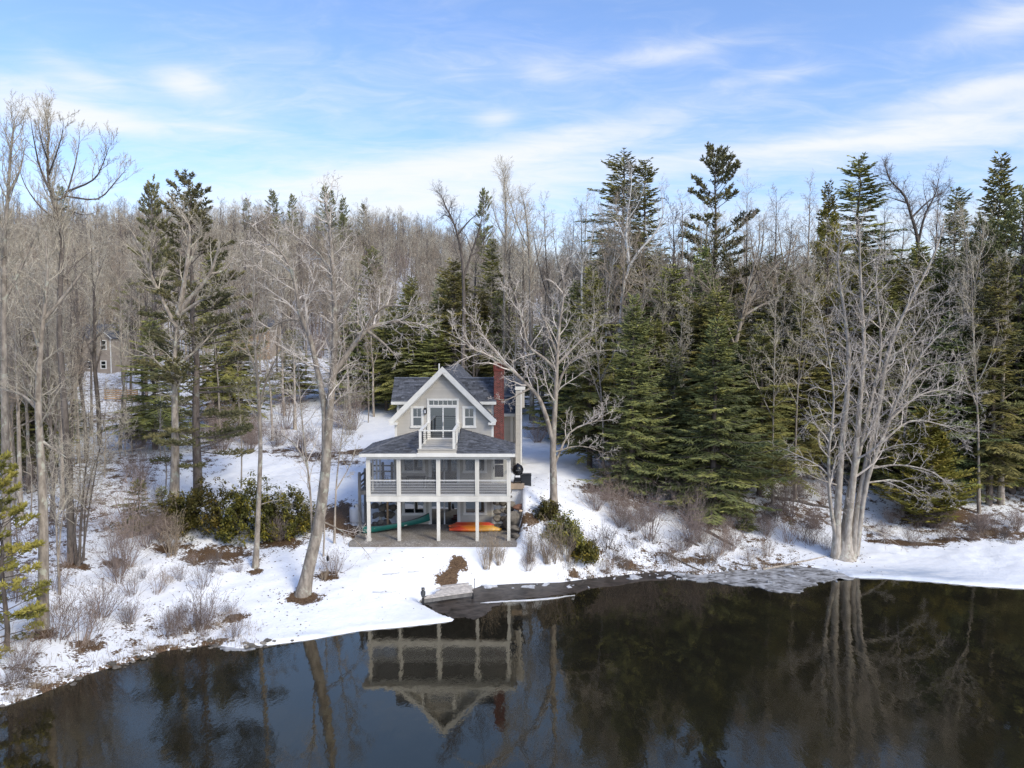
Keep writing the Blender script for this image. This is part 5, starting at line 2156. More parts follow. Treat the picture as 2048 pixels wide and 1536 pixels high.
traced_tree('maple_tree', 'bare tree with a dark spreading crown against the sky above the shore tree', 76, [
    (.30, [(1845, 900), (1843, 700), (1838, 560), (1835, 480), (1822, 430), (1808, 390), (1780, 360), (1770, 330)]), (.15, [(1836, 490), (1850, 430), (1870, 390), (1880, 345)]), (.12, [(1824, 435), (1860, 400), (1895, 380)]),
    (.10, [(1815, 405), (1795, 400), (1765, 390)])], 14, 'barkdark', 'twigdark', dens=1.2)
traced_tree('maple_tree', 'bare tree with curved dark limbs behind the main roof of the house', 72, [
    (.24, [(925, 850), (926, 720), (928, 620), (925, 525), (915, 470), (905, 440), (890, 410), (880, 385)]), (.14, [(926, 560), (945, 500), (958, 460), (968, 410)]), (.10, [(915, 470), (940, 440), (960, 425)]), (.08, [(905, 440), (890, 430), (875, 440)])], 15, 'barkdark', 'twigdark', dens=1.0)
traced_tree('maple_tree', 'tall straight grey bare trunk between the chimney and the small birch', 78, [
    (.25, [(1064, 850), (1063, 720), (1061, 600), (1058, 500), (1052, 430), (1045, 390)]), (.1, [(1060, 560), (1080, 500), (1090, 450)]), (.09, [(1058, 500), (1035, 450), (1020, 400), (1008, 350)])], 16, dens=1.2, up=(.2, .2, .1, .1))
traced_tree('maple_tree', 'thin grey bare tree with upright branches directly behind the chimney', 82, [
    (.2, [(1010, 850), (1008, 700), (1009, 560), (1012, 450), (1010, 380), (1006, 340)]), (.08, [(1010, 520), (1030, 450), (1035, 400)]), (.08, [(1010, 480), (992, 440), (985, 400)])], 17, 'bark', 'twig', dens=1.2, up=(.25, .2, .15, .1), ang=(30, 35, 38, 40))
traced_tree('maple_tree', 'dead grey trunk with short bare limbs among evergreens at the edge beyond the ice', 56, [
    (.22, [(2002, 1010), (2003, 850), (2008, 700), (2013, 600), (2017, 520)]), (.06, [(2005, 800), (2050, 770), (2090, 760)]), (.06, [(2008, 700), (1970, 690), (1940, 700)]), (.05, [(2004, 860), (1960, 850), (1930, 860)])], 18, 'bark', 'twig', dens=.8)
traced_tree('sapling', 'young multi stemmed bare sapling clump right of the dark bare trunk', 39.6, [
    (.08, [(158, 1128), (162, 1040), (170, 950), (178, 880), (176, 800)]), (.06, [(164, 1125), (176, 1030), (190, 950), (205, 860), (215, 790)]), (.06, [(152, 1130), (150, 1050), (160, 980), (158, 900)]), (.05, [(168, 1122), (172, 1000), (200, 900), (240, 850)])], 19, 'barkdark', 'twig', dens=.9)
traced_tree('sapling', 'thin crooked bare sapling between the two left shore trunks', 36, [
    (.06, [(118, 1150), (112, 1050), (104, 960), (98, 900)]), (.05, [(116, 1130), (124, 1040), (140, 980)]), (.04, [(110, 1020), (90, 980), (80, 950)])], 20, 'bark', 'twig', dens=1.0)
traced_tree('sapling', 'tall thin bare sapling at the right side of the maple by the shore', 43.5, [
    (.07, [(668, 1060), (672, 980), (680, 900), (690, 830), (700, 780)]), (.05, [(672, 980), (700, 930), (715, 880)])], 21, 'bark', 'twig', dens=1.0)
for k, (px, py, h, D, lab) in enumerate([(640, 1080, 6.5, 42, 'thin bare sapling close behind the leaning maple'), (476, 1010, 8, 52, 'slender bare sapling on the snow behind the rhododendron bushes'),
                                         (735, 830, 9, 78, 'slender bare tree at the wood edge left of the house'), (1230, 960, 8, 56, 'thin dead stem in front of the first dark spruce')]):
    b = base(px, D)
    t = thing('sapling', lab, 'tree', b)
    g = Grow(random.Random(40 + k), num=(10, 6, 4, 3), maxlev=2)
    pts, rad = smooth_line([(0, 0, -.1), (.1, 0, h * .3), (.05, .1, h * .65), (-.1, 0, h)], [.06, .05, .035, .01])
    g.thick.append((pts, rad, 6, .5))
    g.kids(pts, rad, h * .55, 0, 1.2, .3)
    finish_tree(t, g, M['bark'], M['twig'], (0, 0, 0))


prg = random.Random(8)
for k, (px, D, top, lab) in enumerate([(40, 45, 560, 'slender pale bare tree between the two leftmost shore trunks'), (58, 50, 600, 'slender pale bare tree behind the lichened trunk'), (158, 56, 590, 'slender pale bare tree at the left end of the snowy clearing'), (240, 60, 610, 'slender pale bare tree in front of the tan board fence'),
                                       (110, 52, 580, 'slender pale bare tree behind the dark bare trunk'), (183, 66, 560, 'slender bare tree standing in front of the tan two storey house'), (288, 62, 560, 'slender bare tree left of the bushy hemlock'), (440, 64, 560, 'slender pale bare tree rising from the middle of the clearing'),
                                       (545, 66, 600, 'slender bare tree at the back of the rough mound'), (590, 72, 620, 'slender bare tree behind the leaning maple crown'), (478, 70, 640, 'slender bare tree before the brown cabin'), (250, 70, 600, 'slender bare tree at the back of the clearing near the fence'), (700, 80, 600, 'slender bare tree at the wood edge before the left dormer'), (125, 47, 700, 'thin bare tree between the dark trunk and the sapling clump'), (25, 52, 700, 'thin bare tree in the shade behind the young pine')]):
    b = P(px, 900, D)
    gz_ = zs(b[0], D)
    pyb = 768 + FPX * math.tan(math.atan2(CAM[2] - gz_, D) - PITCH)
    w_ = prg.uniform(-14, 14)
    traced_tree('bare_tree', lab, D, [(prg.uniform(.10, .17), [(px, pyb), (px + w_ * .3, pyb * .65 + top * .35), (px + w_, pyb * .35 + top * .65), (px + w_ * 1.2, top)])], 60 + k, 'bark', 'twig' if k % 2 else 'twigred', dens=.8, wander=.3)
for k, (px, D, top, r_, lab) in enumerate([(1365, 67, 395, .2, 'bare tree with dark forks between the double hemlock and the tall pine'), (1545, 72, 380, .2, 'bare tree against the sky right of the tall pine'), (1600, 75, 360, .2, 'tall bare tree left of the leaning hemlock against the sky'), (1490, 74, 370, .18, 'bare tree close right of the tall pine top'), (1180, 76, 410, .18, 'bare tree left of the double hemlock against the sky'),
                                           (1110, 84, 400, .18, 'bare tree against the sky right of the grey straight trunk'), (1150, 82, 400, .16, 'thin bare tree against the sky beside the small birch'), (1770, 78, 400, .18, 'bare tree between the ragged spire and the dark crowned tree')]):
    b = P(px, 900, D)
    gz_ = zs(b[0], D)
    pyb = 768 + FPX * math.tan(math.atan2(CAM[2] - gz_, D) - PITCH)
    w_ = prg.uniform(-20, 20)
    f = top + (pyb - top) * .45
    traced_tree('bare_tree', lab, D, [(r_, [(px, pyb), (px + w_ * .3, pyb * .6 + top * .4), (px + w_, pyb * .3 + top * .7), (px + w_ * 1.3, top)]), (r_ * .6, [(px + w_ * .3, f), (px + 25, f - 50), (px + 36, f - 110), (px + 38, f - 160)]), (r_ * .6, [(px + w_ * .3, f + 20), (px - 28, f - 40), (px - 40, f - 100), (px - 46, f - 150)])],
                90 + k, 'barkdark' if k % 2 else 'bark', 'twigred' if k % 3 else 'twig', dens=.85)

for k, (px, D, top, r_, lab) in enumerate([(1208, 53.5, 560, .09, 'slender pale bare tree before the feathery green hemlock'), (1335, 54, 600, .08, 'slender pale bare tree in the gap right of the rusty tipped spruce'), (1545, 53.5, 590, .10, 'pale bare tree in front of the olive hemlock beside the bright tipped spruce'), (1590, 54.5, 540, .11, 'pale bare tree above the long fallen log'),
                                           (1805, 54, 560, .11, 'pale bare tree rising behind the low yellow green cedar'), (1958, 54.5, 520, .12, 'pale bare tree before the dark green hemlock at the bank'), (1120, 72, 520, .10, 'pale slender tree at the back of the snowy side yard')]):
    b = P(px, 900, D)
    gz_ = zs(b[0], D)
    pyb = 768 + FPX * math.tan(math.atan2(CAM[2] - gz_, D) - PITCH)
    w_ = prg.uniform(-26, 26)
    f = top + (pyb - top) * .5
    traced_tree('bare_tree', lab, D, [(r_, [(px, pyb), (px + w_ * .2, pyb * .65 + top * .35), (px + w_, pyb * .3 + top * .7), (px + w_ * 1.4, top)]), (r_ * .6, [(px + w_ * .5, f), (px + 22, f - 60), (px + 42, f - 120)]), (r_ * .6, [(px + w_ * .4, f + 40), (px - 30, f - 30), (px - 48, f - 100)])],
                120 + k, 'bark', 'twig', dens=.85, wander=.5)


# ---- bare forest trees: a few kinds, copied one by one
def bare_proto(seed, h, r, bark, twig, form):
    rg = random.Random(seed)
    kw = dict(num=(17, 9, 6, 4), maxlev=3, ang=(36, 40, 42, 42), up=(.16, .14, .1, .06), rmin=.011, lr=(.40, .46, .48, .5))
    if form == 'wide':
        kw.update(ang=(50, 46, 46, 42), lr=(.48, .48, .48, .5), up=(.10, .10, .08, .05))
    g = Grow(rg, **kw)
    lean = rg.uniform(-.03, .03)
    pts = [(lean * h * t + rg.gauss(0, .12) * (t > 0), rg.gauss(0, .12) * (t > 0), h * t - .3 * (t == 0)) for t in (0, .2, .4, .6, .8, 1)]
    rad = [r, r * .85, r * .7, r * .5, r * .28, .02]
    sp, sr = smooth_line(pts, rad, 2)
    g.thick.append((sp, sr, 7, .5))
    if form == 'fork':
        f = pts[2]
        for s in (-1, 1):
            q = [f, vadd(f, (s * h * .06, rg.uniform(-1, 1), h * .15)), vadd(f, (s * h * .10, rg.uniform(-1, 1), h * .33)), vadd(f, (s * h * .13, rg.uniform(-1, 1), h * .5))]
            a, b = smooth_line(q, [r * .5, r * .4, r * .25, .02], 2)
            g.thick.append((a, b, 6, .5))
            g.kids(a, b, h * .5, 0, .6, .3)
    g.kids(sp, sr, h * .62, 0, 1.15, .34)
    A = Acc()
    A.tubes(g.thick)
    tm = A.mesh('trunk', M[bark], smooth=True)
    A = Acc()
    A.tubes(g.fine)
    cm = A.mesh('crown', M[twig])
    A = Acc()
    A.tubes(g.thick, 0)
    A.tubes(g.fine, 1)
    return tm, cm, A.mesh('bare_tree', [M[bark], M[twig]]), h


BP = [bare_proto(100, 19, .20, 'bark', 'twig', 'tall'), bare_proto(101, 18, .19, 'bark', 'twigred', 'fork'), bare_proto(102, 17, .20, 'barkdark', 'twigred', 'wide'),
      bare_proto(103, 20, .21, 'barkdark', 'twigdark', 'tall'), bare_proto(104, 16, .17, 'bark', 'twig', 'wide'), bare_proto(105, 18, .18, 'bark', 'twigred', 'tall'), bare_proto(106, 19, .2, 'barkdark', 'twig', 'fork')]


# ---- evergreens
def ever_proto(seed, H_, Rm, kind, mat_leaf, bark='barkpine', base_f=.06):
    rg = random.Random(seed)
    tr, fo = [], []
    n = 9
    pts = [(rg.gauss(0, .05) * (i > 0), rg.gauss(0, .05) * (i > 0), H_ * i / n - .2 * (i == 0)) for i in range(n + 1)]
    r0 = .011 * H_ + .05
    tr.append((pts, [r0 * (1 - .93 * i / n) for i in range(n + 1)], 8, .5))
    zb = H_ * base_f
    az = rg.uniform(0, 6)

    ph = [rg.uniform(0, 6.28) for _ in range(4)]

    def uneven(az_, f_):
        return 1 + .17 * sin(az_ + ph[0]) + .13 * sin(2 * az_ + 9 * f_ + ph[1]) + .12 * sin(17 * f_ + ph[2])

    def spindle(p, d, l, w, tint):
        m = vadd(p, d, l * .42)
        fo.append(([p, (m[0], m[1], m[2] - l * .02), vadd(vadd(p, d, l), (0, 0, -l * .06))], [w * .45, w, 0], 3, tint))

    if kind in ('spruce', 'hemlock', 'cedar'):
        z = zb
        while z < H_ * .985:
            f = (z - zb) / (H_ - zb)
            prof = (1 - f) ** (.78 if kind == 'spruce' else (.50 if base_f > .2 else .64))
            if kind == 'cedar':
                prof = (1 - f) ** .55 * min(1, .6 + f * 2)
            nb = rg.choice((5, 5, 6, 7))
            for b in range(nb):
                az += 2 * pi / nb + rg.gauss(0, .25)
                if rg.random() < (.30 if base_f > .2 else .10):
                    continue
                L = Rm * prof * (rg.uniform(.5, 1.12) if rg.random() < .8 else rg.uniform(.9, 1.35)) * min(1.0, .55 + f * 6) * uneven(az, f) + .22
                btint = min(1, max(0, rg.gauss(.42, .24)))
                el = {'spruce': R(-14 + 58 * f ** 1.6), 'hemlock': R(4 + 40 * f ** 2), 'cedar': R(25 + 35 * f)}[kind] + rg.gauss(0, .10)
                zz_ = z + rg.uniform(-.15, .15)
                d = (cos(az) * cos(el), sin(az) * cos(el), sin(el))
                p = (0, 0, zz_)
                k = max(4, int(L / .30))
                bp = [p]
                up = .10 if kind == 'spruce' else (-.06 if kind == 'hemlock' else .05)
                for i in range(k):
                    d = vnorm((d[0] + rg.gauss(0, .05), d[1] + rg.gauss(0, .05), d[2] + (up if i > k * .4 else -.02) + rg.gauss(0, .03)))
                    p = vadd(p, d, L / k)
                    bp.append(p)
                step = [bp[0], bp[k // 2], bp[-1]]
                tr.append((step, [.012 + L * .009, .008 + L * .005, 0], 3, .5))
                st = {'spruce': .17, 'hemlock': .165, 'cedar': .17}[kind]
                m = int(L * .86 / st)
                for i in range(m):
                    t = .14 + .86 * (i + rg.random()) / max(1, m)
                    q = t * k
                    j = min(k - 1, int(q))
                    a, c = bp[j], bp[j + 1]
                    g = (a[0] + (c[0] - a[0]) * (q - j), a[1] + (c[1] - a[1]) * (q - j), a[2] + (c[2] - a[2]) * (q - j))
                    dd = vnorm((c[0] - a[0], c[1] - a[1], c[2] - a[2]))
                    for s in (-1, 1):
                        an = s * R(rg.uniform(38, 66))
                        ca, sa = cos(an), sin(an)
                        l = min(.85, .22 + L * .40 * (1 - t) * rg.uniform(.6, 1.2)) * rg.uniform(.8, 1.15)
                        dz = dd[2] * .6 + rg.gauss(-.10 if kind != 'cedar' else .25, .16)
                        e = vnorm((dd[0] * ca - dd[1] * sa, dd[0] * sa + dd[1] * ca, dz))
                        w = {'spruce': .040, 'hemlock': .036, 'cedar': .042}[kind] * rg.uniform(.8, 1.3)
                        ti = min(1, max(0, btint + rg.gauss(0, .14) + .16 * (t > .8)))
                        spindle(g, e, l, w, ti)
                        if l > .34:
                            for s2 in (-1, 1):
                                a2 = an + s2 * R(42)
                                e2 = vnorm((dd[0] * cos(a2) - dd[1] * sin(a2), dd[0] * sin(a2) + dd[1] * cos(a2), dz - .1))
                                spindle(vadd(g, e, l * rg.uniform(.3, .6)), e2, l * .5, w * .85, ti)
                spindle(bp[-2], vnorm((d[0], d[1], d[2])), .34, .04, min(1, btint + .2))
            z += {'spruce': .27, 'hemlock': .30, 'cedar': .27}[kind] * rg.uniform(.75, 1.25) * (1 if f < .75 else .8)
        for b in range(70):
            f = rg.uniform(.0, .5) ** 1.2
            a2 = rg.uniform(0, 6.28)
            l = Rm * rg.uniform(.3, .75)
            z_ = zb * .4 + f * (H_ - zb)
            d2 = (cos(a2), sin(a2), rg.uniform(-.35, .05))
            p1 = vadd((0, 0, z_), d2, l * .5)
            p2 = vadd(p1, (d2[0], d2[1], d2[2] - .15), l * .5)
            tr.append(([(0, 0, z_), p1, p2], [.022, .014, 0], 3, .9))
            for _ in range(5):
                g = vadd(p1, (p2[0] - p1[0], p2[1] - p1[1], p2[2] - p1[2]), rg.uniform(-.5, 1))
                e = vnorm((d2[0] + rg.gauss(0, .7), d2[1] + rg.gauss(0, .7), rg.gauss(-.1, .3)))
                tr.append(([g, vadd(g, e, .3), vadd(g, e, .6)], [.008, .007, 0], 3, .9))
        for b in range(3):
            spindle((0, 0, H_ * .95 + b * .1), (rg.gauss(0, .08), rg.gauss(0, .08), 1), .45, .04, .6)
    else:   # white pine: open whorls, plates of needle tufts
        z = zb
        while z < H_ * .985:
            f = (z - zb) / (H_ - zb)
            nb = rg.choice((4, 5, 5))
            for b in range(nb):
                if rg.random() < (.42 if Rm > 4.3 else .16):
                    continue
                az += 2 * pi / nb + rg.gauss(0, .3)
                L = Rm * ((1 - f) ** .58) * rg.uniform(.5, 1.2) * uneven(az, f) + .35
                btint = min(1, max(0, rg.gauss(.45, .2)))
                el = R(-2 + 48 * f ** 1.5) + rg.gauss(0, .12)
                d = (cos(az) * cos(el), sin(az) * cos(el), sin(el))
                p = (0, 0, z + rg.uniform(-.25, .25))
                k = max(4, int(L / .5))
                bp = [p]
                for i in range(k):
                    d = vnorm((d[0] + rg.gauss(0, .09), d[1] + rg.gauss(0, .09), d[2] + .035 + rg.gauss(0, .05)))
                    p = vadd(p, d, L / k)
                    bp.append(p)
                tr.append(([bp[0], bp[k // 3], bp[2 * k // 3], bp[-1]], [.014 + L * .010, .012 + L * .007, .01 + L * .004, 0], 4, .5))

                def tuft(c, dirn, ti):
                    for _ in range(5):
                        e = vnorm((dirn[0] + rg.gauss(0, .75), dirn[1] + rg.gauss(0, .75), dirn[2] + rg.gauss(.25, .5)))
                        fo.append(([c, vadd(c, e, .12), vadd(c, e, rg.uniform(.2, .30))], [.011, .036, 0], 3, min(1, max(0, ti + rg.gauss(0, .12)))))
                m = max(3, int(L / .30))
                for i in range(m):
                    t = .36 + .64 * (i + .5) / m
                    q = t * k
                    j = min(k - 1, int(q))
                    a, c = bp[j], bp[j + 1]
                    g = vadd(a, (c[0] - a[0], c[1] - a[1], c[2] - a[2]), q - j)
                    dd = vnorm((c[0] - a[0], c[1] - a[1], c[2] - a[2]))
                    for s in (-1, 1):
                        an = s * R(rg.uniform(35, 65))
                        e = vnorm((dd[0] * cos(an) - dd[1] * sin(an), dd[0] * sin(an) + dd[1] * cos(an), dd[2] + rg.uniform(0, .3)))
                        l = (.25 + L * .30 * (1.15 - t)) * rg.uniform(.7, 1.2)
                        tp = vadd(g, e, l)
                        tr.append(([g, vadd(g, e, l * .5), tp], [.012, .009, 0], 3, .5))
                        for u in ((.35, .7, 1.0) if l > .6 else (.55, 1.0)):
                            tuft(vadd(g, e, l * u), e, btint)
                tuft(bp[-1], d, btint)
            z += rg.uniform(.5, .85) * (1 if f < .7 else .7)
    A = Acc()
    A.tubes(tr[:1])
    A.tubes(tr[1:])
    tm = A.mesh('trunk', M[bark], smooth=True)
    A = Acc()
    A.tubes(fo)
    cm = A.mesh('crown', M[mat_leaf])
    return tm, cm, H_, Rm


EP = {'spruce': [ever_proto(1, 14, 3.0, 'spruce', 'spruce'), ever_proto(2, 12, 3.0, 'spruce', 'spruce')],
      'hemlock': [ever_proto(3, 15, 3.2, 'hemlock', 'hemlock', base_f=.08), ever_proto(4, 13, 2.9, 'hemlock', 'hemlock', base_f=.1)],
      'tallhem': [ever_proto(11, 20, 3.0, 'hemlock', 'hemlock', base_f=.25)],
      'pine': [ever_proto(5, 20, 4.0, 'pine', 'pine', base_f=.30), ever_proto(6, 18, 3.6, 'pine', 'pine', base_f=.2)],
      'bigpine': [ever_proto(15, 22, 4.6, 'pine', 'pine', base_f=.13)],
      'yellowpine': [ever_proto(7, 16, 2.8, 'pine', 'pineyellow', base_f=.25)],
      'cedar': [ever_proto(8, 9, 2.2, 'cedar', 'cedar', base_f=.02)],
      'youngpine': [ever_proto(9, 9, 2.0, 'pine', 'pineyellow', base_f=.06)],
      'fir': [ever_proto(10, 4.5, 1.3, 'spruce', 'spruce', base_f=.03)]}
ENAME = {'bigpine': 'pine_tree', 'spruce': 'spruce_tree', 'hemlock': 'hemlock_tree', 'tallhem': 'hemlock_tree', 'pine': 'pine_tree', 'yellowpine': 'pine_tree', 'cedar': 'cedar_tree', 'youngpine': 'pine_tree', 'fir': 'fir_sapling'}


def evergreen(kind, px, top, D, wpx, label, var=0, group=None, rz=None):
    b = base(px, D)
    tz = P(px, top, D)[2]
    h = tz - b[2]
    pr = EP[kind][var % len(EP[kind])]
    t = thing(ENAME[kind], label, 'tree', b, group, rnd.uniform(0, 6.28) if rz is None else rz)
    sz = h / pr[2]
    sx = wpx * D / FPX / (2 * pr[3])
    sx = min(max(sx * 1.12, sz * .6), sz * 1.9)
    t.scale = (sx, sx, sz)
    link('trunk', pr[0], t)
    link('crown', pr[1], t)
    return t


for a in [('spruce', 1265, 588, 52, 175, 'dark spruce with a rusty tip, nearest the house on its right', 0), ('spruce', 1432, 640, 50.5, 225, 'bright tipped green spruce in front of the evergreen stand', 1),
          ('hemlock', 1180, 535, 57, 150, 'feathery green hemlock behind the tall bare tree beside the house', 0), ('spruce', 1345, 690, 54, 150, 'dark spruce between the rusty tipped and the bright tipped one', 1),
          ('hemlock', 1525, 645, 55, 160, 'olive green hemlock right of the bright tipped spruce', 1), ('tallhem', 1243, 300, 74, 175, 'tall dark hemlock spire behind the white birch', 0),
          ('tallhem', 1286, 316, 75, 130, 'second hemlock spire joined at the right of the tall dark one', 0), ('pine', 1425, 305, 76, 190, 'tall pine with a full whorled top against the sky', 1),
          ('tallhem', 1706, 308, 76, 180, 'dark ragged spire of a hemlock against the sky beside the yellowish pine', 0), ('hemlock', 1648, 368, 70, 120, 'dark leaning hemlock just left of the ragged spire', 0),
          ('yellowpine', 1650, 440, 62, 135, 'yellowish pine among the dark evergreens', 0), ('hemlock', 1985, 312, 68, 170, 'tall olive hemlock near the edge with a broken looking top', 1),
          ('pine', 2035, 398, 58, 190, 'soft grey green pine cut off by the picture edge', 0), ('tallhem', 1900, 372, 66, 120, 'narrow olive hemlock left of the tall broken topped one', 0),
          ('cedar', 1868, 815, 52.5, 190, 'low yellow green cedar with boughs reaching the snow behind the shore tree', 0), ('hemlock', 1990, 520, 56, 170, 'dark green hemlock above the brown bank at the edge', 1),
          ('hemlock', 1605, 590, 58, 150, 'shaded hemlock under the yellowish pine', 0), ('hemlock', 1770, 530, 60, 170, 'dark hemlock right behind the many stemmed shore tree', 1),
          ('hemlock', 1480, 660, 62, 140, 'dark hemlock behind the bright tipped spruce', 0), ('spruce', 1390, 590, 61, 140, 'narrow dark spruce top behind the gap of the two front spruces', 0),
          ('hemlock', 1310, 640, 60, 140, 'dark hemlock just behind the rusty tipped spruce', 1), ('hemlock', 1570, 545, 62, 150, 'tall shaded hemlock under the mauve twig crown', 0),
          ('hemlock', 1715, 490, 62, 150, 'olive hemlock behind the left stems of the shore tree', 1), ('hemlock', 1935, 470, 60, 150, 'olive hemlock behind the thin fanning tree', 0),
          ('hemlock', 1830, 490, 62, 140, 'mid green hemlock behind the right stems of the shore tree', 1), ('pine', 1960, 450, 61, 190, 'light olive pine behind the pale bare tree at the bank', 0), ('hemlock', 1800, 520, 62, 170, 'olive hemlock filling the wood right of the ragged spire', 1), ('hemlock', 1880, 500, 64, 160, 'olive hemlock between the dark crowned tree and the narrow one', 0), ('yellowpine', 2060, 480, 60, 170, 'yellow olive pine at the right edge of the wood', 0), ('hemlock', 1735, 600, 60, 150, 'olive hemlock just behind the stems of the shore tree', 1), ('hemlock', 2085, 430, 57, 200, 'dark hemlock half outside the picture edge', 0),
          ('hemlock', 826, 556, 82, 120, 'green hemlock whose tip shows above the left dormer', 0), ('hemlock', 908, 520, 84, 150, 'blackish hemlock behind the main roof ridge', 1),
          ('hemlock', 985, 480, 95, 120, 'brownish green hemlock far behind the chimney', 0), ('hemlock', 772, 640, 84, 120, 'dark hemlock behind the left end of the house', 1),
          ('hemlock', 870, 640, 80, 140, 'dark bushy hemlock close behind the house', 0), ('hemlock', 955, 640, 80, 140, 'dark hemlock between the main ridge and the chimney', 1), ('hemlock', 1030, 690, 82, 110, 'low dark hemlock behind the rear wing', 0),
          ('hemlock', 700, 650, 90, 110, 'dark hemlock at the wood edge left of the house', 0), ('hemlock', 1118, 700, 78, 110, 'low hemlock behind the tall bare tree beside the yard', 1),
          ('bigpine', 388, 358, 49, 270, 'tall white pine with layered boughs over the snowy clearing', 0), ('hemlock', 305, 640, 60, 150, 'bushy green hemlock at the edge of the snowy clearing', 1),
          ('pine', 313, 370, 92, 95, 'flat topped pine standing above the distant wood line', 0), ('hemlock', 480, 640, 78, 130, 'olive hemlock between the maple and the cabin', 0), ('hemlock', 585, 660, 88, 120, 'olive hemlock behind the leaning maple', 1),
          ('pine', 268, 560, 116, 90, 'mid green pine beyond the tan two storey house', 1), ('hemlock', 430, 500, 70, 120, 'olive hemlock right of the layered white pine', 1), ('hemlock', 60, 720, 52, 150, 'shaded hemlock behind the left trunks', 0), ('hemlock', 150, 800, 66, 90, 'small dark hemlock before the tan house', 1),
          ('pine', 750, 500, 150, 75, 'dark pine on the hillside above the left dormer', 0), ('pine', 968, 385, 150, 60, 'pine rising over the wood line above the chimney', 1),
          ('fir', 268, 962, 44.5, 75, 'small dark fir in the snow left of the rhododendrons', 0), ('fir', 315, 975, 45.5, 50, 'little fir beside the bare maple base', 0), ('fir', 475, 990, 50, 60, 'small fir behind the rhododendron bushes', 0),
          ('youngpine', -14, 930, 31, 140, 'young yellow green pine at the left edge by the shore', 0), ('fir', 1500, 1015, 49.5, 80, 'low fir boughs spreading right of the bright tipped spruce', 0),
          ('fir', 1590, 1040, 50.5, 26, 'tiny fir seedling in the snow by the fallen log', 0), ('fir', 1720, 960, 60, 60, 'small fir in the shade behind the shore tree', 0)]:
    evergreen(*a)
for k, (px, top, D, w) in enumerate([(552, 384, 235, 42), (590, 392, 225, 36), (655, 374, 220, 40), (668, 384, 222, 36), (690, 398, 215, 34), (690, 430, 200, 40), (135, 375, 220, 50), (730, 410, 225, 30), (560, 440, 180, 44), (500, 400, 230, 34)]):
    evergreen('pine', px, top, D, w, 'distant dark pine standing above the bare wood on the hill crest', k, 'distant pines on the hill crest')


frg2 = random.Random(55)
for lab, grp, x0, x1, d0, d1, t0, t1, n in [('shaded hemlock in the dense evergreen stand right of the snowy side yard', 'hemlocks filling the evergreen stand', 1150, 2190, 57, 78, 490, 700, 48),
                                            ('dark hemlock in the wood behind the house', 'hemlocks in the wood behind the house', 600, 1130, 84, 118, 540, 680, 20),
                                            ('olive hemlock among the bare trees left of the clearing', 'hemlocks in the wood left of the clearing', -60, 130, 58, 105, 640, 800, 10)]:
    for _ in range(n):
        D = frg2.uniform(d0, d1)
        evergreen(frg2.choice(['hemlock', 'hemlock', 'spruce']), frg2.uniform(x0, x1), frg2.uniform(t0, t1), D, frg2.uniform(125, 195) * 68 / D, lab, frg2.randrange(2), grp)


# ---- the wood: individual bare trees near, one mass on the hill
def clear_of(x, y):
    """places where no forest tree stands: clearing, yard, house, shore"""
    px = 1024 + x / y * FPX
    if y < 44 or (y < 62 and x < 8 and x > -28):
        return False
    if 220 < px < 800 and y < 78:
        return False
    if 640 < px < 830 and y < 80:
        return False
    if 780 < px < 1060 and y < 76:
        return False
    if 1035 < px < 1165 and y < 76:
        return False
    if (166 < px < 190 or 194 < px < 230 or 205 < px < 262 and y < 86) and 44 < y < 112:
        return False
    if 466 < px < 500 and 70 < y < 119:
        return False
    if x >= 8 and y < 57 + .1 * x:
        return False
    if x < -22 and y < 36:
        return False
    if px > 1440 and y < 80 and (int(px * 7.3) % 10) < 7:
        return False
    if px > 2250 or px < -250:
        return False
    return shore_dist(np.array([x]), np.array([y]))[0] > 4


frg = random.Random(77)
cand = []
for _ in range(9000):
    y = frg.uniform(44, 126) if frg.random() < .75 else frg.uniform(44, 80)
    x = frg.uniform(-1, 1) * (y * .86 + 4) if frg.random() < .7 else -frg.uniform(.5, .86) * y
    if not clear_of(x, y):
        continue
    if any((x - a) ** 2 + (y - b) ** 2 < (2.6 if y < 80 else 3.4) ** 2 for a, b in cand[-260:]) or any((x - a) ** 2 + (y - b) ** 2 < 2.2 ** 2 for a, b in cand):
        continue
    cand.append((x, y))
    if len(cand) >= 262:
        break
cz = zg(np.array([c[0] for c in cand]), np.array([c[1] for c in cand]))
GROUPS = [('grey bare hardwood tree standing in the leafless wood behind the clearing', 'bare trees of the wood left of the house'),
          ('grey bare hardwood tree standing in the wood behind the house', 'bare trees of the wood behind the house'),
          ('grey bare hardwood tree standing among the evergreens beyond the frozen shore', 'bare trees among the evergreens')]
for (x, y), z in zip(cand, cz):
    px = 1024 + x / y * FPX
    g = 0 if px < 760 else (1 if px < 1180 else 2)
    pr = BP[frg.randrange(len(BP))]
    sc = frg.uniform(.72, 1.12) * (1.10 if g == 2 else 1.0)
    if 40 < y < 62:
        sc *= .8
    t = thing('bare_tree', GROUPS[g][0], 'tree', (x, y, z - .1), GROUPS[g][1], frg.uniform(0, 6.28))
    t.scale = (sc, sc, sc * frg.uniform(.9, 1.1))
    link('trunk', pr[0], t)
    link('crown', pr[1], t)

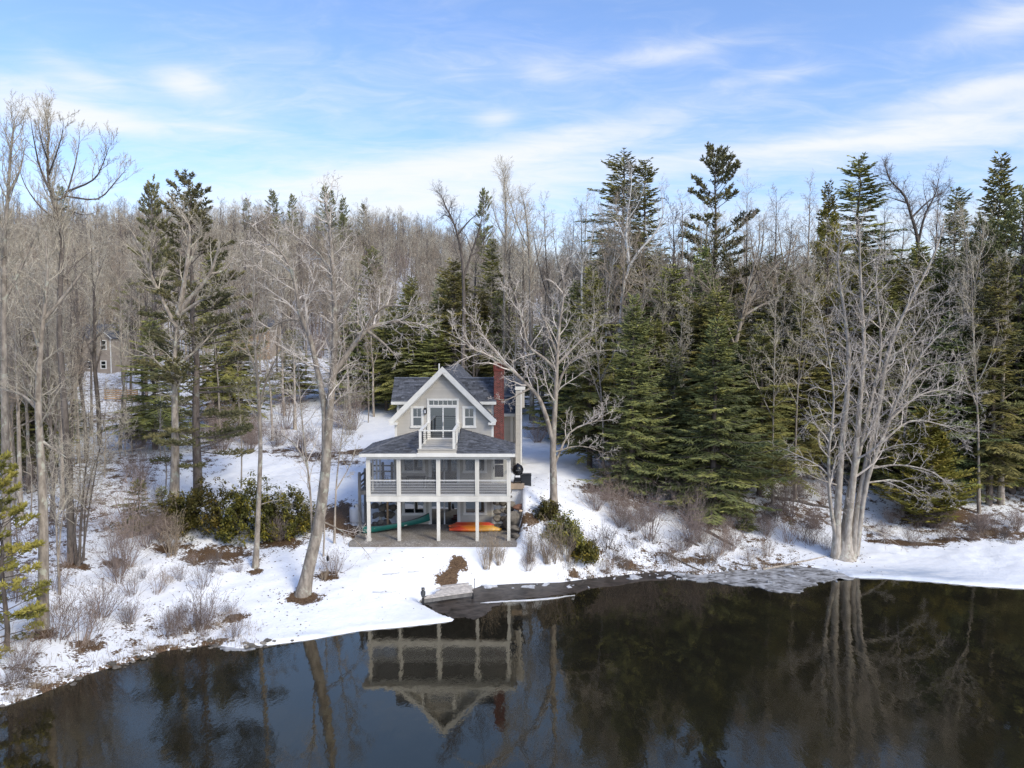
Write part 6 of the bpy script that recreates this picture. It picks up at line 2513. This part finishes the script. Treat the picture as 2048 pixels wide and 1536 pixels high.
# ---- shrubs
def shrub_proto(seed, n, h, spread, lean=0.0, kids=(4, 3), mat_='shrubtwig', r=.012):
    rg = random.Random(seed)
    g = Grow(rg, segs=(4, 3, 2, 2), wob=(.12, .2, .25, .3), num=(kids[0], kids[1], 0, 0), ang=(34, 38, 40, 40), lr=(.5, .5, .5, .5), maxlev=2, rmin=.0042, t0=(.3, .25, .2, .2), up=(.07, .06, .04, .0))
    for i in range(n):
        a = rg.uniform(0, 6.28)
        e = abs(rg.gauss(0, spread))
        d = vnorm((cos(a) * e + lean, sin(a) * e, 1))
        p = (cos(a) * rg.uniform(0, .25) * (1 + spread), sin(a) * rg.uniform(0, .25) * (1 + spread), -.05)
        g.limb(p, d, h * rg.uniform(.55, 1.15), r * rg.uniform(.7, 1.2), 0)
    A = Acc()
    A.tubes(g.thick + g.fine)
    return A.mesh('shrub', M[mat_])


M['shrubpale'] = bark_mat('pale tan stems', (.26, .20, .14), (.42, .34, .25), None, True)
M['shrubmauve'] = bark_mat('mauve brush twigs', (.20, .155, .135), (.34, .27, .23), None, True)
SP = {'fan': shrub_proto(1, 26, 1.9, .55), 'fan2': shrub_proto(2, 34, 1.5, .7, kids=(5, 3)), 'upright': shrub_proto(3, 46, 1.7, .22, kids=(3, 2), mat_='shrubpale'), 'lean': shrub_proto(4, 30, 2.0, .5, .35, (5, 3)),
      'mauve': shrub_proto(5, 60, 2.1, .55, 0, (6, 4), 'shrubmauve'), 'tuft': shrub_proto(6, 40, .6, .7, 0, (2, 2), 'shrubpale', .008), 'tall': shrub_proto(7, 24, 3.4, .42, 0, (7, 5), 'shrubmauve', .022), 'understorey': shrub_proto(9, 20, 6.5, .40, 0, (9, 6), 'shrubmauve', .035), 'dark': shrub_proto(8, 28, 1.5, .6, 0, (5, 3), 'twigdark')}


# the far hillside wood reads as one mass: points that carry copies of the tree kinds
pts, pr_ = [], np.random.default_rng(9)
N = 7600
yy_ = 100 + 245 * pr_.random(N) ** .85
xx_ = (pr_.random(N) * 2 - 1) * (yy_ * .80 + 15)
pxx = 1024 + xx_ / yy_ * FPX
keep = (yy_ > 128) | ((pxx > 1160) & (yy_ > 110)) | ((pxx < 760) & (yy_ > 122))
glade = ((np.abs(pxx - 1080) < 26) & (yy_ > 150) & (yy_ < 215)) | ((np.abs(pxx - 815) < 22) & (yy_ > 140) & (yy_ < 195))
keep &= ~(glade & (pr_.random(N) < .9))
xx_, yy_ = xx_[keep], yy_[keep]
zz_ = zg(xx_, yy_) - .2
me = bpy.data.meshes.new('hillside_wood')
me.vertices.add(len(xx_))
me.vertices.foreach_set('co', np.stack([xx_, yy_, zz_], 1).astype(np.float32).ravel())
for nm, ty, val in (('pick', 'INT', np.where(pr_.random(len(xx_)) < .36, len(BP), pr_.integers(0, len(BP), len(xx_))).astype(np.int32)), ('size', 'FLOAT', pr_.uniform(.62, 1.0, len(xx_)).astype(np.float32)), ('turn', 'FLOAT', pr_.uniform(0, 6.28, len(xx_)).astype(np.float32))):
    at = me.attributes.new(nm, ty, 'POINT')
    at.data.foreach_set('value', val)
me.update()
wood = link('hillside_wood', me)
wood['kind'] = 'stuff'
ng = bpy.data.node_groups.new('scatter_trees', 'GeometryNodeTree')
ng.interface.new_socket('Geometry', in_out='INPUT', socket_type='NodeSocketGeometry')
ng.interface.new_socket('Geometry', in_out='OUTPUT', socket_type='NodeSocketGeometry')
gi, go = ng.nodes.new('NodeGroupInput'), ng.nodes.new('NodeGroupOutput')
_gi = []
for pr in list(reversed([m_[2] for m_ in BP] + [SP['understorey']])):
    o = bpy.data.objects.new('tree_kind', pr)
    oi = ng.nodes.new('GeometryNodeObjectInfo')
    oi.inputs['Object'].default_value = o
    oi.inputs['As Instance'].default_value = False
    g2 = ng.nodes.new('GeometryNodeGeometryToInstance')
    ng.links.new(oi.outputs['Geometry'], g2.inputs[0])
    _gi.append(g2)
jg = ng.nodes.new('GeometryNodeJoinGeometry')
for g2 in _gi:
    ng.links.new(g2.outputs[0], jg.inputs[0])
ip = ng.nodes.new('GeometryNodeInstanceOnPoints')
ip.inputs['Pick Instance'].default_value = True


def named(nm, ty):
    x = ng.nodes.new('GeometryNodeInputNamedAttribute')
    x.data_type = ty
    x.inputs['Name'].default_value = nm
    return x.outputs['Attribute']


ng.links.new(gi.outputs[0], ip.inputs['Points'])
ng.links.new(jg.outputs[0], ip.inputs['Instance'])
ng.links.new(named('pick', 'INT'), ip.inputs['Instance Index'])
cx = ng.nodes.new('ShaderNodeCombineXYZ')
ng.links.new(named('turn', 'FLOAT'), cx.inputs[2])
ng.links.new(cx.outputs[0], ip.inputs['Rotation'])
ng.links.new(named('size', 'FLOAT'), ip.inputs['Scale'])
ng.links.new(ip.outputs[0], go.inputs[0])
md = wood.modifiers.new('scatter', 'NODES')
md.node_group = ng


def shrub(kind, px, py, s, label, grp=None, sz=1.0):
    c = hit(px, py)
    t = thing('shrub', label, 'shrub', c, grp, rnd.uniform(-.6, .6) if kind == 'lean' else rnd.uniform(0, 6.28), SP[kind])
    t.scale = (s, s, s * sz)
    return t


for a in [('lean', 120, 1278, 1.35, 'brown bare shrub leaning right beside the base of the lichened trunk'), ('lean', 165, 1290, 1.3, 'wide brown bare shrub arching over the snow near the left trunk base'), ('lean', 205, 1235, 1.1, 'bare arching shrub on the snow above the wide brown one'),
          ('fan', 235, 1165, .95, 'thin bare shrub with upright twigs left of the brown stump'), ('fan2', 395, 1260, 1.35, 'large fan shaped bare shrub at the shore left of the bright snow'), ('fan2', 335, 1275, .9, 'brown bare shrub low on the bank left of the large fan shaped one'),
          ('fan', 405, 1176, .8, 'small reddish bare shrub in the snow left of the slim tree'), ('fan', 265, 1190, .9, 'slender bare shrub in the middle of the left snow'), ('upright', 345, 1110, 1.35, 'dense tan thicket of upright stems before the rhododendrons'), ('mauve', 330, 1085, .8, 'brown twiggy thicket at the foot of the bare maple'),
          ('fan2', 668, 1150, .9, 'small bare shrub with a brown base right of the leaning maple'), ('upright', 648, 1160, .55, 'short brown clump of stems at the leaning maple'), ('fan2', 470, 1238, .45, 'tiny brown clump in the snow at the edge of the bright patch'),
          ('upright', 975, 1135, 1.15, 'upright grey twig clump in the snow right of the brown path', None, 1.1), ('upright', 1000, 1128, .9, 'short upright twigs beside the grey twig clump'), ('upright', 1060, 1120, 1.15, 'tan upright reeds like stems before the corner of the patio'),
          ('upright', 1100, 1125, 1.5, 'dense tan thicket of stems on the bank right of the house'), ('upright', 1130, 1120, 1.25, 'tan brown thicket beside the yellow green rhododendron'), ('fan', 1180, 1110, 1.0, 'bare brown shrub right of the yellow green rhododendron'), ('dark', 1215, 1095, 1.1, 'dark bare shrub with fine twigs before the spruces'),
          ('mauve', 1190, 1020, .95, 'mauve brush thicket below the feathery hemlock'), ('mauve', 1240, 1025, 1.0, 'mauve brush thicket below the rusty tipped spruce'), ('mauve', 1270, 1060, .9, 'low mauve brush left of the pale tall shrub'), ('tall', 1300, 1080, 1.0, 'tall pale bare shrub spreading before the spruces'),
          ('tall', 1385, 1085, .78, 'round bare bush in front of the bright tipped spruce'), ('mauve', 1405, 1085, .85, 'dense brown brush at the foot of the bright tipped spruce'), ('mauve', 1450, 1060, .7, 'low brown brush right of the round bare bush'), ('dark', 1250, 1140, .7, 'dark low twigs on the bank by the grey rock'),
          ('fan', 1345, 1130, 1.0, 'bare shrub on the bank below the round bush'), ('dark', 1420, 1130, 1.1, 'dark arching shrub beside the fallen logs'), ('lean', 1440, 1110, .9, 'arching bare branches hanging over the shore ice'), ('fan', 1575, 1085, 1.15, 'upright dark shrub with a brown base in the snow'),
          ('fan', 1620, 1090, 1.0, 'thin forked shrub left of the many stemmed tree'), ('fan2', 1535, 1110, .8, 'reddish low shrub on the snow above the slush'), ('fan2', 1820, 1085, .8, 'low reddish shrub along the brown leaf strip'), ('fan2', 1890, 1080, .9, 'brown low shrub at the right end of the leaf strip'),
          ('mauve', 1960, 1062, .7, 'twiggy brush under the dark hemlock at the edge'), ('mauve', 2030, 1060, .75, 'twiggy brush at the picture edge above the ice'), ('lean', 40, 1340, .9, 'bare shrub at the left edge near the water'), ('lean', 30, 1360, .8, 'thin arching shrub at the left shore under the young pine'),
          ('dark', 268, 880, 1.4, 'dark bare shrub in the snowy clearing'), ('dark', 215, 925, 1.3, 'bare dark shrub at the left side of the clearing'), ('mauve', 600, 905, 1.0, 'brown brush on the rough mound behind the leaning maple'), ('mauve', 655, 915, 1.0, 'tan brush on the rough mound nearer the house'), ('mauve', 560, 890, .9, 'low brown brush at the left of the rough mound'), ('mauve', 560, 1080, .8, 'tangled brown brush at the right end of the rhododendrons'), ('mauve', 625, 1050, .65, 'tangled brown brush behind the leaning maple trunk'),
          ('dark', 700, 870, 1.3, 'dark brush along the wood edge behind the clearing'), ('mauve', 1110, 880, 1.1, 'brush at the wood edge behind the snowy side yard'), ('mauve', 1075, 885, 1.0, 'brush behind the side yard beside the house corner'), ('dark', 1230, 1120, .9, 'fine dark twigs above the shore left of the spruces')]:
    shrub(*a)
k = 0
srg = random.Random(31)
for x0, x1, f in [(10, 320, lambda x: 1395 - .30 * x), (330, 470, lambda x: 1262), (60, 460, lambda x: 1240), (1010, 1240, lambda x: 1140), (1240, 1660, lambda x: 1112), (1740, 2040, lambda x: 1085), (200, 480, lambda x: 1150)]:
    for _ in range(9):
        px = srg.uniform(x0, x1)
        py = f(px) + srg.uniform(-22, 14)
        left = px < 1000
        shrub(srg.choice(['tuft', 'tuft', 'fan2', 'dark']), px, py, srg.uniform(.35, .75), 'small bare twig clump poking through snow on the %s' % ('bank below the rhododendrons' if left else 'bank below the evergreens'),
              'twig clumps on the left bank' if left else 'twig clumps on the right bank')


xr = random.Random(91)
for lab, grp, kinds, n, x0, x1, y0, y1, sc in [
        ('mauve twiggy brush on the shaded bank under the evergreens beside the house yard', 'brush under the evergreens', ['mauve', 'mauve', 'dark', 'fan', 'tall'], 34, 1185, 1650, 975, 1105, (.5, 1.0)),
        ('bare brush on the snowy left slope among the shore trunks', 'brush on the left slope', ['fan', 'tall', 'dark', 'fan2', 'lean'], 30, 5, 330, 930, 1215, (.6, 1.15)),
        ('bare brush at the back edge of the snowy clearing', 'brush at the back of the clearing', ['mauve', 'tall', 'dark'], 22, 230, 740, 850, 905, (.8, 1.4)),
        ('low brush along the bank beyond the snowy ice shelf', 'brush beyond the ice shelf', ['mauve', 'fan2', 'dark', 'tuft'], 16, 1750, 2045, 1045, 1085, (.4, .8))]:
    for _ in range(n):
        shrub(xr.choice(kinds), xr.uniform(x0, x1), xr.uniform(y0, y1), xr.uniform(*sc), lab, grp)
for i in range(16):
    px, D = xr.uniform(10, 330), xr.uniform(38, 60)
    if 200 < px < 330 and D < 52:
        D += 10
    b = base(px, D)
    h = xr.uniform(3.5, 7.5)
    t = thing('sapling', 'thin bare sapling among the brush of the left slope', 'tree', b, 'saplings on the left slope')
    g = Grow(random.Random(400 + i), num=(11, 6, 4, 3), maxlev=2, up=(.12, .1, .05, 0))
    pts, rad = smooth_line([(0, 0, -.1), (xr.uniform(-.2, .2), 0, h * .3), (xr.uniform(-.3, .3), .1, h * .65), (xr.uniform(-.5, .5), 0, h)], [.045, .04, .028, .008])
    g.thick.append((pts, rad, 6, .5))
    g.kids(pts, rad, h * .55, 0, 1.2, .25)
    finish_tree(t, g, M['bark'], M['twig'], (0, 0, 0))


def rhodo(px, py, w, h, D, label, seed, n=2600, yellow=.5):
    c = base(px, D)
    rg = np.random.default_rng(seed)
    t = thing('rhododendron', label, 'shrub', c)
    g = Grow(random.Random(seed), maxlev=1, num=(5, 3, 2, 2))
    for i in range(16):
        a = rg.uniform(0, 6.28)
        g.limb((rg.uniform(-w, w) * .25, rg.uniform(-1, 1) * w * .12, 0), vnorm((rg.uniform(-1, 1) * w / h * .6, rg.uniform(-.6, .6), 1)), h * .8, .02, 0)
    A = Acc()
    A.tubes(g.thick + g.fine)
    part('stems', A, M['barkdark'], t, origin=(0, 0, 0))
    A = Acc()
    nc = max(30, n // 26)
    # leaf rosettes on an uneven dome
    u = rg.uniform(0, 2 * pi, nc)
    v = np.arccos(rg.uniform(0, 1, nc))
    rr = rg.uniform(.55, 1.0, nc) ** .5 * (1 + .22 * np.sin(u * 3 + seed) + .12 * np.sin(u * 7 + 2))
    C = np.stack([rr * np.sin(v) * np.cos(u) * w / 2, rr * np.sin(v) * np.sin(u) * w * .36, rr * np.cos(v) * h * .97 + .08], 1)
    for i in range(nc):
        ti = np.clip(rg.normal(.42 + .42 * yellow * (rg.random() < .5), .17), 0, 1)
        m = 26
        a = rg.uniform(0, 2 * pi, m)
        el = rg.uniform(-1.0, .5, m)
        d = np.stack([np.cos(a) * np.cos(el), np.sin(a) * np.cos(el), np.sin(el)], 1)
        s = np.cross(d, (0, 0, 1.))
        s /= np.linalg.norm(s, axis=1, keepdims=True) + 1e-6
        up = np.cross(s, d)
        L = rg.uniform(.14, .24, m)[:, None]
        wd = .05
        p = C[i] + rg.normal(0, .11, (m, 3))
        Vv = np.stack([p, p + d * L * .5 + s * wd, p + d * L + up * -.02, p + d * L * .5 - s * wd, p + d * L * .5 - up * .012], 1).reshape(-1, 3)
        o = (np.arange(m) * 5)[:, None]
        T = np.concatenate([o + [[0, 1, 4]], o + [[1, 2, 4]], o + [[2, 3, 4]], o + [[3, 0, 4]]])
        A.add(Vv, None, T, tint=float(ti))
    part('leaves', A, M['rhodo'], t, origin=(0, 0, 0), stuff=True)
    return t


rhodo(410, 1060, 4.6, 2.9, 44.6, 'large dark rhododendron at the left of the evergreen bush row', 1, 9000, .35)
rhodo(500, 1065, 4.4, 3.3, 44.2, 'large yellow green rhododendron behind the slim bare tree', 2, 9500, .9)
rhodo(570, 1050, 3.6, 2.7, 45.2, 'dark green rhododendron at the right end of the bush row', 3, 7500, .6)
rhodo(350, 1070, 3.0, 2.1, 45.0, 'low dark rhododendron beside the bare maple base', 4, 4600, .2)
rhodo(1130, 1075, 2.6, 1.5, 44.2, 'yellow green rhododendron at the foot of the tall bare tree', 5, 3600, 1.0)
rhodo(1170, 1100, 2.0, 1.0, 43.7, 'low olive rhododendron on the bank beside the tan thicket', 6, 2400, .7)
rhodo(1095, 1040, 1.5, 1.2, 45.6, 'small dark rhododendron touching the trunk of the tall bare tree', 7, 1500, .1)


# ---- fallen logs, stump, sticks
def log(px0, py0, px1, py1, r, label, bark='barkdark'):
    a, b = hit(px0, py0), hit(px1, py1)
    m = (a + b) / 2
    t = thing('fallen_log', label, 'log', m)
    n = 7
    pts = []
    for i in range(n):
        q = a + (b - a) * i / (n - 1)
        q[2] = max(q[2], zs(q[0], q[1]) + r * .25)
        pts.append(tuple(q - m + np.array([0, 0, rnd.uniform(0, r * .25)])))
    g = Grow(random.Random(int(px0)), maxlev=1, num=(5, 2, 2, 2), lr=(.18, .2, .2, .2), ang=(60, 50, 50, 50))
    rad = [r * (1 - .5 * i / (n - 1)) for i in range(n)]
    A = Acc()
    A.tubes([(pts, rad, 9, .5)])
    part('log_trunk', A, M[bark], t, origin=(0, 0, 0), smooth=True)
    g.kids(pts, rad, float(np.linalg.norm(b - a)), 0, 1, .3)
    A = Acc()
    A.tubes(g.thick + g.fine)
    part('broken_branches', A, M['twig'], t, origin=(0, 0, 0))


log(1535, 995, 1672, 1022, .17, 'long dark fallen log lying across the snow left of the shore tree')
log(1412, 1063, 1472, 1095, .14, 'dark fallen log sloping down below the bright tipped spruce')
log(1370, 1080, 1400, 1094, .12, 'short fallen log beside the round bare bush')
log(1340, 1112, 1415, 1150, .07, 'thin dark branch lying on the snowy bank over the slush')
log(1525, 1140, 1660, 1112, .08, 'thin dark branch reaching from the slush to the shore tree', 'bark')
log(1255, 1140, 1310, 1152, .06, 'thin curved branch at the water edge by the grey rock')
log(1465, 1125, 1520, 1140, .06, 'short dark branch on the slush below the reddish shrub')
c = hit(233, 1135)
t = thing('stump', 'jagged brown broken stump in the snow of the left bank', 'stump', c)
A = Acc()
for i in range(9):
    a = i * .7
    A.tubes([([(.10 * cos(a), .10 * sin(a), -.1), (.08 * cos(a), .08 * sin(a), .3), (.06 * cos(a), .06 * sin(a), rnd.uniform(.45, .95))], [.13, .09, 0], 5, rnd.random())])
part('stump_wood', A, M['shrubtwig'], t, origin=(0, 0, 0))
for k, (px, py, w, lab) in enumerate([(765, 1150, 1.0, 'thin fallen twig lying on the bright snow below the patio'), (815, 1145, .7, 'short forked twig on the bright snow left of the brown path'), (745, 1185, 1.2, 'thin curved twig on the bright snow left of the dock'), (480, 1130, .8, 'small fallen twig on the snow left of the slim tree')]):
    c = hit(px, py)
    t = thing('fallen_twig', lab, 'twig', c + np.array((0, 0, .03)))
    g = Grow(random.Random(300 + k), maxlev=1, num=(4, 2, 2, 2), up=(0, 0, 0, 0), ang=(35, 35, 35, 35))
    an = rnd.uniform(-.5, .5)
    g.limb((0, 0, 0), (cos(an), sin(an) * .6, 0), w, .014, 0)
    A = Acc()
    A.tubes([([(p[0], p[1], abs(p[2]) * .25) for p in q[0]], q[1], q[2], q[3]) for q in g.thick + g.fine])
    t2 = part('twig_wood', A, M['twigdark'], t, origin=(0, 0, 0))

# leaf litter flakes and bits of bark strewn over melt patches and old snow
lr = np.random.default_rng(21)
Vs, Ts, Tn = [], [], []
spots = []
for px, py, rx, ry, s in BARE[:46]:
    c = hit(px, py)
    n = int(60 * rx * ry * s) + 12
    spots.append(np.stack([c[0] + lr.normal(0, rx * .75, n), c[1] + lr.normal(0, ry * .75, n)], 1))
for x0, x1, y0, y1, n in [(-26, -10, 33, 46, 900), (-12, 0, 37, 43, 90), (1, 24, 42, 52, 900)]:
    spots.append(np.stack([lr.uniform(x0, x1, n), lr.uniform(y0, y1, n)], 1))
S = np.concatenate(spots)
S = S[shore_dist(S[:, 0], S[:, 1]) > .3]
S = S[~((S[:, 0] > PAT[0]) & (S[:, 0] < PAT[1]) & (S[:, 1] > 43) & (S[:, 1] < 60))]
Z = zg(S[:, 0], S[:, 1]) + .015
n = len(S)
an = lr.uniform(0, 2 * pi, n)
ln = lr.uniform(.03, .085, n)
d = np.stack([np.cos(an), np.sin(an), lr.uniform(-.2, .4, n)], 1) * ln[:, None]
e = np.stack([-np.sin(an), np.cos(an), lr.uniform(-.3, .5, n)], 1) * (ln * .55)[:, None]
c = np.concatenate([S, Z[:, None]], 1)
V = np.stack([c - d, c + e, c + d, c - e], 1).reshape(-1, 3)
A = Acc()
A.add(V, np.arange(n * 4).reshape(-1, 4), tint=np.repeat(lr.random(n), 4))
M['deadleaf'] = paint('dead leaves', (.13, .08, .045), .9, .3, 5, 1.0, streak=False)
structure('leaf_litter', A, M['deadleaf'], kind='stuff')

# dead grass and fine brush bent over the shoreline, too fine to count
A = Acc()
gr_ = np.random.default_rng(33)
seg = []
for i in range(3, 38):
    a, b = SHORE[i], SHORE[i + 1]
    mx_ = (a[0] + b[0]) / 2
    if not (mx_ < -11.5 or 3.6 < mx_ < 17.5):
        continue
    n = int(np.linalg.norm(b - a) * 46)
    t_ = gr_.random(n)[:, None]
    p = a + (b - a) * t_
    nm = np.array([-(b - a)[1], (b - a)[0]])
    nm /= np.linalg.norm(nm)
    p = p + nm * (gr_.random(n)[:, None] ** 2 * 2.2 + .05)
    seg.append(p)
S = np.concatenate(seg)
Z = zg(S[:, 0], S[:, 1])
polys = []
for (x, y), z in zip(S, Z):
    a = gr_.uniform(0, 6.28)
    h = gr_.uniform(.12, .5)
    l = gr_.uniform(.1, .9) * h
    polys.append(([(x, y, z - .03), (x + cos(a) * l * .4, y + sin(a) * l * .4, z + h * .7), (x + cos(a) * l * 1.2, y + sin(a) * l * 1.2, z + h * gr_.uniform(.3, 1))], [.007, .006, 0], 3, gr_.random()))
A.tubes(polys)
structure('dry_grass', A, M['shrubpale'], kind='stuff')
sr_ = np.random.default_rng(35)
A = Acc()
for _ in range(150):
    i = int(sr_.integers(3, 38))
    a, b = SHORE[i], SHORE[i + 1]
    q = a + (b - a) * sr_.random()
    if not (q[0] < -11 or 3.2 < q[0] < 18):
        continue
    q = q + sr_.normal(0, .22, 2)
    r = sr_.uniform(.05, .17)
    A.add(*blob((q[0], q[1], max(.0, zs(q[0], q[1])) + r * .1), r, int(sr_.integers(0, 999)), (1.3, 1, .6), 6, 8), tint=float(sr_.random()))
structure('shore_pebbles', A, M['stone'], kind='stuff')
